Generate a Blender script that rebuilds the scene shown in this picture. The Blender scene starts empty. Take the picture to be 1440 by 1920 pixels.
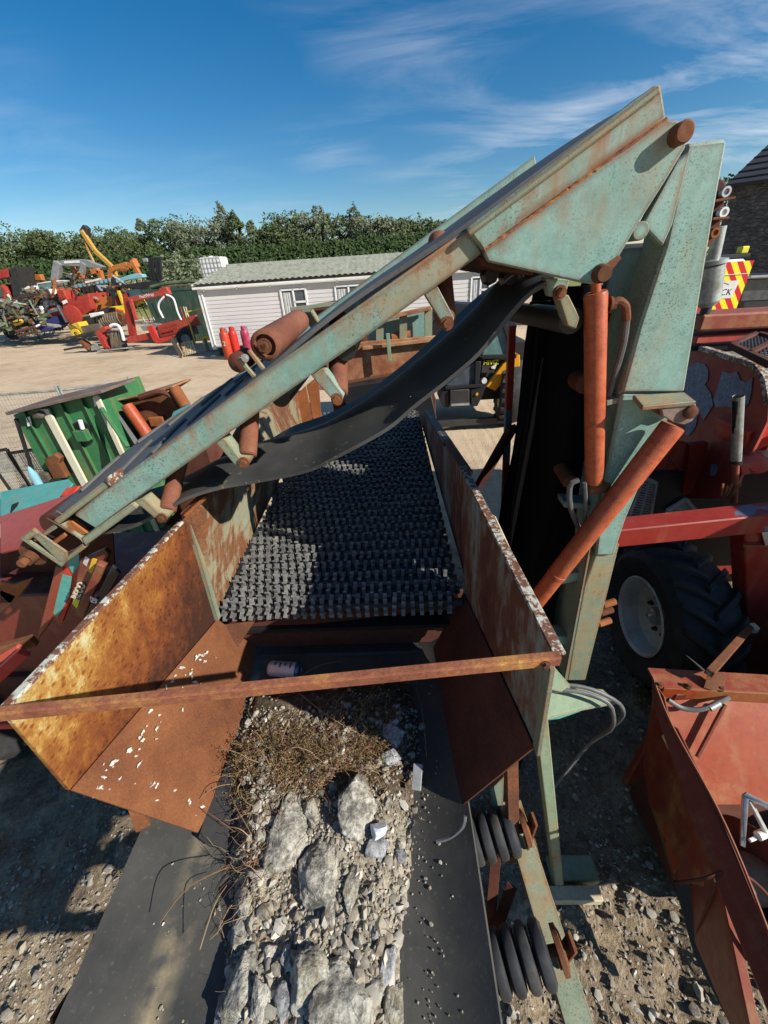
import bpy, bmesh, math, random
from mathutils import Vector as V, Matrix, noise as mn
R = random.Random(7)
sc = bpy.context.scene
COL = sc.collection
# ---------------------------------------------------------------- camera, sky, sun, exposure
CH, FPX = 2.8, 725.0
_d = V((80, 1170, 725)).normalized()
_f = V((10, -455, 725)); _f = (_f - _d * _f.dot(_d)).normalized()
_r = _d.cross(_f)
cam = bpy.data.cameras.new('camera'); camo = bpy.data.objects.new('camera', cam); COL.objects.link(camo)
cam.sensor_fit = 'VERTICAL'; cam.sensor_height = 36; cam.lens = FPX / 1920 * 36
cam.clip_start = 0.02; cam.clip_end = 3000
camo.matrix_world = Matrix(((_r.x, -_r.y, -_r.z, 0), (_f.x, -_f.y, -_f.z, 0), (-_d.x, _d.y, _d.z, CH), (0, 0, 0, 1)))
def _ray(px, py):
    v = V((px - 720, py - 960, FPX)); return V((_r.dot(v), _f.dot(v), -_d.dot(v)))
sc.camera = camo
def P(px, py, x=None, y=None, z=None):
    v = _ray(px, py)
    t = x / v.x if x is not None else (y / v.y if y is not None else (z - CH) / v.z)
    return V((v.x * t, v.y * t, CH + v.z * t))
LIGHT = V((-1.45, .70, -1.0)).normalized()
sun = bpy.data.lights.new('sun', 'SUN'); suno = bpy.data.objects.new('sun', sun); COL.objects.link(suno)
sun.energy = 5.0; sun.angle = math.radians(.5); sun.color = (1, .95, .87)
suno.rotation_euler = LIGHT.to_track_quat('-Z', 'Y').to_euler()
w = bpy.data.worlds.new('World'); sc.world = w; w.use_nodes = True
def world():
    nt = w.node_tree; nt.nodes.clear(); N = nt.nodes.new; L = nt.links.new
    out = N('ShaderNodeOutputWorld'); bg = N('ShaderNodeBackground'); bg.inputs[1].default_value = .05
    sky = N('ShaderNodeTexSky'); sky.sky_type = 'NISHITA'; sky.sun_disc = False
    sky.sun_elevation = math.radians(32); sky.sun_rotation = math.radians(116)
    sky.altitude = 0; sky.air_density = 1.0; sky.dust_density = .1; sky.ozone_density = 2.2
    hs = N('ShaderNodeHueSaturation'); hs.inputs['Saturation'].default_value = 1.46; hs.inputs['Value'].default_value = 1.45
    hs.inputs['Hue'].default_value = .5
    L(sky.outputs[0], hs.inputs['Color'])
    tc = N('ShaderNodeTexCoord'); sep = N('ShaderNodeSeparateXYZ'); L(tc.outputs['Generated'], sep.inputs[0])
    mx = N('ShaderNodeMath'); mx.operation = 'MAXIMUM'; mx.inputs[1].default_value = .03; L(sep.outputs[2], mx.inputs[0])
    ad = N('ShaderNodeMath'); ad.operation = 'ADD'; ad.inputs[1].default_value = .10; L(mx.outputs[0], ad.inputs[0])
    dv = N('ShaderNodeVectorMath'); dv.operation = 'DIVIDE'; L(tc.outputs['Generated'], dv.inputs[0])
    cb = N('ShaderNodeCombineXYZ'); [L(ad.outputs[0], cb.inputs[i]) for i in range(3)]; L(cb.outputs[0], dv.inputs[1])
    mp = N('ShaderNodeMapping'); mp.inputs['Rotation'].default_value = (0, 0, math.radians(-14)); mp.inputs['Scale'].default_value = (.55, 1.35, 0)
    mp.inputs['Location'].default_value = (5.2, 3.1, 0)
    L(dv.outputs[0], mp.inputs[0])
    n1 = N('ShaderNodeTexNoise'); n1.inputs['Scale'].default_value = 1.5; n1.inputs['Detail'].default_value = 9; n1.inputs['Roughness'].default_value = .62; n1.inputs['Distortion'].default_value = .55
    L(mp.outputs[0], n1.inputs['Vector'])
    n2 = N('ShaderNodeTexNoise'); n2.inputs['Scale'].default_value = .62; n2.inputs['Detail'].default_value = 2
    mp2 = N('ShaderNodeMapping'); mp2.inputs['Location'].default_value = (.55, 2.1, 0); L(dv.outputs[0], mp2.inputs[0]); L(mp2.outputs[0], n2.inputs['Vector'])
    r1 = N('ShaderNodeMapRange'); r1.inputs[1].default_value = .44; r1.inputs[2].default_value = .88; L(n1.outputs[0], r1.inputs[0])
    r2 = N('ShaderNodeMapRange'); r2.inputs[1].default_value = .42; r2.inputs[2].default_value = .62; L(n2.outputs[0], r2.inputs[0])
    m = N('ShaderNodeMath'); m.operation = 'MULTIPLY'; L(r1.outputs[0], m.inputs[0]); sx = N('ShaderNodeMapRange'); sx.inputs[1].default_value = -.42; sx.inputs[2].default_value = .12; sx.inputs[3].default_value = .18; L(sep.outputs[0], sx.inputs[0])
    m2 = N('ShaderNodeMath'); m2.operation = 'MULTIPLY'; L(r2.outputs[0], m2.inputs[0]); L(sx.outputs[0], m2.inputs[1]); L(m2.outputs[0], m.inputs[1])
    mix = N('ShaderNodeMixRGB'); L(m.outputs[0], mix.inputs[0]); L(hs.outputs[0], mix.inputs[1]); mix.inputs[2].default_value = (12.5, 13.0, 14., 1)
    L(mix.outputs[0], bg.inputs[0]); L(bg.outputs[0], out.inputs[0])
world()
sc.view_settings.view_transform = 'Standard'; sc.view_settings.look = 'None'; sc.view_settings.gamma = 1
sc.view_settings.use_curve_mapping = False
sc.view_settings.exposure = .55
sc.cycles.diffuse_bounces = 1
# ---------------------------------------------------------------- materials
class NT:
    def __init__(s, name):
        s.m = bpy.data.materials.new(name); s.m.use_nodes = True
        s.t = s.m.node_tree; s.b = s.t.nodes['Principled BSDF']; s.L = s.t.links.new
        tc = s.n('ShaderNodeTexCoord'); oi = s.n('ShaderNodeObjectInfo')
        ad = s.n('ShaderNodeVectorMath'); ad.operation = 'MULTIPLY_ADD'; ad.inputs[1].default_value = (1, 1, 1)
        cb = s.n('ShaderNodeVectorMath'); cb.operation = 'SCALE'; cb.inputs[0].default_value = (13, 7, 19); s.L(oi.outputs['Random'], cb.inputs['Scale'])
        s.L(tc.outputs['Object'], ad.inputs[0]); s.L(cb.outputs[0], ad.inputs[2])
        s.co = ad.outputs[0]; s.raw = tc.outputs['Object']
        gp = s.n('ShaderNodeNewGeometry'); s.geo = gp
    def n(s, k): return s.t.nodes.new(k)
    def noise(s, scale, detail=5, rough=.6, vec=None, stretch=None, dist=0):
        t = s.n('ShaderNodeTexNoise'); t.inputs['Scale'].default_value = scale; t.inputs['Detail'].default_value = detail
        t.inputs['Roughness'].default_value = rough; t.inputs['Distortion'].default_value = dist
        v = vec or s.co
        if stretch:
            mp = s.n('ShaderNodeMapping'); mp.inputs['Scale'].default_value = stretch; s.L(v, mp.inputs[0]); v = mp.outputs[0]
        s.L(v, t.inputs['Vector']); return t.outputs[0]
    def voro(s, scale, feat='F1', vec=None):
        t = s.n('ShaderNodeTexVoronoi'); t.inputs['Scale'].default_value = scale; t.feature = feat
        s.L(vec or s.co, t.inputs['Vector']); return t
    def rng(s, a, lo, hi, o0=0., o1=1.):
        t = s.n('ShaderNodeMapRange'); t.inputs[1].default_value = lo; t.inputs[2].default_value = hi; t.inputs[3].default_value = o0; t.inputs[4].default_value = o1
        s.L(a, t.inputs[0]); return t.outputs[0]
    def math(s, op, a, b):
        t = s.n('ShaderNodeMath'); t.operation = op
        for i, q in enumerate((a, b)):
            if isinstance(q, (int, float)): t.inputs[i].default_value = q
            else: s.L(q, t.inputs[i])
        return t.outputs[0]
    def mix(s, f, a, b, mode='MIX'):
        t = s.n('ShaderNodeMixRGB'); t.blend_type = mode
        for i, q in enumerate((f, a, b)):
            if isinstance(q, (int, float)): t.inputs[i].default_value = q
            elif isinstance(q, tuple): t.inputs[i].default_value = (*q[:3], 1)
            else: s.L(q, t.inputs[i])
        return t.outputs[0]
    def ramp(s, a, stops, mode='LINEAR'):
        t = s.n('ShaderNodeValToRGB'); e = t.color_ramp.elements; t.color_ramp.interpolation = mode
        while len(e) < len(stops): e.new(.5)
        for el, (p, c) in zip(e, stops): el.position = p; el.color = (*c, 1)
        s.L(a, t.inputs[0]); return t.outputs[0]
    def bump(s, h, strength=.3, dist=.004):
        t = s.n('ShaderNodeBump'); t.inputs['Strength'].default_value = strength; t.inputs['Distance'].default_value = dist
        s.L(h, t.inputs['Height']); s.L(t.outputs[0], s.b.inputs['Normal'])
    def edge(s, rad, lo=.95, hi=.7):
        bv = s.n('ShaderNodeBevel'); bv.samples = 3; bv.inputs[0].default_value = rad
        d = s.n('ShaderNodeVectorMath'); d.operation = 'DOT_PRODUCT'; s.L(bv.outputs[0], d.inputs[0]); s.L(s.geo.outputs['Normal'], d.inputs[1])
        return s.rng(d.outputs['Value'], lo, hi)
    def done(s, col, rough, metal=0., spec=.4):
        for k, q in (('Base Color', col), ('Roughness', rough), ('Metallic', metal), ('Specular IOR Level', spec)):
            if isinstance(q, (int, float)): s.b.inputs[k].default_value = q
            elif isinstance(q, tuple): s.b.inputs[k].default_value = (*q, 1)
            else: s.L(q, s.b.inputs[k])
        return s.m
RUST = [(.25, (.035, .016, .010)), (.47, (.105, .040, .019)), (.6, (.19, .072, .028)), (.75, (.29, .14, .06))]
def paint(name, base, fade, rust=.35, scale=2.2, speck=.35, edge=.008, rough=.5, bump=.25, chip=None, streak=.5, grime=.35, lines=()):
    s = NT(name)
    big = s.noise(scale, 9, .66); med = s.noise(scale * 6, 7, .68); fin = s.noise(160, 4, .7); lo = s.noise(.9, 3); gr = s.noise(420, 2, .6)
    st = s.noise(11, 5, .65, stretch=(1, 1, .06)); st2 = s.noise(34, 4, .6, stretch=(1, 1, .12))
    dk = tuple(q * .42 for q in base)
    c = s.mix(s.rng(s.math('ADD', lo, s.math('MULTIPLY', med, .6)), .62, 1.0), base, fade)
    c = s.mix(s.math('MULTIPLY', s.rng(s.noise(scale * 14, 6, .7), .45, .75), grime), c, dk)
    c = s.mix(s.math('MULTIPLY', s.rng(gr, .35, .7), .22), c, dk)
    if speck:
        sp = s.noise(230, 3, .6); pa = s.rng(s.noise(5, 5, .65), .38, .62); c = s.mix(s.math('MULTIPLY', s.math('MULTIPLY', s.rng(sp, .55, .66), pa), min(1, speck * 1.5)), c, tuple(q * .25 for q in base))
    # brown wash running down from edges and scratches
    wash = s.math('MULTIPLY', s.rng(s.math('ADD', s.math('MULTIPLY', st, .6), s.math('MULTIPLY', big, .5)), .56, .74), .55 * streak + .15)
    if lines:
        # rust weeping downhill from seams: each seam is a straight line z = a x + b on the frame (metres)
        sp_ = s.n('ShaderNodeSeparateXYZ'); s.L(s.raw, sp_.inputs[0]); wv = s.noise(7, 4, .6); drip = s.noise(26, 5, .65, stretch=(1, 1, .10))
        for a_, b_, L_ in lines:
            dz = s.math('SUBTRACT', s.math('ADD', s.math('MULTIPLY', sp_.outputs[0], a_), b_), sp_.outputs[2])
            on = s.rng(dz, -.012, .0); near = s.math('MULTIPLY', s.rng(dz, .014, .002), s.rng(med, .38, .6)); far = s.math('MULTIPLY', s.rng(dz, L_ * 1.5, .0), s.math('MULTIPLY', s.rng(drip, .40, .62), s.rng(wv, .40, .58)))
            c = s.mix(s.math('MULTIPLY', on, far), c, (.26, .125, .05)); c = s.mix(s.math('MULTIPLY', on, s.math('MULTIPLY', near, .85)), c, (.16, .07, .03))
    c = s.mix(wash, c, (.30, .17, .075))
    c = s.mix(s.math('MULTIPLY', s.rng(st2, .6, .75), .3 * streak), c, dk)
    f = s.math('ADD', s.math('MULTIPLY', big, .62), s.math('ADD', s.math('MULTIPLY', med, .30), s.math('MULTIPLY', fin, .10)))
    f = s.math('ADD', f, s.math('MULTIPLY', s.rng(st, .5, .8), .10 * streak))
    if edge: f = s.math('ADD', f, s.math('MULTIPLY', s.math('MULTIPLY', s.edge(edge), s.rng(med, .25, .6)), .52))
    thr = .80 - rust * .42
    rm = s.rng(f, thr, thr + .07)
    halo = s.rng(f, thr - .10, thr + .03)
    rc = s.ramp(s.math('ADD', s.math('MULTIPLY', med, .55), s.math('MULTIPLY', fin, .5)), RUST)
    c = s.mix(s.math('MULTIPLY', halo, .5), c, (.36, .20, .08))
    c = s.mix(rm, c, rc)
    if chip:
        cn = s.noise(2.3, 7, .55, dist=.3); cm = s.rng(cn, chip[1], chip[1] + .012); c = s.mix(cm, c, s.mix(s.noise(60, 5, .7), chip[0], tuple(q * .45 for q in chip[0])))
    h = s.math('ADD', s.math('MULTIPLY', rm, s.math('ADD', fin, .3)), s.math('MULTIPLY', med, .3))
    s.bump(h, bump, .003)
    return s.done(c, s.math('ADD', s.math('MULTIPLY', rm, .3), s.rng(med, .3, .7, rough - .1, rough + .12)), 0, .35)
def rusty(name, stops, scale=4, fine=90, bump=.5, rough=.82, var=None):
    s = NT(name)
    a = s.noise(scale, 8, .65); b = s.noise(fine, 4, .7); l = s.noise(.8, 3)
    f = s.math('ADD', s.math('MULTIPLY', a, .6), s.math('ADD', s.math('MULTIPLY', b, .3), s.math('MULTIPLY', l, .12)))
    c = s.ramp(f, stops)
    if var: c = s.mix(s.rng(s.noise(scale * .6, 6, .6), .55, .68), c, var)
    s.bump(s.math('ADD', s.math('MULTIPLY', b, .7), a), bump, .003)
    return s.done(c, rough, 0, .25)
def flat(name, col, rough=.6, var=.25, scale=6, bump=.1, metal=0., spec=.4, dirt=None, fine=60):
    s = NT(name); a = s.noise(scale, 6, .6); b = s.noise(fine, 3, .6)
    c = s.mix(s.rng(s.math('ADD', s.math('MULTIPLY', a, .6), s.math('MULTIPLY', b, .4)), .35, .65), tuple(q * (1 - var) for q in col), tuple(min(1, q * (1 + var)) for q in col))
    if dirt: c = s.mix(s.rng(s.noise(scale * .7, 7, .65), .5, .72), c, dirt)
    if bump: s.bump(s.math('ADD', a, s.math('MULTIPLY', b, .5)), bump, .003)
    return s.done(c, rough, metal, spec)
M = {}
M['teal'] = paint('teal_paint', (.195, .355, .30), (.29, .435, .375), .31, 1.7, .8, .02, streak=.8, grime=.5, lines=((.5417, 2.778, .07), (.5417, 2.735, .10)))
M['teal_dirty'] = paint('teal_paint_dirty', (.19, .25, .175), (.30, .33, .22), .50, 3.4, .6, .014, streak=1.2)
M['teal_frame'] = paint('teal_frame', (.22, .33, .22), (.34, .40, .26), .42, 3.0, .5, .012)
M['teal_beam'] = paint('teal_beam_paint', (.195, .355, .30), (.29, .435, .375), .31, 1.7, .8, .02, streak=.6, grime=.5, lines=((.5417, 2.778, .045),))
M['bare'] = flat('bare_grey_primer', (.16, .19, .25), .6, .35, 30, .2, dirt=(.10, .12, .16))
M['farm_red'] = paint('sun_faded_farm_red', (.36, .028, .020), (.44, .075, .05), .24, 1.2, .2, 0, grime=.6)
M['farm_orange'] = paint('sun_faded_orange', (.46, .12, .02), (.50, .19, .05), .26, 1.2, .2, 0, grime=.6)
M['lid_brown'] = rusty('weathered_brown_sheet', [(.35, (.07, .05, .04)), (.5, (.14, .10, .08)), (.65, (.21, .16, .13))], 4)
M['teal_rusty'] = paint('teal_rusty_plate', (.17, .25, .19), (.26, .32, .24), .78, 2.6, .5, .02, streak=1.4)
M['ear'] = rusty('dusty_brown_steel', [(.35, (.13, .085, .07)), (.5, (.22, .15, .125)), (.65, (.29, .21, .18))], 6)
M['teal_bright'] = paint('teal_bright', (.07, .33, .28), (.13, .42, .36), .10, 2, .25, .004)
M['orange_cyl'] = paint('orange_cylinder_paint', (.39, .066, .020), (.44, .11, .045), .24, 3, .5, .006, grime=.8)
M['red'] = paint('faded_red_paint', (.36, .035, .020), (.45, .085, .055), .14, 1.6, .15, .006)
M['red_chip'] = paint('chipped_red_paint', (.26, .020, .014), (.32, .032, .022), .06, 1.6, .1, .006, chip=((.15, .18, .24), .555))
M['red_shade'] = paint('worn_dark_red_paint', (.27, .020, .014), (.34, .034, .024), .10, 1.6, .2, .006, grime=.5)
M['red_flake'] = paint('flaking_red_paint', (.27, .055, .028), (.31, .085, .05), .42, 4.0, .2, .01)
M['red_bright'] = paint('red_paint', (.52, .022, .016), (.58, .06, .04), .05, 2, .1, .004)
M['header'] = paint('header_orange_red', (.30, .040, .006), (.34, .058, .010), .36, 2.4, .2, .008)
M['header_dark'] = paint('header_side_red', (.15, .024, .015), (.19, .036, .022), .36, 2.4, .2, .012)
M['green'] = paint('green_paint', (.030, .15, .055), (.045, .20, .075), .24, 2.0, .2, .01)
M['green_dark'] = paint('container_green', (.028, .062, .045), (.04, .08, .06), .06, 1.2, .1, 0)
M['rust'] = rusty('brown_rust', RUST, 5)
M['rust_roller'] = rusty('roller_rust', [(.3, (.07, .026, .016)), (.5, (.165, .060, .034)), (.7, (.25, .105, .062))], 6, 120)
M['rust_dark'] = rusty('dark_rust', [(.3, (.03, .013, .010)), (.5, (.085, .028, .018)), (.72, (.15, .055, .03))], 4)
M['rust_orange'] = rusty('orange_rust', [(.32, (.12, .04, .016)), (.48, (.25, .08, .026)), (.62, (.36, .13, .04)), (.8, (.44, .22, .09))], 4, 110)
M['rust_chute'] = rusty('chute_rust', [(.36, (.055, .020, .011)), (.46, (.125, .044, .018)), (.57, (.185, .070, .027)), (.70, (.28, .135, .06))], 3.4, 190, .5)
M['rust_panel'] = rusty('flaking_rust', [(.3, (.09, .035, .02)), (.46, (.26, .09, .04)), (.58, (.40, .24, .12)), (.7, (.34, .34, .22))], 3)
M['rubber'] = flat('black_rubber', (.032, .031, .031), .62, .35, 3, .15, dirt=(.055, .052, .046))
M['rubber_belt'] = flat('carrying_belt_rubber', (.085, .083, .080), .62, .3, 3, .2, dirt=(.12, .115, .10))
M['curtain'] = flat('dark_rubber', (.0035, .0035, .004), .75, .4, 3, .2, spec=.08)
M['tyre'] = flat('tyre_rubber', (.025, .025, .026), .75, .3, 5, .2, dirt=(.06, .055, .05))
M['disc'] = flat('star_rubber', (.13, .13, .126), .36, .4, 8, .25, spec=.55, dirt=(.28, .27, .245))
M['ring'] = flat('idler_rubber', (.035, .035, .037), .5, .3, 10, .15, dirt=(.10, .09, .075))
M['black'] = flat('black_paint', (.015, .015, .016), .5, .3, 5, .1)
M['dark'] = flat('dark_steel', (.03, .028, .027), .6, .4, 5, .2)
M['grey'] = flat('grey_paint', (.22, .22, .22), .5, .25, 4, .1)
M['steel'] = flat('dull_steel', (.42, .42, .40), .45, .25, 6, .15, .6)
M['galv'] = flat('galvanised_pipe', (.36, .38, .35), .42, .35, 9, .15, .45, dirt=(.16, .14, .10))
M['hose'] = flat('grey_hose', (.10, .10, .10), .5, .3, 20, .1)
M['white'] = flat('white_paint', (.72, .71, .68), .45, .08, 3, .05, dirt=(.55, .52, .46))
M['white_rim'] = flat('white_rim_paint', (.62, .61, .57), .5, .12, 6, .1, dirt=(.30, .27, .22))
M['plank'] = flat('white_cladding', (.64, .61, .585), .5, .06, 1.2, .08)
M['tile'] = flat('grey_green_tile', (.36, .365, .30), .6, .25, 5, .1, dirt=(.20, .21, .16))
M['cream'] = paint('cream_paint', (.62, .58, .40), (.72, .68, .52), .16, 5, .3, .004)
M['yellow'] = flat('yellow_paint', (.62, .40, .03), .45, .18, 5, .1)
M['amber'] = flat('orange_yellow_paint', (.66, .28, .012), .4, .1, 4, .05)
M['crane'] = paint('crane_yellow', (.50, .26, .04), (.55, .33, .09), .2, 1.0, .1, 0)
M['orange'] = flat('orange_paint', (.62, .09, .012), .45, .15, 3, .05)
M['blue'] = flat('navy_paint', (.03, .035, .13), .5, .3, 4, .1)
M['lblue'] = paint('light_blue_paint', (.17, .43, .52), (.25, .5, .58), .2, 1.2, .1, 0)
M['wood'] = flat('weathered_wood', (.36, .25, .13), .7, .35, 6, .3)
M['pale'] = flat('pale_wood', (.55, .46, .30), .7, .25, 6, .3)
M['scrap'] = flat('scrap_brown', (.12, .10, .07), .7, .6, 2, .3, dirt=(.20, .11, .05))
M['scrap_green'] = flat('scrap_green', (.08, .11, .05), .7, .5, 2, .3)
M['gas_red'] = flat('gas_red', (.46, .022, .018), .4, .2, 4, .05)
M['gas_orange'] = flat('gas_orange', (.42, .05, .022), .45, .2, 4, .05)
M['gas_pink'] = flat('gas_magenta', (.30, .022, .06), .45, .3, 5, .05, dirt=(.42, .22, .25))
M['dropping'] = flat('bird_dropping', (.42, .405, .36), .85, .35, 60, .1)
M['yellow_tape'] = flat('yellow_sticker', (.72, .62, .03), .5, .1, 5, 0)
M['chev_y'] = flat('chevron_yellow', (.80, .72, .02), .4, .05, 5, 0)
M['chev_r'] = flat('chevron_red', (.58, .012, .02), .4, .05, 5, 0)
M['slate'] = flat('roof_slate', (.035, .037, .042), .6, .3, 2, .2)
M['can'] = flat('can_white', (.62, .60, .60), .35, .12, 30, 0, .3)
M['canlid'] = flat('can_blue', (.10, .16, .24), .35, .2, 30, 0, .5)
M['curtain_cloth'] = flat('net_curtain', (.5, .5, .48), .8, .3, 8, 0)
M['plastic'] = flat('crumpled_plastic', (.55, .58, .60), .25, .25, 30, .3)
def glass(name, col, rough=.08):
    s = NT(name); a = s.noise(6, 5, .6); c = s.mix(s.rng(a, .4, .7), col, tuple(q * 1.6 + .01 for q in col)); return s.done(c, rough, 0, .6)
M['glass'] = glass('window_glass', (.05, .06, .07)); M['glass_teal'] = glass('tinted_glass', (.09, .16, .15), .15); M['glass_dark'] = glass('dark_windscreen', (.05, .055, .06), .12)
def hopper_mat():
    s = NT('hopper_flaking_paint')
    sx = s.n('ShaderNodeSeparateXYZ'); s.L(s.raw, sx.inputs[0])
    # raw coordinates are metres from the machine's base point, so the wear keeps its own shape on the plate
    g = s.math('ADD', s.math('MULTIPLY', sx.outputs[2], .95), s.math('MULTIPLY', sx.outputs[1], -.80))
    big = s.noise(4.5, 6, .6, dist=.3); med = s.noise(24, 5, .65, stretch=(1, 1, .55)); fin = s.noise(130, 4, .7); pit = s.voro(46)
    f = s.math('ADD', s.rng(g, 1.66, 2.58, -.22, .42), s.math('ADD', s.math('MULTIPLY', med, .58), s.math('MULTIPLY', big, .46)))
    f = s.math('SUBTRACT', f, s.math('MULTIPLY', s.rng(pit.outputs['Distance'], .34, .12), .14))
    f = s.math('ADD', f, s.math('MULTIPLY', s.math('SUBTRACT', fin, .5), .22))
    c = s.ramp(f, [(.32, (.045, .016, .009)), (.48, (.115, .034, .012)), (.59, (.20, .060, .015)), (.70, (.28, .11, .024)), (.80, (.39, .21, .05)), (.87, (.48, .39, .17)), (.98, (.50, .53, .40))])
    s.bump(s.math('ADD', s.rng(f, .6, .9), s.math('MULTIPLY', fin, .6)), .7, .004)
    return s.done(c, .8, 0, .25)
M['hopper'] = hopper_mat()
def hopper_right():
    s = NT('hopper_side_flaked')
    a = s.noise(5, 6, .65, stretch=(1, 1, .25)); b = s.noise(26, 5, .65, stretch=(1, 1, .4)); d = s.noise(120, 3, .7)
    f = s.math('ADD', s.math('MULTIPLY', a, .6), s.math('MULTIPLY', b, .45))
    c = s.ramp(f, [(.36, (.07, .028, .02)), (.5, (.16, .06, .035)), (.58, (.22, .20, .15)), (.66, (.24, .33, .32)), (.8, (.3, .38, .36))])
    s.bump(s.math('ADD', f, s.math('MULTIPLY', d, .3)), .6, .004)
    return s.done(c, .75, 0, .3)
M['hopper_right'] = hopper_right()
def rim_mat(name, thr):
    s = NT(name); a = s.noise(55, 5, .7); b = s.noise(6, 4, .6)
    c = s.mix(s.rng(s.math('ADD', a, s.math('MULTIPLY', b, .4)), thr, thr + .07), (.14, .055, .03), s.mix(s.noise(20, 4), (.38, .37, .28), (.52, .54, .47)))
    s.bump(a, .4, .003); return s.done(c, .7)
M['flaky_white'] = rim_mat('flaky_white_edge', .69)
M['bar_yellow'] = rusty('crossbar_rust', [(.34, (.10, .032, .02)), (.5, (.24, .085, .045)), (.60, (.36, .17, .05)), (.68, (.55, .38, .10)), (.8, (.6, .5, .22))], 9, 120)
def belt_mat():
    s = NT('conveyor_belt_dusty'); sx = s.n('ShaderNodeSeparateXYZ'); s.L(s.raw, sx.inputs[0])
    a = s.noise(5, 6, .62); b = s.noise(70, 4, .7); c0 = s.mix(s.rng(a, .35, .7), (.040, .040, .037), (.085, .080, .067))
    c0 = s.mix(s.math('MULTIPLY', s.rng(b, .58, .72), .5), c0, (.16, .14, .11))
    # sandy dust left along the fold of the belt
    dx = s.math('ABSOLUTE', s.math('ADD', sx.outputs[0], .615), 0)
    m = s.math('MULTIPLY', s.rng(dx, .05, .005), s.rng(s.noise(7, 5, .6), .42, .6))
    c0 = s.mix(s.math('MULTIPLY', m, .9), c0, (.36, .29, .17))
    s.bump(s.math('ADD', a, s.math('MULTIPLY', b, .4)), .25, .004); return s.done(c0, .62, 0, .4)
M['belt'] = belt_mat()
def moss_belt():
    s = NT('slack_belt_mossy'); a = s.noise(3, 5, .6, stretch=(1, 1, 1)); b = s.noise(60, 4, .6); m = s.noise(7, 4, .6)
    c = s.mix(s.rng(a, .35, .7), (.034, .034, .034), (.085, .083, .078))
    spots = s.math('MULTIPLY', s.rng(s.noise(55, 3, .55), .60, .68), s.rng(m, .52, .62))
    c = s.mix(s.math('MULTIPLY', spots, .75), c, (.20, .19, .06))
    s.bump(s.math('ADD', a, s.math('MULTIPLY', spots, .6)), .3, .004); return s.done(c, .6, 0, .4)
M['slack'] = moss_belt()
def rock_mat(name, a0, b0, lich=.4):
    s = NT(name); a = s.noise(9, 8, .7); b = s.noise(60, 6, .75); v = s.voro(38)
    f = s.math('ADD', s.math('MULTIPLY', a, .55), s.math('MULTIPLY', b, .5))
    c = s.ramp(f, [(.38, tuple(q * .35 for q in a0)), (.47, tuple(q * .8 for q in a0)), (.57, b0), (.7, tuple(min(1, q * 1.2) for q in b0))])
    c = s.mix(s.math('MULTIPLY', s.rng(s.noise(14, 5, .6), .55, .62), lich), c, (.36, .31, .17))
    s.bump(s.math('ADD', b, s.math('MULTIPLY', v.outputs['Distance'], .6)), 1.0, .012); return s.done(c, .88, 0, .2)
M['rock'] = rock_mat('limestone', (.27, .25, .21), (.54, .51, .43)); M['rock_grey'] = rock_mat('grey_stone', (.24, .24, .25), (.42, .42, .42), .1)
M['gravel'] = rock_mat('gravel_mix', (.28, .25, .20), (.50, .46, .39), .3)
def bed_mat():
    s = NT('gravel_bed'); a = s.noise(30, 6, .7); b = s.noise(110, 4, .7)
    f = s.math('ADD', s.math('MULTIPLY', a, .5), s.math('MULTIPLY', b, .5))
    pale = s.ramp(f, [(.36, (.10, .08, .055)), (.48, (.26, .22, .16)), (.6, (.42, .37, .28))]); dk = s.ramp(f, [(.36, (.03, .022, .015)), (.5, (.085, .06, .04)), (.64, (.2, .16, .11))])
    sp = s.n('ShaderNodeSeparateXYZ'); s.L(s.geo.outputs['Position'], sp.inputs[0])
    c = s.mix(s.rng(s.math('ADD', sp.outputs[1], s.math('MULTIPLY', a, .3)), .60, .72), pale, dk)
    s.bump(f, .9, .008); return s.done(c, .95, 0, .1)
M['bed'] = bed_mat()
def pebble_mat():
    s = NT('pebbles'); r = s.geo.outputs['Random Per Island']
    c = s.ramp(r, [(0, (.06, .05, .038)), (.25, (.18, .15, .11)), (.5, (.31, .265, .19)), (.75, (.22, .20, .165)), (1, (.56, .52, .43))])
    b = s.noise(80, 4, .7); c = s.mix(s.math('MULTIPLY', s.rng(b, .4, .7), .5), c, (.42, .39, .33)); s.bump(b, .5, .003); return s.done(c, .85, 0, .25)
M['pebble'] = pebble_mat()
def weed_mat(name, cols):
    s = NT(name); c = s.ramp(s.geo.outputs['Random Per Island'], [(i / (len(cols) - 1), q) for i, q in enumerate(cols)]); return s.done(c, .8, 0, .2)
M['weed'] = weed_mat('dry_stems', [(.12, .06, .035), (.26, .15, .07), (.36, .25, .12), (.20, .08, .05), (.42, .33, .18)])
M['weed_leaf'] = weed_mat('weed_leaves', [(.10, .04, .035), (.16, .06, .045), (.10, .12, .03), (.22, .14, .07), (.06, .09, .025)])
M['leaf'] = weed_mat('tree_leaves', [(.045, .065, .022), (.07, .095, .035), (.10, .125, .05), (.055, .08, .025), (.13, .15, .075)])
M['leaf_pale'] = weed_mat('pale_tree_leaves', [(.085, .105, .055), (.13, .155, .085), (.20, .22, .15), (.10, .125, .065)])
M['hedge'] = weed_mat('hedge_leaves', [(.02, .04, .012), (.035, .062, .018), (.05, .08, .025), (.03, .05, .018)])
M['bark'] = flat('bark', (.10, .075, .05), .8, .3, 6, .3)
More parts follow.
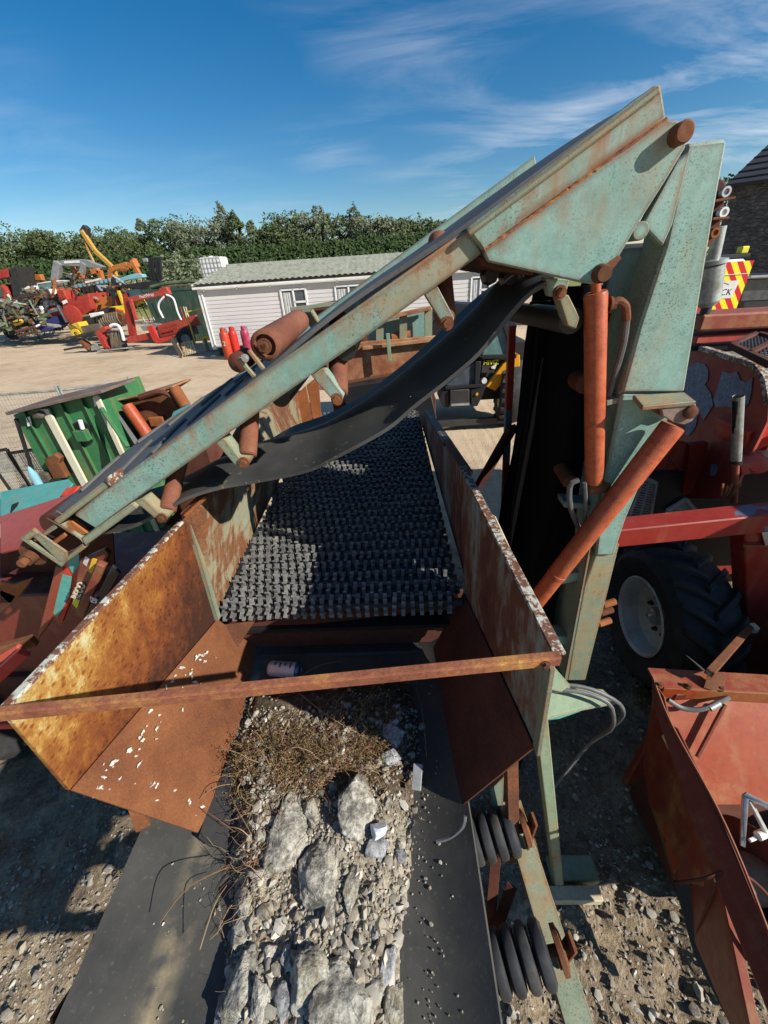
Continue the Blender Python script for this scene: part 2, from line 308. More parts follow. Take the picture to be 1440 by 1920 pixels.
def ground_mat():
    s = NT('dusty_yard'); a = s.noise(.35, 6, .6); b = s.noise(3, 7, .65); d = s.noise(34, 5, .7); v = s.voro(26)
    tr = s.noise(.9, 4, .55, stretch=(.35, 1.6, 1))
    f = s.math('ADD', s.math('MULTIPLY', a, .4), s.math('ADD', s.math('MULTIPLY', b, .3), s.math('ADD', s.math('MULTIPLY', d, .2), s.math('MULTIPLY', tr, .15))))
    c = s.ramp(f, [(.36, (.27, .19, .115)), (.47, (.45, .33, .21)), (.56, (.55, .42, .28)), (.72, (.62, .49, .34))])
    c = s.mix(s.math('MULTIPLY', s.rng(s.noise(60, 3, .6), .6, .7), .5), c, (.20, .17, .13))
    # trodden, darker rubble where the machines stand
    ln = s.n('ShaderNodeVectorMath'); ln.operation = 'DISTANCE'; s.L(s.geo.outputs['Position'], ln.inputs[0]); ln.inputs[1].default_value = (0, .5, 0)
    rub = s.ramp(s.math('ADD', s.math('MULTIPLY', d, .5), s.math('MULTIPLY', b, .5)), [(.34, (.10, .075, .05)), (.47, (.23, .175, .115)), (.58, (.36, .285, .19)), (.72, (.46, .38, .27))])
    c = s.mix(s.rng(s.math('ADD', ln.outputs['Value'], s.math('MULTIPLY', b, 2.0)), 3.6, 5.2), rub, c)
    s.bump(s.math('ADD', d, s.math('MULTIPLY', b, .8)), .7, .03); return s.done(c, .92, 0, .15)
M['ground'] = ground_mat()
M['soil'] = flat('crusted_soil', (.30, .22, .14), .92, .35, 5, .7, dirt=(.42, .34, .24), fine=45)
M['grass'] = flat('field_grass', (.16, .17, .04), .9, .35, .35, .2, dirt=(.28, .24, .08), fine=3)
def stone_wall():
    s = NT('rubble_stone_wall')
    mp = s.n('ShaderNodeMapping'); mp.inputs['Scale'].default_value = (1, 1, 1.7); s.L(s.raw, mp.inputs[0])
    v = s.voro(4.2, 'F1', mp.outputs[0]); e = s.voro(4.2, 'DISTANCE_TO_EDGE', mp.outputs[0])
    c = s.mix(s.rng(s.noise(5, 5), .35, .65), (.05, .05, .055), (.14, .135, .13))
    sp = s.n('ShaderNodeSeparateXYZ'); s.L(v.outputs['Color'], sp.inputs[0])
    c = s.mix(s.math('MULTIPLY', sp.outputs[0], .6), c, (.035, .036, .042)); c = s.mix(s.rng(e.outputs['Distance'], .06, .01), c, (.10, .095, .085))
    s.bump(s.rng(e.outputs['Distance'], 0, .12), .9, .05); return s.done(c, .9)
M['stone_wall'] = stone_wall()
# ---------------------------------------------------------------- helpers
def org(o):
    v = V((0, 0, 0))
    while o: v += o.location; o = o.parent
    return v
class MB:
    def __init__(s): s.v = []; s.f = []
    def add(s, vs, fs):
        k = len(s.v); s.v += [V(q) for q in vs]; s.f += [tuple(k + i for i in f) for f in fs]; return s
    def box(s, c, size, rot=None):
        c = V(c); h = V(size) / 2; rot = rot or Matrix.Identity(3)
        vs = [c + rot @ V((x * h.x, y * h.y, z * h.z)) for x in (-1, 1) for y in (-1, 1) for z in (-1, 1)]
        return s.add(vs, [(0, 1, 3, 2), (4, 6, 7, 5), (0, 4, 5, 1), (2, 3, 7, 6), (0, 2, 6, 4), (1, 5, 7, 3)])
    def bar(s, p, q, w, h, up=(0, 0, 1)):
        p, q = V(p), V(q); a = (q - p); l = a.length; a.normalize(); u = V(up)
        if abs(a.dot(u.normalized())) > .98: u = V((0, 1, 0))
        b = a.cross(u).normalized(); u = b.cross(a)
        return s.box((p + q) / 2, (l, w, h), Matrix((a, b, u)).transposed())
    def cyl(s, p, q, r, n=18, r2=None, caps=True):
        p, q = V(p), V(q); a = (q - p).normalized(); b = a.orthogonal().normalized(); c = a.cross(b); r2 = r if r2 is None else r2
        vs = [p + (b * math.cos(t) + c * math.sin(t)) * r for t in [2 * math.pi * i / n for i in range(n)]]
        vs += [q + (b * math.cos(t) + c * math.sin(t)) * r2 for t in [2 * math.pi * i / n for i in range(n)]]
        fs = [(i, (i + 1) % n, n + (i + 1) % n, n + i) for i in range(n)]
        if caps: fs += [tuple(range(n))[::-1], tuple(range(n, 2 * n))]
        return s.add(vs, fs)
    def tube(s, pts, r, n=8):
        pts = [V(p) for p in pts]; rs = r if isinstance(r, (list, tuple)) else [r] * len(pts)
        t0 = (pts[1] - pts[0]).normalized(); b = t0.orthogonal().normalized(); vs = []
        for i, p in enumerate(pts):
            t = (pts[min(i + 1, len(pts) - 1)] - pts[max(i - 1, 0)]).normalized()
            b = (b - t * b.dot(t)).normalized(); c = t.cross(b)
            vs += [p + (b * math.cos(a) + c * math.sin(a)) * rs[i] for a in [2 * math.pi * k / n for k in range(n)]]
        fs = [(i * n + k, i * n + (k + 1) % n, (i + 1) * n + (k + 1) % n, (i + 1) * n + k) for i in range(len(pts) - 1) for k in range(n)]
        fs += [tuple(range(n))[::-1], tuple(range(len(vs) - n, len(vs)))]
        return s.add(vs, fs)
    def plate(s, pts, d):
        pts = [V(p) for p in pts]; d = V(d); n = len(pts)
        nrm = V((0, 0, 0))
        for i in range(n): nrm += pts[i].cross(pts[(i + 1) % n])
        if nrm.dot(d) > 0: pts = pts[::-1]
        vs = pts + [p + d for p in pts]
        fs = [tuple(range(n)), tuple(range(n, 2 * n))[::-1]] + [(i, n + i, n + (i + 1) % n, (i + 1) % n) for i in range(n)]
        return s.add(vs, fs)
    def sheet(s, pts, t):
        pts = [V(p) for p in pts]; n = V((0, 0, 0))
        for i in range(len(pts)): n += pts[i].cross(pts[(i + 1) % len(pts)])
        return s.plate(pts, n.normalized() * t)
    def lathe(s, p, axis, prof, n=24):
        p = V(p); a = V(axis).normalized(); b = a.orthogonal().normalized(); c = a.cross(b); k = len(prof)
        vs = [p + a * h + (b * math.cos(t) + c * math.sin(t)) * r for t in [2 * math.pi * i / n for i in range(n)] for h, r in prof]
        fs = [(i * k + j, i * k + j + 1, ((i + 1) % n) * k + j + 1, ((i + 1) % n) * k + j) for i in range(n) for j in range(k - 1)]
        return s.add(vs, fs)
    def grid(s, fn, nu, nv, t=0.):
        G = [[V(fn(i / nu, j / nv)) for j in range(nv + 1)] for i in range(nu + 1)]
        vs = [G[i][j] for i in range(nu + 1) for j in range(nv + 1)]; w = nv + 1
        fs = [(i * w + j, (i + 1) * w + j, (i + 1) * w + j + 1, i * w + j + 1) for i in range(nu) for j in range(nv)]
        if t:
            N = []
            for i in range(nu + 1):
                for j in range(nv + 1):
                    a = G[min(i + 1, nu)][j] - G[max(i - 1, 0)][j]; b = G[i][min(j + 1, nv)] - G[i][max(j - 1, 0)]
                    N.append(a.cross(b).normalized())
            k = len(vs); vs = vs + [p - n * t for p, n in zip(vs, N)]
            fs = fs + [tuple(q + k for q in f)[::-1] for f in fs]
            for i in range(nu):
                for j in (0, nv):
                    a, b = i * w + j, (i + 1) * w + j; f = (a, a + k, b + k, b); fs.append(f if j == 0 else f[::-1])
            for j in range(nv):
                for i in (0, nu):
                    a, b = i * w + j, i * w + j + 1; f = (b, b + k, a + k, a); fs.append(f if i == 0 else f[::-1])
        return s.add(vs, fs)
    def build(s, name, mat, parent=None, bev=0., smooth=True, sub=None, angle=35):
        if parent is None:
            xs = [v.x for v in s.v]; ys = [v.y for v in s.v]; zs = [v.z for v in s.v]
            o0 = V(((min(xs) + max(xs)) / 2, (min(ys) + max(ys)) / 2, min(zs)))
        else: o0 = org(parent)
        me = bpy.data.meshes.new(name); me.from_pydata([v - o0 for v in s.v], [], s.f); me.validate()
        if bev:
            bm = bmesh.new(); bm.from_mesh(me)
            bmesh.ops.recalc_face_normals(bm, faces=bm.faces)
            es = [e for e in bm.edges if len(e.link_faces) == 2 and e.calc_face_angle(0) > .7]
            try: bmesh.ops.bevel(bm, geom=es, offset=bev, segments=1, affect='EDGES', clamp_overlap=True, profile=.5)
            except Exception: pass
            bm.to_mesh(me); bm.free()
        me.materials.append(M[mat] if isinstance(mat, str) else mat)
        if smooth:
            me.polygons.foreach_set('use_smooth', [True] * len(me.polygons)); me.set_sharp_from_angle(angle=math.radians(angle))
        o = bpy.data.objects.new(name, me); COL.objects.link(o)
        if parent is None: o.location = o0
        else: o.parent = parent
        return o
def tag(o, label=None, cat=None, group=None, kind=None):
    for k, q in (('label', label), ('category', cat), ('group', group), ('kind', kind)):
        if q: o[k] = q
    return o
def thing(name, label, cat, loc=(0, 0, 0), group=None):
    o = bpy.data.objects.new(name, None); COL.objects.link(o); o.location = loc; o.empty_display_size = .2
    return tag(o, label, cat, group)
def dup(root, loc, label, rz=0., scale=1.):
    def cp(o, par):
        c = o.copy(); COL.objects.link(c); c.parent = par
        for ch in kids[o.name]: cp(ch, c)
        return c
    kids = {}
    for o in COL.objects:
        kids.setdefault(o.name, [])
        if o.parent: kids.setdefault(o.parent.name, []).append(o)
    c = cp(root, None); c.location = loc; c.rotation_euler = (0, 0, rz); c.scale = (scale,) * 3; c['label'] = label
    return c
def resample(pts, n):
    pts = [V(p) for p in pts]; L = [0]
    for a, b in zip(pts, pts[1:]): L.append(L[-1] + (b - a).length)
    out = []
    for i in range(n + 1):
        t = L[-1] * i / n; k = max(j for j in range(len(L) - 1) if L[j] <= t + 1e-9) if t < L[-1] else len(L) - 2
        u = (t - L[k]) / max(1e-9, L[k + 1] - L[k])
        p0, p1, p2, p3 = pts[max(k - 1, 0)], pts[k], pts[k + 1], pts[min(k + 2, len(pts) - 1)]
        out.append(.5 * (2 * p1 + (p2 - p0) * u + (2 * p0 - 5 * p1 + 4 * p2 - p3) * u * u + (3 * p1 - p0 - 3 * p2 + p3) * u ** 3))
    return out
def droopf(v): return .05 * math.exp(-((v - .36) / .22) ** 2) - .03 * math.exp(-((v - .8) / .2) ** 2)
def loft(mb, A, B, nu, nv, t, sag=None, nz=0., droop=False):
    a, b = resample(A, nu), resample(B, nu)
    def fn(u, v):
        i = round(u * nu); p = a[i].lerp(b[i], v)
        if sag: p = p + V(sag) * (droopf(v) if droop else 4 * v * (1 - v))
        if nz: p = p + V((mn.noise(p * 3) * nz, mn.noise(p * 3 + V((9, 0, 0))) * nz, mn.noise(p * 3 + V((0, 9, 0))) * nz))
        return p
    return mb.grid(fn, nu, nv, t)
def bolt(mb, p, axis, r=.014, h=.014):
    p = V(p); a = V(axis).normalized(); mb.cyl(p, p + a * h * .35, r * 1.5, 14); mb.cyl(p + a * h * .35, p + a * h, r, 6); return mb
def text(s, size, mat, parent, p, xdir, updir, name='lettering', depth=.002, shear=0., extra=0.):
    cu = bpy.data.curves.new('text', 'FONT'); cu.body = s; cu.size = size; cu.extrude = depth; cu.shear = shear; cu.offset = extra
    t = bpy.data.objects.new('t', cu); COL.objects.link(t); dg = bpy.context.evaluated_depsgraph_get()
    me = bpy.data.meshes.new_from_object(t.evaluated_get(dg)); bpy.data.objects.remove(t)
    x = V(xdir).normalized(); n = x.cross(V(updir)).normalized(); y = n.cross(x)
    o0 = org(parent); p = V(p) - o0
    me.transform(Matrix(((x.x, y.x, n.x, p.x), (x.y, y.y, n.y, p.y), (x.z, y.z, n.z, p.z), (0, 0, 0, 1))))
    me.name = name; me.materials.clear(); me.materials.append(M[mat]); o = bpy.data.objects.new(name, me); COL.objects.link(o); o.parent = parent
    return o
def stone(mb, c, r, seed, sub=2, squash=(1, 1, .75), rz=0., flatn=5):
    bm = bmesh.new(); bmesh.ops.create_icosphere(bm, subdivisions=sub, radius=1)
    rr = random.Random(seed); cuts = [(V((rr.gauss(0, 1), rr.gauss(0, 1), rr.gauss(0, 1))).normalized(), rr.uniform(.5, .85)) for _ in range(flatn)]
    off = V((rr.uniform(-50, 50),) * 3); rm = Matrix.Rotation(rz, 3, 'Z')
    vs = []
    for v in bm.verts:
        p = v.co.copy()
        for n, d in cuts:
            k = p.dot(n) - d
            if k > 0: p -= n * k * .97
        p *= 1 + .16 * mn.noise(p * 1.4 + off) + (.05 * mn.noise(p * 4 + off) + .055 * mn.noise(p * 9 + off) + .05 * mn.noise(p * 19 + off) if sub > 2 else 0)
        vs.append(V(c) + rm @ V((p.x * r * squash[0], p.y * r * squash[1], p.z * r * squash[2])))
    mb.add(vs, [tuple(v.index for v in f.verts) for f in bm.faces]); bm.free(); return mb
# ---------------------------------------------------------------- setting
def setting():
    # one ground sheet to the horizon, fine and lumpy near the machines
    xs = [-900, -300, -120, -60, -30, -16, -9, -6, -4.5] + [-3.5 + .035 * i for i in range(201)] + [4.5, 6, 9, 16, 30, 60, 120, 300, 900]
    ys = [-300, -60, -12, -4, -2] + [-1 + .035 * i for i in range(144)] + [4.6, 5.4, 6.5, 8, 10, 13, 17, 22, 28, 36, 46, 60, 90, 150, 400, 1200]
    def zz(x, y):
        k = 1 if (-3.6 < x < 3.6 and -1.1 < y < 4.1) else .3 if abs(x) < 30 and y < 40 else 0
        return k * (.05 * mn.noise(V((x * 1.1, y * 1.1, 3))) + .03 * mn.noise(V((x * 3.3, y * 3.3, 7))) + .042 * mn.noise(V((x * 8, y * 8, 1))) + .026 * mn.noise(V((x * 17, y * 17, 1)))) - .01
    vs = [(x, y, zz(x, y)) for x in xs for y in ys]; n = len(ys)
    fs = [(i * n + j, (i + 1) * n + j, (i + 1) * n + j + 1, i * n + j + 1) for i in range(len(xs) - 1) for j in range(n - 1)]
    tag(MB().add(vs, fs).build('ground', 'ground', None, angle=60), kind='structure')
    # grass bank and field rising behind the yard
    def bank(u, v):
        x = -150 + 330 * u; y = 46 + 110 * v
        z = 4.6 * min(1, v * 6) ** 1.3 + .3 * mn.noise(V((x * .05, y * .05, 0))) - .25 + 2 * v
        if x > 3: z *= max(.25, 1 - (x - 3) / 14)
        return (x, y, z)
    tag(MB().grid(bank, 110, 24).build('grass_bank', 'grass', None, angle=60), kind='structure')
setting()
# ---------------------------------------------------------------- the screening machine
mach = thing('screening_machine', 'rusty teal screening machine with star deck hopper and folded overhead conveyor', 'screening machine', (0, 1, 0))
def part(mb, name, mat, bev=.002, parent=None, label=None, **k):
    o = mb.build(name, mat, parent or mach, bev, **k)
    if label: o['label'] = label
    return o
def hopper():
    A, B_, C, D = P(10, 1338, z=2.15), P(350, 975, z=2.15), P(405, 1162, z=1.68), P(130, 1482, z=1.75)
    part(MB().sheet([A, B_, C, D], .012), 'hopper_side', 'hopper', .001, label='flaking yellow and orange left hopper side')
    part(MB().bar(A + V((-.008, -.01, .004)), B_ + V((-.008, 0, .004)), .020, .008), 'side_rim', 'flaky_white', .002)
    part(MB().bar(B_ + V((.004, .004, 0)), C + V((.004, .006, 0)), .02, .025), 'edge_strip', 'teal_dirty', .002)
    # sloping chute plate below the fold
    E_, F_ = P(478, 1215, z=1.44), P(368, 1562, z=1.43)
    G_ = P(405, 1490, z=1.42)
    part(MB().sheet([D, C, E_, P(455, 1330, z=1.42), G_, F_], -.008), 'chute_plate', 'rust_chute', .001)
    part(MB().sheet([P(440, 1400, z=1.432), P(395, 1500, z=1.428), P(372, 1572, z=1.425), P(392, 1588, z=1.418), P(425, 1592, z=1.412), P(437, 1500, z=1.41)], .006), 'rubber_skirt', 'rubber', .001)
    # right side
    A2, K2 = P(1035, 1222, z=2.15), P(862, 876, z=2.15)
    C2, D2 = P(872, 1112, z=1.68), P(1005, 1402, z=1.75)
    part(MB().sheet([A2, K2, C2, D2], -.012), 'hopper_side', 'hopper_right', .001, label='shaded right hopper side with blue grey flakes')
    part(MB().bar(A2 + V((.010, -.01, .004)), K2 + V((.010, 0, .004)), .026, .008), 'side_rim', 'flaky_white', .002)
    part(MB().bar(A2 + V((0, -.004, -.03)), D2 + V((0, -.006, 0)), .012, .03), 'edge_strip', 'teal_dirty', .002)
    E2, F2 = P(815, 1215, z=1.44), P(868, 1512, z=1.43)
    part(MB().sheet([D2, F2, P(838, 1330, z=1.42), E2, C2], -.008), 'chute_plate', 'rust_dark', .001, label='dark brown right chute plate')
    # back plate below the deck and gusset pieces
    Cm, C2m = V((C.x, C.y + .04, 1.66)), V((C2.x, C2.y + .04, 1.66))
    part(MB().sheet([Cm, C2m, P(815, 1225, z=1.42) + V((.1, .06, 0)), P(478, 1235, z=1.42) + V((-.02, .06, 0))], .008), 'back_plate', 'rust_dark', .001)
    part(MB().sheet([P(420, 1172, z=1.64), P(478, 1165, z=1.62), P(440, 1222, z=1.52)], .008), 'gusset', 'rust', .001)
    # rear side plates beside the deck
    r0, r1, r2, r3 = P(345, 962, z=2.19), P(384, 926, z=2.24), P(470, 935, y=1.75), V((-.77, 3.2, 2.02))
    part(MB().sheet([r0, r1, V((-.78, 1.9, 2.2)), V((-.79, 2.5, 2.12)), r3, V((-.78, 3.2, 1.72)), C + V((-.01, .03, 0))], .012), 'rear_side_plate', 'teal_rusty', .001, label='rusty teal left plate beside the star deck')
    part(MB().bar(r0 + V((.004, 0, 0)), r1 + V((.004, 0, 0)), .05, .012), 'lip', 'rust_orange', .002)
    q0, q1, q2 = K2 + V((.016, .0, -.015)), P(795, 765, z=1.93), V((.21, 3.3, 1.7))
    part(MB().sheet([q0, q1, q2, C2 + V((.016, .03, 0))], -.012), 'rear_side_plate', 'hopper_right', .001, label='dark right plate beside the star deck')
    part(MB().bar(q0 + V((.006, -.06, .018)), q0.lerp(q1, .3) + V((.006, 0, .01)), .035, .014), 'rim_strip', 'rust', .002)
    part(MB().bar(q0.lerp(q1, .3) + V((.012, 0, -.01)), q1 + V((.012, 0, -.01)), .05, .02), 'rubber_lip', 'rubber', .004)
    # stiff flaps of pale board clipped outside the right side
    part(MB().sheet([P(915, 960, z=2.1), P(928, 968, z=2.1), P(968, 1055, z=2.02), P(948, 1045, z=2.02)], .006), 'pale_flap', 'pale', .001)
    part(MB().sheet([P(825, 818, z=1.98), P(840, 826, z=1.98), P(863, 858, z=1.98), P(850, 856, z=1.98)], .006), 'pale_flap', 'pale', .001)
    # orange panels at the far left of the deck
    for a in ([(575, 722), (597, 704), (603, 787), (588, 792)], [(527, 764), (574, 723), (587, 793), (546, 806)]):
        part(MB().sheet([P(*q, y=3.15 - .02 * (q[0] < 577)) for q in a], -.015), 'end_panel', 'rust_orange', .003)
    part(MB().sheet([P(470, 826, y=3.0), P(520, 770, y=3.1), P(546, 806, y=3.13), P(500, 850, y=3.0)], -.015), 'end_panel', 'teal_dirty', .003)
    # crossbar: an angle iron
    a, b = P(0, 1338, z=2.16) + V((-.04, 0, .006)), P(1037, 1231, z=2.16) + V((.012, 0, .006))
    mb = MB().bar(a, b, .016, .004); mb.bar(a + V((0, -.008, -.010)), b + V((0, -.008, -.010)), .004, .022)
    cb = part(mb, 'crossbar', 'bar_yellow', .0015)
    part(bolt(MB(), b + V((-.03, -.011, -.010)), (0, -1, 0), .006, .010), 'bolt', 'rust', 0, parent=cb)
    # bird droppings scattered on the chute
    rr = random.Random(3); mb = MB()
    n = (C - D).cross(F_ - D).normalized(); n = n if n.z > 0 else -n
    for k in range(80):
        u, v = (rr.uniform(.03, .8), rr.uniform(.05, .35)) if k < 44 else (rr.uniform(-.0, .12), rr.uniform(.1, .95))
        p = D.lerp(C, max(.02, u)); p = p + (F_ - D) * (v * (1 - .25 * u)) + n * .006
        m_ = rr.uniform(.0025, .010); t = (C - D).normalized(); s_ = n.cross(t); an = rr.uniform(0, 3)
        pts = []
        an = rr.gauss(0, .5); ml = rr.uniform(.7, 1.6); t, s_ = t * math.cos(an) + s_ * math.sin(an), s_ * math.cos(an) - t * math.sin(an)
        for i in range(13):
            th = 2 * math.pi * i / 13; q = (t * math.cos(th) * m_ * ml + s_ * math.sin(th) * m_ * .55) * rr.uniform(.35, 1.25)
            pts.append(p + q)
        mb.plate(pts, n * .0015)
    for k in range(14):
        p = P(rr.uniform(900, 965), rr.uniform(1385, 1430) , z=1.72); t = rr.random(); p = D2.lerp(F2, rr.uniform(.05, .5)) + (C2 - D2) * rr.uniform(.03, .2) + V((-.004, 0, .004)); m_ = rr.uniform(.003, .008)
        mb.plate([p + V((math.cos(i) * m_, math.sin(i) * m_ * 1.6, math.cos(i) * m_ * 1.6)) for i in (0, 1.1, 2.2, 3.3, 4.6, 5.5)], (-.0008, 0, .0015))
    tag(part(mb, 'bird_droppings', 'dropping', 0), kind='stuff')
hopper()
def star_mesh():
    mb = MB(); n = 8; vs = []; prof = [(.0, .93), (.10, 1.0), (.24, .97), (.36, .60), (.60, .50), (.86, .58)]
    ring = []
    for k in range(n):
        for t, r in prof: a = 2 * math.pi * (k + t) / n; ring.append((math.cos(a) * r * .047, math.sin(a) * r * .047))
    m_ = len(ring)
    vs = [V((-.0078, y, z)) for y, z in ring] + [V((.0078, y, z)) for y, z in ring]
    fs = [tuple(range(m_))[::-1], tuple(range(m_, 2 * m_))] + [(i, (i + 1) % m_, m_ + (i + 1) % m_, m_ + i) for i in range(m_)]
    return vs, fs
def deck():
    vs, fs = star_mesh()
    me = bpy.data.meshes.new('star_disc'); me.from_pydata(vs, [], fs); me.materials.append(M['disc'])
    rest = MB(); rr = random.Random(5); nrow, pitch = 33, .0675; count = 0
    for k in range(nrow):
        y = 1.12 + pitch * k; z = 1.672 + .040 * (y - 1.12)
        x0, x1 = -.735 + .0 * k, .232 - .016 * (y - 1.1)
        sh = part(MB().cyl((x0, y, z), (x1, y, z), .017, 10), 'star_shaft', 'dark', 0)
        so = V((0, 0, 0)); m_ = int((x1 - x0) / .036)
        for j in range(m_):
            x = x0 + .014 + .036 * j + (.018 if k % 2 else 0)
            if x > x1 - .008: continue
            rot = rr.uniform(0, .7)
            if count < 290:
                o = bpy.data.objects.new('star_disc', me); COL.objects.link(o); o.parent = sh
                o.location = V((x, y, z)) - org(mach); o.rotation_euler = (rot, rr.uniform(-.05, .05), rr.uniform(-.05, .05)); count += 1
            else:
                c, s_ = math.cos(rot), math.sin(rot)
                rest.add([(x + v.x, y + v.y * c - v.z * s_, z + v.y * s_ + v.z * c) for v in vs], fs)
    tag(part(rest, 'star_discs', 'disc', 0, smooth=False), kind='stuff')
    part(MB().sheet([V((-.74, 1.1, 1.55)), V((.24, 1.1, 1.55)), V((.2, 3.3, 1.6)), V((-.74, 3.3, 1.6))], .02), 'deck_floor', 'black', 0)
deck()
def feed_belt():
    # troughed belt running towards the viewer
    prof = [(-.815, 1.425), (-.72, 1.412), (-.62, 1.398), (-.5, 1.392), (-.2, 1.385), (.0, 1.39), (.05, 1.398), (.11, 1.42), (.165, 1.452)]
    pr = resample([V((x, 0, z)) for x, z in prof], 24)
    def fn(u, v):
        p = pr[round(v * 24)]; y = -.45 + 1.75 * u
        return (p.x, y, p.z + .004 * mn.noise(V((p.x * 4, y * 3, 0))))
    part(MB().grid(fn, 60, 24, -.010), 'feed_belt', 'belt', 0)
    # return strand below
    part(MB().box((-.34, .45, 1.29), (.64, 1.6, .01)), 'return_belt', 'rubber', 0)
    # side channels with cross members
    a, b = P(965, 1530, z=1.24), P(1085, 1920, z=1.24)
    d = (b - a); b = b + d * 1.0
    mb = MB().bar(a - d * .1, b, .07, .012); mb.bar(a - d * .1 + V((.03, 0, -.05)), b + V((.03, 0, -.05)), .012, .1)
    part(mb, 'side_channel', 'teal_dirty', .002)
    part(MB().bar(V((-.86, 1.2, 1.24)), V((-.86, -.6, 1.24)), .07, .1), 'side_channel', 'rust_dark', .002)
    for y in (.95, .5, .26, 0.02, -.25):
        part(MB().bar((-.88, y, 1.16), (.40, y, 1.16), .05, .05), 'cross_member', 'rust', .002)
    # idler rollers made of rubber rings on the raised wing
    def idler(c, ax, n=5):
        c = V(c); ax = V(ax).normalized()
        sp = part(MB().cyl(c - ax * .10, c + ax * .14, .012, 10), 'idler_spindle', 'rust', 0)
        for k in range(n):
            p = c + ax * (-.075 + .036 * k)
            part(MB().lathe(p, ax, [(-.015, .02), (-.0165, .050), (-.010, .061), (0, .0635), (.010, .061), (.0165, .050), (.015, .02)], 28), 'idler_ring', 'ring', 0, parent=sp)
        part(MB().lathe(c + ax * .112, ax, [(-.006, .0), (-.006, .046), (.006, .046), (.012, .03), (.012, 0)], 24), 'end_cap', 'rust', 0, parent=sp)
        part(MB().bar(c + ax * .135 + V((0, 0, .05)), c + ax * .135 + V((.0, 0, -.13)), .035, .008, ax), 'idler_bracket', 'rust', .001)
    idler(P(914, 1568, z=1.35), (.95, .1, .22)); idler(P(964, 1798, z=1.35), (.95, .1, .22)); idler((.24, -.06, 1.335), (.92, .1, .34))
    for px, py in ((268, 1605), (150, 1850)):
        c = P(px, py, z=1.33) + V((.03, 0, 0))
        sp = part(MB().cyl(c - V((.03, 0, .01)), c + V((.14, 0, -.03)), .012, 10), 'idler_spindle', 'rust', 0)
        for k in range(3): part(MB().lathe(c + V((.02 + .036 * k, 0, -.01 * k)), (1, 0, -.2), [(-.015, .02), (-.0165, .050), (-.010, .061), (0, .0635), (.010, .061), (.0165, .050), (.015, .02)], 24), 'idler_ring', 'ring', 0, parent=sp)
        for k in (0, 1): part(MB().bar(c + V((-.02 - .022 * k, -.06, .03)), c + V((-.02 - .022 * k, .06, -.04)), .008, .03), 'idler_bracket', 'rust', .001)
    part(MB().sheet([P(240, 1520, z=1.5), P(262, 1516, z=1.5), P(282, 1548, z=1.42), P(255, 1562, z=1.42)], .012), 'stay_plate', 'rust', .001)
    part(MB().bar(P(958, 1425, z=1.62), P(962, 1590, z=1.3), .035, .02), 'upright', 'rust', .002)
    part(MB().sheet([P(920, 1480, z=1.45), P(945, 1455, z=1.5), P(942, 1535, z=1.35), P(925, 1535, z=1.35)], .012), 'gusset', 'teal_dirty', .001)
    part(MB().bar(P(930, 1600, z=1.28), P(918, 1740, z=1.1), .03, .01), 'brace', 'rust_dark', .001)
    part(MB().bar(P(960, 1660, z=1.22), P(925, 1760, z=1.1), .03, .01), 'brace', 'rust_dark', .001)
    part(MB().tube(resample([P(872, 1530, z=1.52), P(868, 1550, z=1.5), P(845, 1570, z=1.47), P(818, 1578, z=1.455)], 8), .005, 6), 'cable_end', 'hose', 0)
    # body of the machine below the deck
    part(MB().box((-.27, 2.2, .95), (1.1, 2.2, .9)), 'chassis', 'dark', .01)
    for x in (-.75, .22):
        for y in (1.35, 3.1): part(MB().box((x, y, .28), (.12, .14, .56)), 'support_leg', 'rust_dark', .004)
    for x, y in ((-.7, -.5), (.3, -.5)): part(MB().box((x, y, .55), (.1, .1, 1.1)), 'support_leg', 'rust_dark', .004)
feed_belt()
YB = .95
def Bq(*pts, y=YB): return [P(px, py, y=y) for px, py in pts]
TY = V((0, 1, 0))
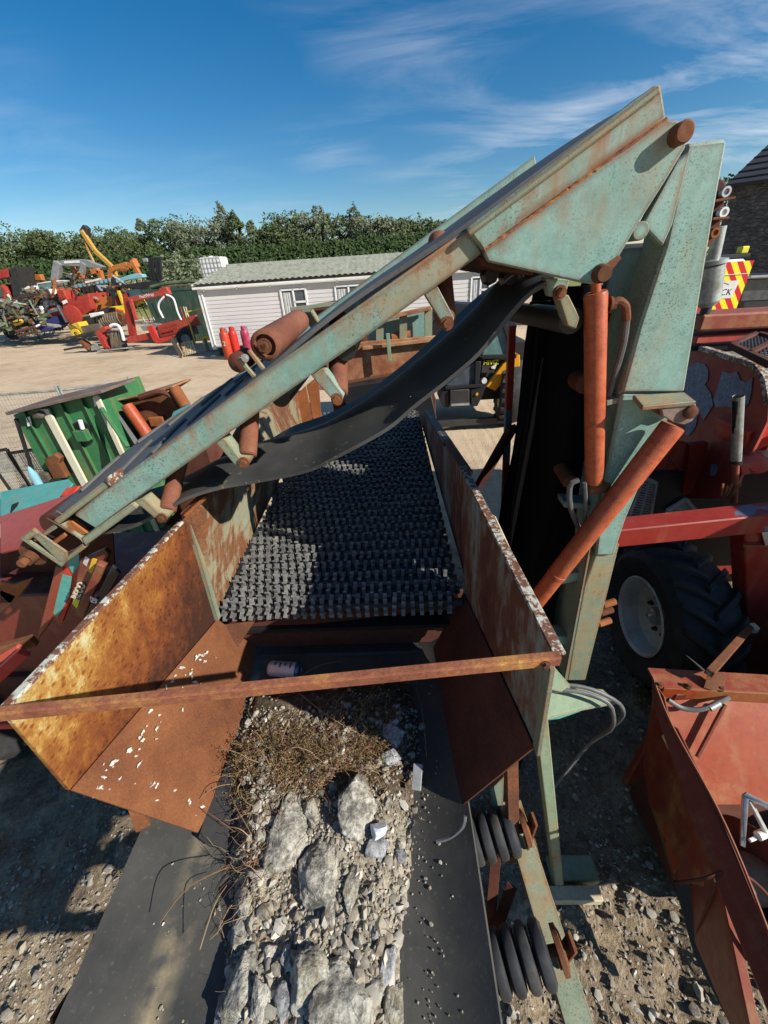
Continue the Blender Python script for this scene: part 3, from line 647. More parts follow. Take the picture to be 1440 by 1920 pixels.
def boom():
    beam = [(138, 966), (210, 908), (477, 712), (878, 428), (906, 474), (700, 621), (530, 741), (333, 881), (180, 992)]
    part(MB().plate(Bq(*beam), TY * .062), 'side_beam', 'teal_beam', .004)
    far = Bq((352, 770), (1003, 291), (1007, 318), (1000, 336), (372, 800), y=1.72)
    part(MB().plate(far, TY * .06), 'side_beam', 'teal', .004)
    up = [(874, 429), (1226, 161), (1236, 153), (1242, 160), (1251, 222), (907, 472)]
    part(MB().plate(Bq(*up, y=.937), TY * .075), 'beam_end', 'teal', .005)
    # top flange lip and the weld bead along the gusset
    a, b = Bq((877, 432), (1238, 158), y=.934); part(MB().bar(a + V((0, .002, -.006)), b + V((0, .002, -.006)), .014, .012), 'flange_lip', 'teal_dirty', .003)
    a, b = Bq((908, 470), (1250, 224), y=.936); rr = random.Random(2)
    part(MB().tube([a.lerp(b, i / 70) + V((0, 0, rr.uniform(-.001, .001))) for i in range(71)], [rr.uniform(.0028, .0046) for _ in range(71)], 6), 'weld_bead', 'bar_yellow', 0)
    gus = [(907, 473), (1250, 225), (1270, 225), (1284, 234), (1289, 255), (1286, 276), (1246, 343), (1200, 415), (1150, 500), (1132, 524), (1114, 533), (1098, 531), (916, 491)]
    part(MB().plate(Bq(*gus, y=.931), TY * .02), 'gusset_plate', 'teal', .003)
    part(MB().plate([v + V((0, .6, 0)) for v in Bq(*gus, y=.931)], TY * .02), 'gusset_plate', 'teal', .003)
    part(MB().plate([v + V((0, .003, 0)) for v in Bq((872, 430), (880, 428), (912, 488), (900, 476))], TY * .05), 'joint_plate', 'dark', .001)
    part(MB().plate(Bq((893, 478), (918, 488), (1000, 508), (1000, 516), (935, 506), (905, 498), y=.96), TY * .5), 'bottom_plate', 'rust_dark', .001)
    # pivot pins
    p = P(1269, 254, y=.931); part(MB().cyl(p - TY * .024, p + TY * .7, .0165, 24), 'pivot_pin', 'rust', .003)
    p = P(1125, 513, y=.931); part(MB().lathe(p - TY * .022, TY, [(0, 0), (0, .014), (.01, .017), (.022, .018)], 18), 'pivot_pin', 'rust', 0)
    part(MB().sheet(Bq((1130, 500), (1160, 478), (1166, 484), (1142, 512), y=.929), .004), 'scab', 'rust', .001)
    # plate between boom and post with the end of a tube
    part(MB().plate(Bq((1206, 418), (1213, 430), (1243, 462), (1262, 420), (1296, 283), (1270, 300), y=.985), TY * .02), 'link_plate', 'teal', .003)
    p = P(1202, 433, y=.975); part(MB().cyl(p, p + TY * .5, .0165, 20), 'cross_tube', 'teal', .002)
    # tail take-up frame
    part(MB().plate(Bq((100, 976), (195, 903), (206, 912), (112, 984)), TY * .05), 'takeup_rail', 'teal_dirty', .002)
    part(MB().plate(Bq((194, 900), (203, 893), (212, 908), (207, 914), y=.945), TY * .06), 'takeup_end', 'flaky_white', .002)
    part(MB().plate(Bq((152, 1009), (246, 944), (257, 953), (160, 1024)), TY * .05), 'takeup_rail', 'teal_dirty', .002)
    part(MB().plate(Bq((98, 977), (112, 984), (160, 1022), (152, 1012)), TY * .04), 'end_bar', 'teal_dirty', .002)
    part(MB().plate(Bq((120, 983), (134, 977), (164, 1000), (152, 1006), y=.965), TY * .02), 'adjuster_plate', 'rust_orange', .002)
    part(MB().plate(Bq((130, 974), (140, 968), (176, 992), (168, 998), y=.985), TY * .05), 'inner_plate', 'dark', .001)
    part(MB().plate(Bq((36, 1010), (60, 992), (72, 1002), (50, 1014), (112, 1052), (126, 1050), (116, 1064)), TY * .012), 'tail_plate', 'teal_dirty', .002)
    part(MB().plate(Bq((62, 1006), (72, 1000), (124, 1036), (126, 1050), (112, 1054)), TY * .008), 'tail_plate', 'teal_dirty', .001)
    part(MB().plate(Bq((61, 1012), (66, 1017), (108, 990), (102, 983), y=.955), TY * .03), 'slide_bar', 'teal_dirty', .003)
    part(MB().plate(Bq((112, 1053), (117, 1060), (160, 1028), (154, 1020), y=.953), TY * .03), 'slide_bar', 'teal_dirty', .003)
    part(MB().plate(Bq((86, 1023), (92, 1029), (125, 1006), (120, 999), y=.955), TY * .02), 'adjuster_bolt', 'rust_orange', .003)
    p = P(62, 1040, y=.97); brg = part(MB().lathe(p, TY, [(-.03, 0), (-.03, .02), (.0, .022), (.0, .042), (.02, .05), (.05, .05)], 24), 'bearing', 'rust', 0)
    part(MB().cyl(p - TY * .05, p, .014, 16), 'shaft_end', 'rust', .002, parent=brg)
    p = P(88, 978, y=1.02); q = p + V((.015, 0, -.02))
    part(MB().cyl(q, q + TY * .66, .048, 28), 'tail_pulley', 'rust_dark', .004)
    # hangers carrying return rollers
    for i, (br, bo, tail) in enumerate((([(252, 940), (268, 934), (296, 960), (318, 968), (312, 976), (290, 972)], (305, 970), 0), ([(402, 828), (420, 822), (448, 858), (470, 862), (466, 872), (440, 872)], (458, 866), 0),
                                  ([(580, 700), (606, 690), (645, 742), (640, 756), (628, 756)], (632, 748), 0), ([(793, 548), (818, 532), (852, 596), (848, 612), (834, 614)], (838, 606), 0))):
        hg = part(MB().plate(Bq(*br, y=.965), TY * .045), 'roller_hanger', 'teal_dirty' if i < 2 else 'teal', .002)
        p = P(*bo, y=.966); part(bolt(MB(), p, -TY, .010, .016), 'bolt', 'rust', 0, parent=hg)
        rp = p + V((.0, .03, .004)); part(MB().lathe(rp, V((.0, .72, .66)) if i else V((0, .8, .5)), [(0, 0), (0, .021), (.004, .025), (.24, .025), (.244, .021), (.244, 0)], 24), 'return_roller', 'rust_roller', 0)
    # carrying rollers between the beams
    for px, py in ((648, 648), (524, 738)):
        p = P(px, py, y=1.03) + V((0, 0, -.01)); part(MB().lathe(p, TY, [(0, 0), (0, .026), (.6, .026), (.6, 0)], 20), 'carrying_roller', 'black', 0)
    # raised roller above the beam
    p = P(497, 648, y=1.0); q = P(560, 602, y=1.5); q.y = 1.5
    ax = (q - p).normalized(); r_ = .036
    rol = part(MB().lathe(p, ax, [(.02, .0), (.02, .022), (-.002, .026), (0, r_ - .004), (.004, r_), ((q - p).length, r_), ((q - p).length + .002, 0)], 32), 'hold_down_roller', 'rust_roller', 0)
    part(bolt(MB().cyl(p + ax * .02, p - ax * .022, .009, 14), p - ax * .008, -ax, .012, .014), 'roller_stub', 'rust', 0, parent=rol)
    for a, b in (((447, 671), (478, 707)), ((466, 656), (495, 693))):
        a, b = Bq(a, b, y=.965); part(MB().bar(a, b, .010, .010), 'roller_bracket', 'teal_dirty', .002)
    p = P(446, 680, y=1.0); whl = part(MB().lathe(p, TY, [(-.004, 0), (-.004, .018), (.0, .024), (.07, .024), (.07, 0)], 28), 'guide_wheel', 'rust_dark', 0)
    part(bolt(MB(), P(460, 671, y=.955), -TY, .006, .010), 'bolt', 'steel', 0, parent=whl)
    b0 = P(590, 600, y=1.52); part(MB().bar(P(575, 582, y=1.52), P(612, 640, y=1.6), .05, .02), 'roller_bracket', 'teal_dirty', .003)
    # carrying belt on top, ribbed
    A = [P(70, 980, y=1.03), P(84, 958, y=1.02), P(125, 930, y=1.01), P(205, 886, y=1.0), P(330, 793, y=1.0), P(477, 690, y=1.0), P(640, 578, y=1.0), P(878, 416, y=1.0), P(1090, 262, y=1.0), P(1200, 190, y=1.0)]
    Bb = [P(318, 800, y=1.52), P(326, 783, y=1.52), P(345, 770, y=1.52), P(380, 746, y=1.54), P(430, 714, y=1.6), P(520, 662, y=1.66), P(640, 578, y=1.68), P(800, 462, y=1.68), P(930, 366, y=1.68), P(1000, 318, y=1.68)]
    for k, v in enumerate(A[:6]): v.z -= (.02, .02, .04, .05, .04, .02)[k]
    a, b = resample(A, 60), resample(Bb, 60)
    part(loft(MB(), A, Bb, 60, 14, .01, (0, 0, .012), .006), 'carrying_belt', 'rubber_belt', 0)
    ribs = MB()
    for k in range(4, 26, 5):
        s0, s1 = a[k], b[k]
        pts = [s0.lerp(s1, v) + V((.0, 0, .012 * 4 * v * (1 - v) + .006)) + (a[k + 1] - a[k]) * (1.6 * abs(v - .5)) for v in (.14, .24, .34, .44)]
        ribs.tube(pts, .005, 5)
        pts = [s0.lerp(s1, v) + V((.0, 0, .012 * 4 * v * (1 - v) + .006)) + (a[k + 1] - a[k]) * (1.6 * abs(v - .5)) for v in (.58, .68, .78, .88)]
        ribs.tube(pts, .005, 5)
    part(ribs, 'belt_ribs', 'rubber_belt', 0)
    # slack return belt hanging below the beams
    F1 = [P(120, 1004, y=1.02) + V((.02, 0, -.02)), P(240, 994, y=1.0), P(317, 957, y=1.0), P(353, 938, y=1.0), P(413, 920, y=1.0), P(480, 908, y=1.0), P(575, 889, y=1.0), P(634, 862, y=1.0), P(726, 812, y=1.0), P(780, 767, y=1.0), P(847, 714, y=1.0), P(905, 663, y=1.0), P(959, 598, y=1.0), P(1000, 556, y=1.0), P(1040, 535, y=1.0)]
    R1 = [P(318, 905, y=1.66), P(345, 896, y=1.66), P(375, 884, y=1.66), P(410, 872, y=1.66), P(440, 860, y=1.66), P(472, 846, y=1.66), P(542, 803, y=1.66), P(580, 788, y=1.66), P(616, 775, y=1.66), P(680, 742, y=1.66), P(726, 707, y=1.66), P(799, 647, y=1.66), P(860, 589, y=1.66), P(905, 548, y=1.66), P(935, 528, y=1.66), P(965, 522, y=1.66)]
    part(loft(MB(), F1, R1, 70, 14, -.010, (0, 0, 1), .004, droop=True), 'slack_belt', 'slack', 0)
    crumbs = MB(); rr = random.Random(8); fa, ra = resample(F1, 70), resample(R1, 70)
    for k in range(260):
        u = rr.randint(24, 52); v = rr.betavariate(1.2, 3); p = fa[u].lerp(ra[u], v) + V((rr.uniform(-.01, .01), 0, droopf(v) + .006)); s_ = rr.uniform(.001, .0028)
        crumbs.box(p, (s_ * 1.5, s_, s_), Matrix.Rotation(rr.uniform(0, 3), 3, 'Z'))
    tag(part(crumbs, 'grit', 'weed', 0, smooth=False), kind='stuff')
    # rear of the boom: brackets by the bend roller and the hidden framework
    part(MB().plate(Bq((1022, 520), (1068, 524), (1060, 558), (1030, 556), y=1.0), TY * .03), 'bend_bracket', 'teal', .002)
    part(bolt(MB(), P(1049, 548, y=1.0), -TY, .010, .012), 'bolt', 'rust', 0)
    part(MB().plate(Bq((1046, 556), (1066, 552), (1088, 596), (1080, 618), (1064, 612), y=1.02), TY * .04), 'bend_bracket', 'teal_dirty', .003)
    p = P(1072, 602, y=1.05); part(MB().cyl(p, p + V((-.02, .6, -.02)), .03, 20), 'bend_roller', 'dark', .002)
    part(MB().tube(resample(Bq((978, 518), (988, 510), (994, 516), (996, 530), y=1.1), 8), .006, 6), 'spring_hook', 'black', 0)
    for q in ((922, 516), (958, 520)):
        p = P(*q, y=1.12); part(MB().lathe(p, TY, [(0, 0), (0, .018), (.03, .024), (.06, .018), (.06, .0)], 8), 'clamp_nut', 'black', 0)
boom()
def post():
    up = [(1289, 268), (1366, 259), (1340, 400), (1284, 737), (1166, 737), (1200, 610), (1249, 458)]
    part(MB().plate(Bq(*up, y=1.045), TY * .10), 'post', 'teal', .006)
    lo = [(1166, 737), (1284, 737), (1247, 800), (1207, 897), (1173, 977), (1152, 1042), (1117, 1042), (1133, 905)]
    part(MB().plate(Bq(*lo, y=1.05), TY * .09), 'post', 'teal', .006)
    lo2 = [(1120, 1030), (1162, 1020), (1140, 1110), (1117, 1200), (1098, 1276), (1064, 1276), (1077, 1197), (1095, 1100)]
    part(MB().plate(Bq(*lo2, y=1.062), TY * .07), 'post_sleeve', 'teal_dirty', .004)
    for q in ([(1244, 462), (1249, 458), (1166, 740), (1161, 740)], [(1161, 742), (1166, 742), (1133, 905), (1128, 905)], [(1128, 907), (1133, 907), (1095, 1100), (1077, 1197), (1064, 1276), (1058, 1276)]):
        part(MB().plate(Bq(*q, y=1.06), TY * .22), 'post_flange', 'teal', .001)
    # bracket plate with a projecting shelf
    a = [P(1187, 740, y=1.04), P(1284, 735, y=1.04), P(1306, 752, y=.97), P(1205, 762, y=.97)]
    part(MB().sheet(a, .012), 'bracket_shelf', 'teal_dirty', .002)
    ear = [(1240, 766), (1305, 757), (1309, 772), (1299, 790), (1282, 797), (1262, 792), (1243, 780)]
    e = part(MB().plate(Bq(*ear, y=.975), TY * .012), 'cylinder_ear', 'ear', .002)
    part(MB().plate([v + TY * .055 for v in Bq(*ear, y=.975)], TY * .012), 'cylinder_ear', 'rust', .002)
    p = P(1293, 772, y=.975); part(MB().lathe(p, -TY, [(-.06, .010), (0, .010), (0, .0165), (.008, .0165), (.012, .009), (.012, 0)], 20), 'ear_pin', 'rust', 0, parent=e)
    # diagonal ram
    t, b = P(1268, 790, y=1.0), P(985, 1152, y=1.03)
    ax = (b - t).normalized(); L_ = (b - t).length
    rm = part(MB().lathe(t, ax, [(.012, 0), (.012, .029), (.015, .0305), (L_ * .72, .0305), (L_ * .722, .032), (L_ * .735, .032), (L_ * .737, .0300), (L_, .030)], 28), 'diagonal_ram', 'orange_cyl', 0)
    for k in (.18, .34):
        q = t + ax * (L_ * k) + V((.028, .0, -.018)); part(MB().bar(q - ax * .016, q + ax * .016, .012, .008), 'pipe_clip', 'dark', .001, parent=rm)
    q0, q1 = t + ax * .03 + V((.026, 0, -.022)), t + ax * (L_ * .6) + V((.026, 0, -.022)); part(MB().tube([q0, q0.lerp(q1, .5), q1], .005, 6), 'feed_pipe', 'rust_dark', 0, parent=rm)
    # upright ram under the boom
    t, b = P(1117, 548, y=1.03), P(1114, 908, y=1.04)
    ax = (b - t).normalized(); L_ = (b - t).length
    rm = part(MB().lathe(t, ax, [(-.04, 0), (-.04, .011), (0, .011), (0, .0235), (.006, .0255), (L_ - .03, .0255), (L_ - .006, .021), (L_, .012), (L_, 0)], 28), 'upright_ram', 'orange_cyl', 0)
    part(MB().cyl(b + V((-.02, 0, -.015)), b + V((.05, .02, -.02)), .02, 16), 'ram_eye', 'rust', .002, parent=rm)
    part(bolt(MB().cyl(t + V((.02, 0, -.03)), t + V((.05, 0, -.028)), .009, 10), t + V((.035, 0, -.028)), (1, 0, 0), .012, .016), 'hose_fitting', 'rust', 0, parent=rm)
    hp = [P(1142, 570, y=1.03), P(1160, 564, y=1.03), P(1173, 574, y=1.035), P(1175, 600, y=1.04), P(1168, 650, y=1.05), P(1148, 720, y=1.07), P(1138, 760, y=1.09)]
    part(MB().tube(resample(hp, 24), .0075, 8), 'hose', 'hose', 0)
    part(MB().tube(resample(hp[:4], 8), .0090, 8), 'hose_ferrule', 'rust', 0)
    part(MB().tube(resample([P(1085, 900, y=1.02), P(1070, 908, y=1.02), P(1068, 940, y=1.03), P(1078, 975, y=1.06), P(1092, 1000, y=1.1)], 16), .008, 8), 'hose', 'hose', 0)
    part(MB().tube(resample([P(1096, 905, y=1.02), P(1098, 950, y=1.03), P(1094, 1010, y=1.08), P(1096, 1060, y=1.1)], 12), .006, 6), 'hose', 'hose', 0)
    p = P(1070, 905, y=1.13); part(MB().cyl(p, p + V((-.01, .14, .03)), .024, 18), 'rusty_roller_end', 'rust', .003)
    p = P(1100, 720, y=1.16); part(MB().cyl(p, p + V((-.02, .3, .01)), .03, 18), 'folded_roller', 'rust_dark', .003)
    part(MB().plate(Bq((1137, 752), (1162, 745), (1162, 756), (1137, 762), y=1.06), TY * .04), 'stay_plate', 'teal', .002)
    for a in ([(1058, 940), (1110, 946), (1108, 958), (1058, 952)], [(1040, 1080), (1090, 1072), (1092, 1088), (1046, 1098)], [(1030, 1190), (1068, 1195), (1066, 1210), (1034, 1208)]):
        part(MB().plate(Bq(*a, y=1.1), TY * .06), 'stay_plate', 'teal', .002)
    # lower stand and its foot on the ground
    a, b = P(1010, 1335, y=.80), P(1046, 1655, z=.02)
    part(MB().bar(a, b, .06, .045, (1, 0, 0)), 'stand_leg', 'teal_frame', .004)
    part(MB().box(b + V((.09, .05, .012)), (.24, .11, .05)), 'foot_plate', 'teal_frame', .004)
    part(MB().box(b + V((.05, -.055, .03)), (.27, .06, .06)), 'foot_beam', 'pale', .004)
    part(MB().sheet([P(1012, 1240, y=.86), P(1032, 1242, y=.86), P(1072, 1288, y=.95), P(1060, 1300, y=.93), P(1012, 1290, y=.86)], .012), 'gusset_plate', 'teal_frame', .002)
    part(MB().sheet([P(1012, 1300, z=1.32), P(1080, 1288, z=1.32), P(1130, 1292, z=1.3), P(1160, 1318, z=1.28), P(1095, 1330, z=1.3), P(1012, 1352, z=1.32)], .012), 'base_plate', 'teal_frame', .002)
    part(MB().sheet([P(1018, 1330, z=1.30), P(1090, 1332, z=1.29), P(1050, 1346, z=1.29), P(1016, 1350, z=1.3)], .012), 'base_plate', 'teal_bright', .002)
    for k, e_ in enumerate(((1166, 1326), (1150, 1342))):
        hp = [P(1010, 1292 + 8 * k, z=1.36), P(1050, 1284 + 10 * k, z=1.37), P(1100, 1290 + 10 * k, z=1.36), P(1140, 1306 + 12 * k, z=1.33), P(*e_, z=1.27), P(e_[0] - 6, e_[1] + 26, z=1.1), P(1100, 1400, z=.8), P(1020, 1500, z=.5)]
        part(MB().tube(resample(hp, 36), .0085, 8), 'hose', 'hose', 0)
    for k, q in enumerate(((1125, 1150), (1122, 1170), (1130, 1135))):
        p = P(*q, y=1.1); part(MB().cyl(p, p + V((.05, .01, .01)), .014, 12), 'hose_coupling', 'rust_orange' if k else 'rust', .002)
    part(MB().plate([V((.76, 1.8, .5)), V((1.14, 2.6, .5)), V((1.14, 2.6, 2.72)), V((.76, 1.8, 2.72))], (.03, -.015, 0)), 'deck_shade_panel', 'curtain', .004)  # unseen panel behind the hanging belts, added to shade the deck
    # folded belts hanging like a curtain behind the rams
    def drape(x0, x1, y0, y1, zt, zb, ph, amp=.05):
        def fn(u, v):
            x = x0 + (x1 - x0) * u; z = zt + (zb - zt) * v
            y = y0 + (y1 - y0) * u + amp * math.sin(u * 9 + ph + v * 1.3) * (.4 + v) + .03 * mn.noise(V((x * 5, z * 2, ph)))
            return (x + .05 * mn.noise(V((z * 1.5, ph, u * 2))) - .02 * v, y, z)
        return MB().grid(fn, 26, 26, .008)
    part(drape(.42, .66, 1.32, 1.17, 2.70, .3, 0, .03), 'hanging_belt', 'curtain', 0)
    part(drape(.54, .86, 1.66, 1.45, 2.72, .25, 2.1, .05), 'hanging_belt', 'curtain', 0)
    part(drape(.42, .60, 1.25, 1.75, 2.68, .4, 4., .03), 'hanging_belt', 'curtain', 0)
    for x, y, d in ((.47, 1.3, -.06), (.56, 1.26, .10), (.62, 1.35, -.1)):
        part(MB().bar((x, y, 2.55), (x + d, y + .05, .5), .05, .02, (1, 0, 0)), 'folded_frame', 'black', .003)
    part(MB().bar(P(960, 610, y=1.8), P(945, 960, y=1.75), .03, .03, (1, 0, 0)), 'folded_frame', 'red_chip', .003)
    part(MB().bar(P(962, 800, y=1.72), P(895, 915, y=1.9), .05, .03), 'folded_frame', 'rust_dark', .003)
    part(MB().plate([v + V((.05, .15, 0)) for v in Bq((1165, 455), (1245, 450), (1165, 735), (1140, 800), (1150, 560), y=1.2)], TY * .03), 'folded_plate', 'dark', .003)
post()
# ---------------------------------------------------------------- load on the feed belt
def depth_at(p): return (V(p) - V((0, 0, CH))).dot(V((_r.z, _f.z, -_d.z)))
def load():
    rr = random.Random(11)
    def inside(x, y):
        l = -.455 - .34 * max(0, min(.6, y - .2)) + .03 * mn.noise(V((y * 7, 0, 0))); r = -.06 + .065 * max(0, min(1, (y - .1) / .4)) + .03 * mn.noise(V((0, y * 6, 4))) + (.04 if y > .6 else 0)
        return min((x - l), (r - x), .96 - y + .06 * mn.noise(V((x * 7, 1, 2))))
    def h(x, y):
        e = inside(x, y); k = max(0, min(1, e / .09)); k = k * k * (3 - 2 * k)
        return 1.391 + k * (.045 + .028 * mn.noise(V((x * 7, y * 7, 0))) + .022 * max(0, 1 - ((x + .4) ** 2 + (y - .62) ** 2) / .05)) - (0 if e > 0 else .03)
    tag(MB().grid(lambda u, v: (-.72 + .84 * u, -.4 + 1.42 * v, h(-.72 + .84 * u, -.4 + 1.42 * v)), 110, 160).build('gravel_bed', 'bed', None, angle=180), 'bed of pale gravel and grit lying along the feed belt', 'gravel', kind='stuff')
    mb = MB(); n = 0
    while n < 7800:
        x, y = rr.uniform(-.70, .10), rr.uniform(-.3, 1.0); e = inside(x, y)
        if e < -.012 or (e < .01 and rr.random() > .35): continue
        if y > .84 and rr.random() > .12: continue
        if y > .56 and rr.random() > .5: continue
        big = rr.random(); s_ = rr.uniform(.0028, .0065) if big < .84 else rr.uniform(.0065, .013) if big < .975 else rr.uniform(.013, .02)
        if y < .3: s_ *= 1.25
        stone(mb, (x, y, h(x, y) + s_ * .35), s_, n, 1, (1, rr.uniform(.6, 1), rr.uniform(.5, .9)), rr.uniform(0, 3), 6); n += 1
    for k in range(420):
        y = rr.uniform(-.25, 1.0); x = rr.choice((rr.uniform(-.74, -.40), rr.uniform(-.05, .10), rr.uniform(-.02, .05)))
        if inside(x, y) > 0: continue
        s_ = rr.uniform(.0015, .004) if rr.random() < .85 else rr.uniform(.004, .008); zb = 1.389 + .12 * max(0, -.5 - x) ** 1.3 + .55 * max(0, x) ** 1.35 + .002
        stone(mb, (x, y, zb + s_ * .3), s_, 9000 + k, 1, (1, rr.uniform(.6, 1), .7), rr.uniform(0, 3), 6)
    tag(mb.build('loose_gravel', 'pebble', None, angle=38), 'small loose pebbles covering the gravel on the belt', 'pebbles', kind='stuff')
    ST = [(535, 1562, 56, .85, 1.35, .5, 'large flat topped limestone slab left of centre beside the dry weeds', 'rock'),
          (602, 1640, 64, .8, 1.3, .4, 'biggest long pitted limestone slab in the middle of the belt', 'rock'),
          (668, 1512, 46, .9, 1.2, .9, 'angular pale stone half buried under the bent stems', 'rock'),
          (657, 1668, 33, .7, 1.25, .6, 'smooth oval stone standing right of the long slab', 'rock'),
          (738, 1376, 30, 1, .9, .8, 'shaded round stone, upper of the pair in the hopper shadow', 'rock_grey'),
          (735, 1414, 25, 1, .9, .8, 'shaded round stone, lower of the pair in the hopper shadow', 'rock_grey'),
          (704, 1587, 24, 1.1, .8, .7, 'pale grey stone just below the crumpled clear plastic', 'rock_grey'),
          (746, 1596, 17, .9, 1, .7, 'small grey pebble at the right edge beside the bare belt', 'rock_grey'),
          (456, 1684, 30, 1.1, .8, .8, 'rounded stone overhanging the left belt with a dark shadow', 'rock'),
          (446, 1748, 26, .9, 1.1, .7, 'pale stone on the left edge below the overhanging stone', 'rock'),
          (448, 1852, 47, .9, 1.2, .8, 'large rough stone at the lower left edge of the gravel', 'rock'),
          (487, 1880, 30, .7, 1.3, .8, 'narrow pointed stone beside the large lower left stone', 'rock'),
          (418, 1912, 34, 1, 1, .8, 'grey shaded stone at the bottom left corner of the gravel', 'rock_grey'),
          (585, 1838, 50, 1.1, .9, .9, 'brown grey boulder half in shadow above the biggest front stone', 'rock'),
          (642, 1896, 82, 1.15, .85, .7, 'big yellowish boulder at the bottom centre of the picture', 'rock'),
          (736, 1882, 34, .85, 1.2, .7, 'whitish stone at the bottom right beside the smooth belt', 'rock'),
          (724, 1806, 26, .55, 1.6, .9, 'dark pointed shard standing upright near the right edge', 'rock_grey'),
          (752, 1798, 22, .6, 1.4, .7, 'slim pale stone right of the dark pointed shard', 'rock'),
          (503, 1788, 17, 1, 1, .8, 'small round pale cobble above the shaded hollow', 'rock'),
          (541, 1796, 20, 1, .9, .8, 'bluish cobble lying in the shaded hollow', 'rock_grey'),
          (582, 1572 + 50, 24, 1, 1, .6, 'lump joined to the top of the long slab', 'rock'),
          (703, 1745, 14, .8, 1.2, .7, 'thin blue grey pebble among the fine gravel', 'rock_grey'),
          (716, 1770 + 50, 18, 1, 1, .7, 'round grey pebble left of the dark pointed shard', 'rock_grey'),
          (641, 1735 + 45, 18, 1, .8, .7, 'tan cobble in the fine gravel above the boulders', 'rock'),
          (622, 1845, 30, 1, 1.1, .9, 'mottled stone wedged between the two biggest front stones', 'rock'),
          (705, 1848, 20, 1, 1.1, .8, 'light flake against the right side of the biggest front stone', 'rock'),
          (530, 1885, 26, .8, 1.2, .8, 'shaded wedge stone between the pointed stone and the boulder', 'rock_grey'),
          (585, 1520, 22, .8, 1.2, .6, 'pale chip lying between the flat slab and the angular stone', 'rock'),
          (480, 1545, 14, 1, 1, .6, 'small stone left of the flat topped slab', 'rock'),
          (752, 1548, 14, 1, 1, .6, 'lone pale pebble on the edge under the shaded slat', 'rock')]
    for k, (px, py, r, a, b, c, lab, m) in enumerate(ST):
        p = P(px, py, z=1.445); rad = .92 * r / FPX * depth_at(p); mb = MB()
        q = V((p.x, p.y, h(p.x, p.y) + rad * c * .25))
        stone(mb, q, rad * 1.08, 100 + k, 5 if r > 28 else 4, (a, b, c * .78), rr.uniform(-.4, .4), 16)
        tag(mb.build('stone', m, None, angle=180), lab, 'stone', 'larger stones on the belt load')
    # slat, plastic, can
    a, b = P(784, 1432, z=1.45), P(780, 1482, z=1.44)
    tag(MB().bar(a, b, .030, .006).build('slat', 'steel', None, .0015), 'flat grey strip lying in the shadow on the right of the gravel', 'strip')
    p = P(712, 1556, z=1.46); mb = MB(); stone(mb, p, .034, 77, 2, (1.1, .7, .5), .3, 14)
    tag(mb.build('crumpled_plastic', 'plastic', None, smooth=False), 'crumpled clear plastic wrapper glinting on the gravel', 'wrapper')
    a, b = P(503, 1249, z=1.44), P(567, 1254, z=1.44); ax = (b - a).normalized(); L_ = .135; r = .031
    a.z = b.z = 1.427
    can = thing('drinks_can', 'empty white drinks can lying in the shade below the star deck', 'can', a)
    MB().lathe(a, ax, [(0, .0), (.002, .020), (.001, .024), (.008, r - .002), (.014, r), (L_ - .016, r)], 32).build('can_body', 'can', can)
    MB().lathe(a, ax, [(L_ - .016, r), (L_ - .004, r - .007), (L_, r - .006), (L_ - .003, r - .008), (L_ - .004, 0)], 32).build('can_end', 'canlid', can)
    for k in range(4):
        t = .03 + .022 * k; th0 = 1.9
        MB().grid(lambda u, v: a + ax * (t + .008 * u) + (ax.cross(V((0, 0, 1))).normalized() * math.cos(th0 - v * (.5 + .2 * (k % 2))) + V((0, 0, 1)) * math.sin(th0 - v * (.5 + .2 * (k % 2)))) * (r + .0006), 1, 6, .0004).build('print_mark', 'canlid', can)
    # dry weeds
    mb = MB(); lf = MB()
    def strand(p, d, L_, r, bend):
        pts = []; q = V(p); dv = V(d).normalized(); st = 6
        for i in range(st + 1):
            pts.append(q.copy()); q = q + dv * (L_ / st); dv = (dv + V((rr.gauss(0, bend), rr.gauss(0, bend), rr.gauss(0, bend) - .10))).normalized()
        mb.tube(pts, [r * (1 - .6 * i / st) for i in range(st + 1)], 3); return pts
    def leaf(p, s_):
        a = V((rr.gauss(0, 1), rr.gauss(0, 1), rr.gauss(0, 1))).normalized() * s_; b = a.orthogonal().normalized() * s_ * .45
        lf.add([p - a, p + b, p + a, p - b], [(0, 1, 2, 3)])
    CL = [(rr.gauss(-.36, .12), rr.gauss(.67, .08)) for _ in range(26)]
    for k in range(2000):
        t = rr.random()
        if t < .62: q = rr.choice(CL); x, y = rr.gauss(q[0], .028), rr.gauss(q[1], .025)
        elif t < .72: x, y = rr.gauss(-.43, .04), rr.gauss(.40, .05)
        elif t < .9: x, y = rr.gauss(-.27, .09), rr.gauss(.66, .05)
        else: x, y = rr.uniform(-.55, .0), rr.uniform(.1, .95)
        if not (-.68 < x < .12 and y < .98): continue
        pts = strand((x, y, h(x, y)), (rr.gauss(0, .8), rr.gauss(-.1, .8), rr.uniform(-.05, .5)), rr.uniform(.02, .10) if rr.random() < .85 else rr.uniform(.08, .17), rr.uniform(.0005, .0013), .30)
        if t < .62:
            for p in pts[1:]:
                for _ in range(2): leaf(p + V((rr.gauss(0, .006), rr.gauss(0, .006), rr.gauss(0, .004))), rr.uniform(.002, .005))
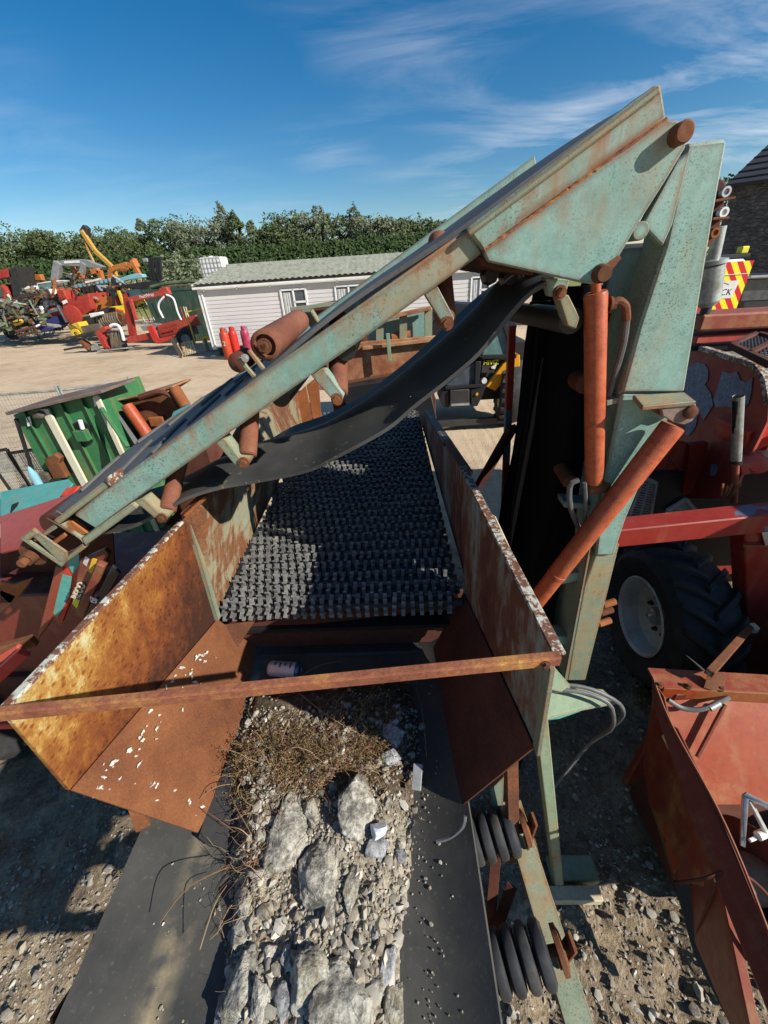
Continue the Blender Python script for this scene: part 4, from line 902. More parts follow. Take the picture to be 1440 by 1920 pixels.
    for a, b in (((436, 1470), (352, 1520)), ((440, 1560), (350, 1500)), ((430, 1625), (300, 1730)), ((425, 1660), (375, 1780)), ((410, 1300), (460, 1260)), ((690, 1385), (560, 1300)), ((560, 1270), (640, 1240)), ((500, 1270), (470, 1320)), ((700, 1520), (600, 1400)), ((720, 1500), (640, 1440)), ((730, 1490), (660, 1380)), ((620, 1330), (640, 1420)), ((780, 1290), (800, 1420)), ((560, 1330), (520, 1420)), ((425, 1550), (470, 1572)), ((745, 1440), (670, 1500))):
        a, b = P(*a, z=1.46), P(*b, z=1.45); m_ = a.lerp(b, .5) + V((rr.gauss(0, .012), rr.gauss(0, .012), rr.uniform(.01, .05)))
        mb.tube(resample([a, m_, b], 10), .0011, 4)
    tag(mb.build('dry_weeds', 'weed', None), 'tangle of dry brown stems growing out of the gravel', 'weeds', kind='stuff')
    tag(lf.build('weed_leaves', 'weed_leaf', None), 'tiny reddish leaves among the dry stems', 'weeds', kind='stuff')
load()
# ---------------------------------------------------------------- loose stones on the ground
def pebbles():
    rr = random.Random(21); mb = MB(); sh = []
    for k in range(14):
        t = MB(); stone(t, (0, 0, 0), 1, 900 + k, 1, (1, rr.uniform(.55, 1), rr.uniform(.45, .8)), rr.uniform(0, 3), 8); sh.append((t.v, t.f))
    n = 0
    while n < 30000:
        x, y = rr.uniform(-2.6, 2.4), rr.uniform(-.7, 3.4)
        if -.7 < x < .15 and y < 3.2: continue
        cl = mn.noise(V((x * 1.3, y * 1.3, 5))) + .25
        if x > .3 and y < .9: cl += .55
        if x < -.6 and y < .6: cl += .5
        if rr.random() > cl + .45: continue
        b = rr.random(); s_ = rr.uniform(.004, .010) if b < .74 else rr.uniform(.010, .019) if b < .97 else rr.uniform(.019, .036)
        vs, fs = sh[rr.randrange(14)]; a = rr.uniform(0, 6.28); c, s2 = math.cos(a) * s_, math.sin(a) * s_
        z = .05 * mn.noise(V((x * 1.1, y * 1.1, 3))) + .03 * mn.noise(V((x * 3.3, y * 3.3, 7))) + .042 * mn.noise(V((x * 8, y * 8, 1))) + .026 * mn.noise(V((x * 17, y * 17, 1))) - .01 + s_ * .2
        mb.add([(x + v.x * c - v.y * s2, y + v.x * s2 + v.y * c, z + v.z * s_) for v in vs], fs); n += 1
    tag(mb.build('ground_stones', 'pebble', None, angle=38), 'pale stones and gravel strewn on the yard beside the machine', 'gravel', kind='stuff')
pebbles()
# ---------------------------------------------------------------- red and teal farm machine on the left
def left_machine():
    t = thing('farm_implement', 'faded red and teal farm machine with a yellow lettered sticker beside the hopper', 'farm machine', (-2.2, 1.6, 0))
    def p(a, mat, name, th=.012, bev=.002, **k): return MB().sheet(a, th).build(name, mat, t, bev)
    p([P(0, 922, y=2.15), P(128, 898, y=2.15), P(136, 906, y=2.1), P(98, 946, y=1.85), P(0, 972, y=1.85)], 'teal_bright', 'cover')
    p([P(100, 938, y=1.93), P(112, 931, y=1.95), P(134, 928, y=1.95), P(134, 933, y=1.94), P(110, 938, y=1.92)], 'black', 'slot', .006, 0)
    p([P(18, 966, y=1.86), P(22, 946, y=1.94), P(34, 941, y=1.95), P(30, 950, y=1.92)], 'black', 'slot', .006, 0)
    p([P(0, 968, y=1.84), P(150, 920, y=1.84), P(160, 955, y=1.6), P(95, 1012, y=1.42), P(0, 1036, y=1.42)], 'red', 'hood')
    p([P(112, 930, y=1.9), P(124, 914, y=1.95), P(150, 910, y=1.95), P(135, 926, y=1.9)], 'red_bright', 'bracket')
    p([P(0, 1034, y=1.7), P(210, 985, y=1.75), P(215, 1060, y=1.75), P(0, 1110, y=1.75)], 'rust_dark', 'hood_shade_plate')  # dark plate put in for the shade of the hollow under the hood
    for a in ([(0, 1090), (24, 1096), (62, 1084), (36, 1118), (18, 1132), (0, 1115)], [(0, 1106), (30, 1118), (18, 1135), (0, 1150)]):
        p([P(*q, y=1.3) for q in a], 'rust_orange' if a[0][1] < 1100 else 'rust', 'guard_plate')
    p([P(16, 1076, y=1.32), P(34, 1066, y=1.32), P(30, 1078, y=1.32)], 'red', 'lug')
    for k in range(5):
        a0, a1 = P(-40, 1140 + 22 * k, z=.95), P(66 - 3 * k, 1122 + 21 * k, z=.95)
        MB().bar(a0, a1, .075, .02).build('floor_board', 'scrap', t, .003)
    MB().plate([P(*q, y=1.2) for q in ((104, 1062), (120, 1064), (98, 1162), (68, 1202))], (0, .03, 0)).build('strut', 'red_flake', t, .003)
    MB().plate([P(*q, y=1.205) for q in ((120, 1040), (152, 1025), (150, 1080), (138, 1112), (116, 1168), (98, 1162))], (0, .02, 0)).build('side_panel', 'red_bright', t, .002)
    for a in ([(117, 1077), (135, 1082), (130, 1117), (107, 1160), (99, 1149)], [(125, 1056), (148, 1034), (149, 1060), (137, 1077)]):
        MB().plate([P(*q, y=1.201) for q in a], (0, .002, 0)).build('sticker', 'teal_bright', t, 0)
    MB().plate([P(*q, y=1.16) for q in ((150, 1050), (196, 1030), (205, 1040), (152, 1150), (134, 1144))], (0, .02, 0)).build('side_panel', 'header_dark', t, .002)
    for a, m in (([(155, 1056), (160, 1043), (168, 1047), (162, 1062)], 'can'), ([(165, 1072), (173, 1046), (182, 1050), (172, 1076)], 'yellow'), ([(135, 1132), (141, 1119), (150, 1124), (144, 1141)], 'yellow_tape')):
        MB().plate([P(*q, y=1.157) for q in a], (0, .002, 0)).build('sticker', m, t, 0)
    a, b = P(147, 1126, y=1.155), P(168, 1082, y=1.155); x = (b - a).normalized(); u = V((0, -1, 0)).cross(x)
    text('RECO', .043, 'cream', t, a, x, u, extra=.0012)
    MB().bar(P(152, 1152, y=1.1), P(192, 1056, y=1.12), .028, .03).build('rail', 'header_dark', t, .003)
    MB().plate([P(*q, y=1.09) for q in ((165, 1150), (210, 1060), (225, 1075), (180, 1150))], (0, .01, 0)).build('back_panel', 'black', t, .002)
    a, b = P(180, 1132, y=1.085), P(192, 1104, y=1.085); x = (b - a).normalized(); u = V((0, -1, 0)).cross(x)
    text('til', .040, 'can', t, a, x, u, extra=.001)
    MB().bar(P(-30, 1292, y=.92), P(46, 1222, y=1.0), .03, .045).build('side_rail', 'red_bright', t, .004)
    MB().bar(P(-10, 1240, y=1.02), P(40, 1212, y=1.05), .02, .03).build('side_rail', 'red', t, .004)
    MB().bar(P(-60, 1352, y=.72), P(36, 1350, y=.75), .05, .03).build('side_rail', 'red_bright', t, .004)
    MB().bar(P(-20, 1225, y=1.05), P(66, 1200, y=1.1), .03, .05).build('cross_rail', 'rust', t, .003)
    MB().box((-2.2, 1.85, .95), (1.7, .6, .9)).build('body', 'header_dark', t, .01)
    MB().box((-2.2, 1.8, .6), (1.6, .6, .3)).build('chassis', 'rust_dark', t, .01)
    for x in (-2.8, -1.6):
        wl = MB().lathe((x, 1.6, .36), (1, 0, 0), [(-.1, .18), (-.11, .32), (-.07, .36), (.07, .36), (.11, .32), (.1, .18)], 28).build('wheel', 'tyre', t)
        MB().lathe((x, 1.6, .36), (1, 0, 0), [(-.06, 0), (-.08, .18), (.08, .18), (.06, 0)], 20).build('rim', 'red', wl)
left_machine()
def green_cabin():
    t = thing('green_steel_cabin', 'dented green steel cabin with cream posts and a brown rusty lid', 'cabin', (-3.6, 4.4, 0))
    def q(px, py, y=4.0): return P(px, py, y=y)
    p0, p1, p2, p3 = q(24, 778), q(182, 738), q(245, 862), q(78, 930)
    MB().plate([p0, p1, p1 + V((.05, 0, -1.7)), p0 + V((-.05, 0, -1.7))], (0, .8, 0)).build('body', 'green', t, .006)
    for a, b in ((44, 62), (112, 118), (150, 153)):
        A, B = q(a, 772 - (a - 24) * .25, 3.985), q(a + 38, 772 - (a - 24) * .25 + 95, 3.985); MB().bar(A, V((A.x + .02, A.y, .1)), .04, .012, (1, 0, 0)).build('rib', 'green', t, .003)
    for a, w_ in ((84, .085), (180, .055)):
        A = q(a, 766 - (a - 84) * .26, 3.965); MB().bar(A, V((A.x + .01, A.y, .05)), w_, .03, (0, 1, 0)).build('post', 'cream', t, .004)
    lf, lr = P(12, 779, y=3.88), P(192, 737, y=3.88); lid = [lf, lf.lerp(lr, .3) + V((0, -.03, 0)), lr, lr + V((.06, .5, .0)), lf.lerp(lr, .7) + V((.0, .62, -.01)), lf + V((.12, .55, .01))]
    MB().sheet(lid, .03).build('lid', 'lid_brown', t, .004)
    MB().plate([q(*a, 3.98) for a in ((132, 796), (150, 788), (168, 800), (172, 830), (158, 838), (140, 820))], (0, .02, 0)).build('opening', 'black', t, 0)
    MB().box(q(155, 816, 3.95), (.13, .08, .12)).build('latch_box', 'green', t, .006)
    MB().cyl(q(150, 788, 3.94), q(155, 804, 3.94), .022, 12).build('latch_pin', 'white', t)
    MB().sheet([q(48, 783, 3.97), q(56, 781, 3.97), q(60, 797, 3.97), q(52, 800, 3.97)], .004).build('white_patch', 'white', t)
    MB().sheet([q(174, 746, 3.97), q(184, 743, 3.97), q(186, 758, 3.97), q(178, 762, 3.97)], .004).build('white_patch', 'white', t)
    stone_ = MB(); stone(stone_, q(72, 778, 3.93), .07, 5, 2, (1.2, .5, .7)); stone_.build('hinge', 'scrap', t)
    MB().plate([q(*a, 3.9) for a in ((82, 862), (100, 852), (112, 860), (110, 870), (124, 896), (100, 898))], (0, .08, 0)).build('hook_plate', 'rust', t, .004)
    MB().box(q(84, 892, 3.93), (.14, .1, .08)).build('bracket', 'scrap', t, .004)
    MB().bar(q(190, 765, 3.95), q(240, 838, 3.7), .04, .03).build('stay', 'green', t, .003)
    MB().bar(q(30, 785, 3.95), q(68, 905, 3.95), .03, .03).build('corner_post', 'black', t, .003)
green_cabin()
def rust_bucket():
    t = thing('rusty_loading_hopper', 'brown rusty curved hopper with an orange ram behind the ribbed belt', 'hopper', (-2.9, 4.6, 0))
    def q(px, py, y=4.3): return P(px, py, y=y)
    a = [q(192, 762), q(240, 752), q(300, 740), q(330, 730), q(350, 760), q(352, 800), q(300, 830), q(235, 880)]
    MB().plate(a, (0, .06, 0)).build('side_plate', 'rust', t, .006)
    b = [V((v.x, v.y + .4, v.z - .04)) for v in a[:5]]
    MB().sheet([a[0] + V((0, -.05, .03)), a[1] + V((0, -.05, .03)), a[2] + V((0, -.05, .03)), a[3] + V((0, -.05, .03)), b[3] + V((0, 0, .05)), b[2], b[0]], .02).build('lid', 'rust_panel', t, .004)
    MB().cyl(q(238, 760, 4.2), q(290, 835, 4.1), .065, 20).build('ram', 'orange_cyl', t, .003)
    MB().cyl(q(327, 728, 4.2), q(348, 762, 4.15), .06, 20).build('ram', 'rust_orange', t, .003)
    MB().tube(resample([q(262, 745, 4.18), q(300, 735, 4.18), q(328, 750, 4.18), q(345, 790, 4.18)], 14), .03, 8).build('rolled_edge', 'rust_dark', t)
    MB().bar(q(215, 765, 4.22), q(260, 838, 4.1), .07, .06).build('slot', 'black', t, .003)
    MB().box(q(295, 790, 4.26), (.16, .05, .1)).build('plate_boss', 'rust_orange', t, .004)
    MB().box((-2.9, 4.75, .6), (1.1, .6, 1.2)).build('base', 'rust_dark', t, .01)
    MB().sheet([P(325, 772, y=4.0), P(355, 757, y=4.0), P(360, 765, y=3.9), P(318, 790, y=3.9)], .015).build('side_strip', 'teal_bright', t, .002)
rust_bucket()
def mesh_fence():
    def panel(name, a, b, h, n, m, label, mat='galv', r=.0035):
        t = thing(name, label, 'fence', ((a + b) / 2).to_tuple())
        a, b = V((a.x, a.y, 0)), V((b.x, b.y, 0)); t.location = (a + b) / 2; Z = V((0, 0, 1))
        for p in (a, b): MB().cyl(p, p + Z * (h + .08), .021, 12).build('post', mat, t)
        MB().cyl(a + Z * h, b + Z * h, .019, 10).build('top_rail', mat, t); MB().cyl(a + Z * .12, b + Z * .12, .019, 10).build('bottom_rail', mat, t)
        w_ = MB()
        for i in range(1, n): p = a.lerp(b, i / n); w_.tube([p + Z * .12, p + Z * h], r, 4)
        for j in range(1, m): w_.tube([a + Z * (.12 + (h - .12) * j / m), b + Z * (.12 + (h - .12) * j / m)], r, 4)
        tag(w_.build('wire_mesh', mat, t), kind='stuff')
    f = lambda px, py, y: P(px, py, y=y)
    panel('mesh_fence', f(-120, 840, 6.4), f(112, 740, 6.6), 1.42, 44, 14, 'grey mesh fence panel standing left of the green cabin')
    panel('mesh_fence', f(118, 740, 6.6), f(248, 728, 7.0), 1.42, 36, 14, 'grey mesh fence panel behind the cabin and rusty hopper')
    t = thing('mesh_cage', 'black framed mesh cage standing between fence and green cabin', 'cage', (-4.1, 4.1, 0))
    for k, (x0, x1) in enumerate(((-28, 12), (16, 66))):
        A, B, C_, D_ = P(x0, 850, y=4.2), P(x1, 842, y=4.2), P(x1 + 26, 900, y=4.1), P(x0 + 26, 916, y=4.1)
        C_ = V((B.x + .05, B.y, .1)); D_ = V((A.x + .05, A.y, .1))
        fr = MB(); [fr.bar(p, q, .03, .03, (0, 1, 0)) for p, q in ((A, B), (B, C_), (C_, D_), (D_, A))]; fr.build('frame', 'black', t, .003)
        w_ = MB()
        for i in range(1, 12): w_.tube([A.lerp(B, i / 12), D_.lerp(C_, i / 12)], .004, 4)
        for j in range(1, 26): w_.tube([A.lerp(D_, j / 26), B.lerp(C_, j / 26)], .004, 4)
        tag(w_.build('wire_mesh', 'galv', t), kind='stuff')
    bt = P(62, 890, y=3.7); tag(MB().lathe((bt.x, bt.y, .0), (0, 0, 1), [(0, 0), (0, .04), (bt.z, .04), (bt.z + .08, .016), (bt.z + .1, 0)], 16).build('blue_tube', 'lblue', None), 'short blue plastic pipe beside the black mesh cage', 'pipe')
mesh_fence()
# ---------------------------------------------------------------- red combine on the right
def combine():
    t = thing('combine_harvester', 'old red combine harvester with bare grey patches and a lugged tyre', 'harvester', (2.3, 2.6, 0))
    def pl(pts, d, name, mat, bev=.003, **k): return MB().plate([V(v) for v in pts], d).build(name, mat, k.get('parent', t), bev)
    Y = lambda y, *q: [P(a, b, y=y) for a, b in q]
    yy = lambda px: 3.2 - (px - 1285) / 155 * 1.0
    pa, pb = P(1285, 640, y=3.2), P(1440, 720, y=2.2); pn = V((pb.x - pa.x, pb.y - pa.y, 0)).cross(V((0, 0, 1))).normalized()
    def onpl(a, b): v = _ray(a, b); o = V((0, 0, CH)); return o + v * ((pa - o).dot(pn) / v.dot(pn))
    sk = lambda *q: [onpl(a, b) for a, b in q]
    pl(sk((1262, 634), (1418, 684), (1432, 696), (1442, 730), (1438, 790), (1392, 884), (1372, 935), (1240, 935), (1215, 850)), (.03, .01, 0), 'side_panel', 'red_shade', .004)
    for q in ([(412, 440), (440, 405), (470, 395), (505, 402), (522, 430), (520, 480), (505, 500), (535, 545), (545, 600), (520, 640), (500, 672), (480, 640), (470, 650), (462, 700), (448, 722), (430, 745), (412, 745)], [(590, 435), (625, 448), (660, 440), (676, 480), (700, 490), (735, 466), (728, 540), (715, 590), (680, 632), (640, 612), (600, 605), (560, 612), (545, 575), (575, 490)], [(615, 742), (632, 738), (640, 770), (625, 788), (612, 775)], [(535, 885), (560, 880), (568, 910), (550, 940), (530, 935)]):
        w_ = [v + V((-.006, -.003, 0)) for v in sk(*[(1125 + a / 2.559, 525 + b / 2.559) for a, b in q])]
        MB().plate(w_, (.004, .0015, 0)).build('bare_patch', 'bare', t)
    a, b, c, d0 = sk((1276, 640), (1418, 685), (1438, 712), (1446, 760))
    for u, v in ((a, b), (b, c), (c, d0)): MB().bar(u, v, .05, .03).build('panel_rim', 'flaky_white', t, .004)
    pl([a + V((.05, 0, -.03)), b + V((.05, 0, -.03)), P(1480, 700, y=2.2) , P(1600, 640, y=3.0), P(1300, 625, y=3.9)], (0, 0, -.03), 'top_deck', 'grey', .004)
    g = MB(); A, B, C_, D_ = P(1372, 648, z=2.36), P(1446, 684, z=2.36), P(1500, 650, z=2.36), P(1420, 626, z=2.36)
    fr = MB(); [fr.bar(p, q, .03, .03) for p, q in ((A, B), (B, C_), (C_, D_), (D_, A), (A.lerp(B, .5), D_.lerp(C_, .5)))]; fo = fr.build('grille_frame', 'rust_dark', t, .003)
    for i in range(-8, 18):
        for s_ in (0, 1):
            u0, u1 = i / 10, (i + 8 * (1 if s_ else -1)) / 10; v0, v1 = 0., 1.
            pts = []
            for k in range(13):
                v = k / 12; u = u0 + (u1 - u0) * v
                if 0 <= u <= 1: pts.append(A.lerp(B, u).lerp(D_.lerp(C_, u), v))
            if len(pts) > 1: g.tube([pts[0], pts[-1]], .004, 4)
    tag(g.build('grille_mesh', 'dark', fo), kind='stuff')
    # bar across the top and sills below it
    MB().bar(P(1288, 602, y=3.0) , P(1520, 590, y=3.0), .28, .10).build('top_bar', 'red_flake', t, .012)
    MB().bar(P(1288, 634, y=3.0), P(1520, 618, y=3.0), .2, .05).build('sill', 'red', t, .006)
    MB().bar(P(1280, 650, y=3.05), P(1520, 640, y=3.05), .2, .03).build('sill', 'dark', t, .004)
    # inner chute with ribs, louvred grilles
    pl(Y(2.5, (1170, 900), (1215, 812), (1290, 830), (1308, 850), (1280, 930), (1228, 928)), (0, .02, 0), 'inner_chute', 'red_shade', .003)
    for a, b in (((1196, 862), (1268, 922)), ((1240, 838), (1282, 888))): MB().bar(P(*a, y=2.49), P(*b, y=2.49), .012, .012).build('rib', 'red_flake', t, .002)
    pl(Y(2.45, (1296, 835), (1330, 830), (1310, 925), (1280, 928)), (0, .05, 0), 'inner_post', 'red_shade', .004)
    def grille(q, n, y):
        q = [P(a, b, y=y) for a, b in q]; f_ = MB(); [f_.bar(q[i], q[(i + 1) % 4], .02, .02, (0, 1, 0)) for i in range(4)]; f_.bar(q[0].lerp(q[1], .5), q[3].lerp(q[2], .5), .012, .012, (0, 1, 0)); fo = f_.build('louvre_frame', 'grey', t, .002)
        s_ = MB()
        for i in range(1, n): s_.bar(q[0].lerp(q[3], i / n), q[1].lerp(q[2], i / n), .012, .006, (0, 1, .6))
        s_.build('louvre_slats', 'grey', fo, 0); MB().plate(q, (0, .01, 0)).build('louvre_back', 'black', fo, 0).location.y += .05
    grille([(1206, 895), (1230, 905), (1218, 975), (1178, 970)], 16, 2.3); grille([(1250, 958), (1286, 936), (1306, 960), (1262, 975)], 9, 2.1); grille([(1216, 1000), (1290, 1000), (1272, 1052), (1214, 1045)], 14, 2.25)
    # axle beam over the wheel, side column
    MB().bar(P(1110, 1003, y=1.75), P(1470, 966, y=1.75), .12, .115).build('axle_beam', 'red_chip', t, .006)
    pl(Y(1.72, (1396, 985), (1470, 985), (1490, 1290), (1404, 1270)), (0, .12, 0), 'side_column', 'red_shade', .006)
    MB().bar(P(1392, 1022, y=1.70), P(1475, 1024, y=1.70), .015, .01).build('seam_strip', 'red_flake', t, .002)
    pl(Y(1.70, (1424, 988), (1475, 985), (1475, 1022), (1434, 1022)), (0, -.004, 0), 'bare_plate', 'steel', .001)
    pl(Y(2.15, (1398, 845), (1402, 812), (1470, 782), (1470, 842), (1440, 836), (1408, 850)), (0, .25, 0), 'guard', 'red_bright', .006)
    MB().lathe(P(1412, 868, y=2.1), (.1, -.6, .8), [(0, 0), (0, .07), (.02, .075), (.03, .06), (.03, 0)], 20).build('cap', 'red_bright', t)
    pl(Y(2.05, (1388, 872), (1432, 862), (1434, 884), (1392, 892)), (0, .06, .02), 'guard', 'red', .003)
    MB().cyl(P(1385, 742, y=2.0), P(1380, 868, y=2.0), .0245, 20, caps=False).build('breather_pipe', 'galv', t); MB().cyl(P(1385, 742, y=2.0) - V((0, 0, .02)), P(1380, 868, y=2.0), .021, 20).build('pipe_bore', 'black', t)
    MB().cyl(P(1380, 866, y=2.0), P(1376, 942, y=2.0), .017, 16).build('pipe_stem', 'red_flake', t)
    MB().lathe(P(1380, 866, y=2.0), (0, 0, 1), [(-.01, 0), (-.01, .028), (.012, .028), (.012, 0)], 16).build('pipe_collar', 'black', t)
    for k in range(5): q = P(1352 + 5 * k, 930 + 4 * (k % 2), y=1.95); MB().bar(q, q + V((.01 * (k - 2), 0, .08)), .008, .012).build('lever', 'rust_orange', t, .001)
    # dark body closing the inside; unseen cab and feeder blocks added for their shadows
    MB().box((3.55, 1.45, 1.64), (1.3, 1.1, 1.58)).build('cab_shade_block', 'red_shade', t, .04)
    MB().box((3.3, 1.3, .55), (1.0, .7, .7)).build('feeder_shade_block', 'black', t, .03)
    MB().box((3.7, 3.5, 1.2), (1.9, 1.5, 1.9)).build('body', 'red_shade', t, .02)
    MB().box((2.45, 2.62, 1.05), (1.5, .3, .9)).build('engine_bay', 'black', t, .02)
    # wheel with chevron lugs
    wc = V((1.86, 1.98, .60)); ax = V((1, -.06, 0)).normalized(); R_ = .56
    prof = [(-.15, .27), (-.19, .33), (-.205, .42), (-.17, .475), (-.10, .495), (0, .50), (.10, .495), (.16, .475), (.19, .42), (.17, .33), (.12, .27)]
    ty = MB().lathe(wc, ax, prof, 48).build('tyre', 'tyre', t)
    b_ = ax.cross(V((0, 0, 1))).normalized(); c_ = V((0, 0, 1))
    def tp(x, r, a): return wc + ax * x + (b_ * math.cos(a) + c_ * math.sin(a)) * r
    nl = 20
    for k in range(nl):
        for sgn in (-1, 1):
            a0 = 2 * math.pi * (k + (.5 if sgn > 0 else 0)) / nl; vs = []
            for i in range(6):
                u = i / 5; x = sgn * (-.012 + .19 * u); a = a0 - .30 * (1 - u) * 1.0; top = .54 - .05 * max(0, u - .6) * 2; base = .485 - .05 * max(0, u - .6) * 2.4; wd = .052 + .012 * u
                vs += [tp(x, base, a - wd), tp(x, top, a - wd * .7), tp(x, top, a + wd * .7), tp(x, base, a + wd)]
            fs = [(4 * i + j, 4 * i + j + 1, 4 * i + 5 + j, 4 * i + 4 + j) for i in range(5) for j in range(3)] + [(3, 2, 1, 0), (20, 21, 22, 23)]
            MB().add(vs, fs).build('tyre_lug', 'tyre', ty, .004)
    rim = MB().lathe(wc, ax, [(-.16, .275), (-.175, .285), (-.185, .275), (-.17, .255), (-.06, .235), (-.03, .20), (-.02, .10), (-.05, .08), (-.05, 0)], 40).build('rim', 'white_rim', t)
    for k in range(8):
        a = 2 * math.pi * k / 8; q = wc + ax * -.022 + (b_ * math.cos(a) + c_ * math.sin(a)) * .13; bolt(MB(), q, -ax, .012, .03).build('wheel_nut', 'rust', rim, 0)
    MB().lathe(wc, ax, [(-.05, 0), (-.10, .03), (-.09, .055), (-.03, .07)], 16).build('hub', 'steel', rim)
    # tie rod from the column to the header
    a, b = P(1408, 1175, y=1.6), P(1330, 1262, z=1.16)
    rod = MB().bar(a, b, .035, .03).build('tie_rod', 'rust', t, .003); MB().cyl(a.lerp(b, .55), b, .014, 12).build('rod_screw', 'steel', rod)
    MB().box(a + V((0, -.01, 0)), (.05, .05, .05)).build('rod_eye', 'pale', rod, .01)
combine()
def exhaust():
    t = thing('exhaust_stack', 'grey exhaust stack with a fat silencer in front of the chevrons', 'exhaust', P(1328, 575, y=2.9).to_tuple())
    a, b, c = P(1326, 574, y=2.9), P(1336, 492, y=2.9), P(1350, 425, y=2.9)
    MB().lathe(a, b - a, [(0, .0), (0, .045), (.03, .068), ((b - a).length - .02, .068), ((b - a).length, .04), ((b - a).length, 0)], 28).build('silencer', 'galv', t)
    MB().lathe(b, c - b, [(-.01, .078), (.012, .078), (.02, .04), (.02, .034), ((c - b).length, .034), ((c - b).length, 0)], 24).build('pipe', 'galv', t)
    MB().cyl(a - V((0, 0, .15)), a, .03, 16).build('pipe_foot', 'dark', t)
    t2 = thing('rusty_shackle_arm', 'rusty arm of shackles and plates standing beside the teal post', 'machine arm', P(1330, 470, y=2.7).to_tuple())
    Y = lambda *q: [P(u, v, y=2.7) for u, v in q]
    MB().plate(Y((1336, 350), (1350, 333), (1362, 340), (1366, 362), (1358, 378), (1330, 380)), (0, .1, 0)).build('shackle', 'rust_dark', t2, .01)
    MB().plate(Y((1338, 376), (1360, 372), (1352, 420), (1346, 442), (1318, 460), (1322, 420)), (0, .08, 0)).build('arm', 'rust_dark', t2, .006)
    MB().plate(Y((1345, 430), (1349, 440), (1322, 470), (1300, 472), (1316, 452)), (0, .07, 0)).build('arm', 'rust', t2, .006)
    for q, m in (((1355, 361), 'steel'), ((1351, 399), 'white'), ((1335, 437), 'rust_orange')): p = P(*q, y=2.69); MB().lathe(p, (0, -1, 0), [(0, 0), (0, .024), (.03, .024), (.03, .014), (.02, .012), (.02, 0)], 20).build('pin', m, t2)
    for a, b in (((1330, 379), (1368, 373)), ((1326, 412), (1357, 410))): MB().bar(P(*a, y=2.68), P(*b, y=2.68), .09, .012).build('plate', 'rust', t2, .002)
    MB().bar(P(1306, 462, y=2.75), P(1262, 640, y=2.75), .06, .06).build('arm_post', 'rust_dark', t2, .004)
exhaust()
def header():
    t = thing('combine_header', 'orange red harvester header with a steel auger lying on the ground', 'header', (1.5, .8, 0))
    zt = 1.08
    A, B = P(1222, 1270, z=zt), P(1520, 1288, z=zt); d = V((0, -.05, -.03))
    MB().bar(A, B + (B - A) * .3, .10, .012).build('top_flange', 'red_flake', t, .002)
    ba, bb = A + V((.02, -.055, -.0)), B + V((.1, -.055, 0))
    MB().bar(ba + V((0, 0, -.03)), bb + V((0, 0, -.03)), .012, .07).build('flange_lip', 'header', t, .003)
    C_, D_ = P(1300, 1512, z=.72), P(1560, 1512, z=.72)
    top_a, top_b = ba + V((0, .01, -.06)), bb + V((0, .01, -.06))
    MB().sheet([top_a, top_b, D_, C_], .01).build('back_wall', 'header', t, .002)
    s0, s1 = P(1360, 1322, z=1.03), P(1308, 1420, z=.88); MB().tube([s0, s1], .011, 8).build('wall_brace', 'red_flake', t)
    MB().tube(resample([P(1252, 1312, z=1.05), P(1280, 1328, z=1.02), P(1315, 1330, z=1.03), P(1345, 1318, z=1.05), P(1366, 1308, z=1.05)], 16), .011, 8).build('hose', 'hose', t)
    MB().cyl(P(1330, 1328, z=1.035), P(1348, 1318, z=1.05), .015, 12).build('hose_ferrule', 'steel', t)
    for q in ((1236, 1286), (1290, 1288), (1350, 1292)): bolt(MB(), P(*q, z=zt + .006), (0, 0, 1), .010, .02).build('bolt', 'rust', t, 0)
    q = [P(1318, 1290, z=zt + .01), P(1326, 1262, z=zt + .06), P(1344, 1266, z=zt + .06), P(1336, 1296, z=zt + .01)]
    MB().plate(q, (.05, 0, 0)).build('clevis', 'rust', t, .003)
    # side plate, outer shield and divider rails
    sp = [P(1222, 1272, z=1.09), P(1243, 1300, z=1.06), P(1256, 1358, z=1.02), P(1330, 1530, z=1.0), P(1400, 1700, z=.97), P(1470, 1890, z=.95), P(1420, 1900, z=.84), P(1300, 1560, z=.84), P(1232, 1340, z=.98)]
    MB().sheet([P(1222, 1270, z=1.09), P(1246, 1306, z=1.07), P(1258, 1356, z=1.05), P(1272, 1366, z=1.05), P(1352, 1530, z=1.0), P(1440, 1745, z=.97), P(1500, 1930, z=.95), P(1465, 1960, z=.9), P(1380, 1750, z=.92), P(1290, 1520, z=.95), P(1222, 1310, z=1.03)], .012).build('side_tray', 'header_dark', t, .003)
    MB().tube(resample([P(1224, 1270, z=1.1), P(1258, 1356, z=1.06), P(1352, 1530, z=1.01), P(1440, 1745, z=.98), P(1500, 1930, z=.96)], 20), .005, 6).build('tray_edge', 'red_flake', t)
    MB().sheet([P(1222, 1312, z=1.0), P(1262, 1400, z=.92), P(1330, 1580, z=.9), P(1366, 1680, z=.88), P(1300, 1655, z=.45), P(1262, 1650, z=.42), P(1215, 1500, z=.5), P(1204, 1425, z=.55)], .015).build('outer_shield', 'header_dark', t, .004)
    MB().sheet([P(1212, 1440, z=.53), P(1225, 1430, z=.6), P(1276, 1610, z=.5), P(1262, 1640, z=.44)], .02).build('shield_bulge', 'header', t, .006)
    a, b = P(1246, 1378, z=.98), P(1396, 1690, z=.9); MB().bar(a, b, .022, .018).build('divider_rail', 'pale', t, .003)
    a, b = P(1352, 1640, z=.86), P(1420, 1960, z=.78); mb = MB(); mb.bar(a, b, .03, .02); mb.build('divider_rail', 'red_flake', t, .003)
    MB().sheet([P(1340, 1650, z=.84), P(1352, 1650, z=.84), P(1418, 1950, z=.76), P(1380, 1950, z=.35), P(1300, 1760, z=.3), P(1290, 1660, z=.4)], .012).build('divider', 'header_dark', t, .003)
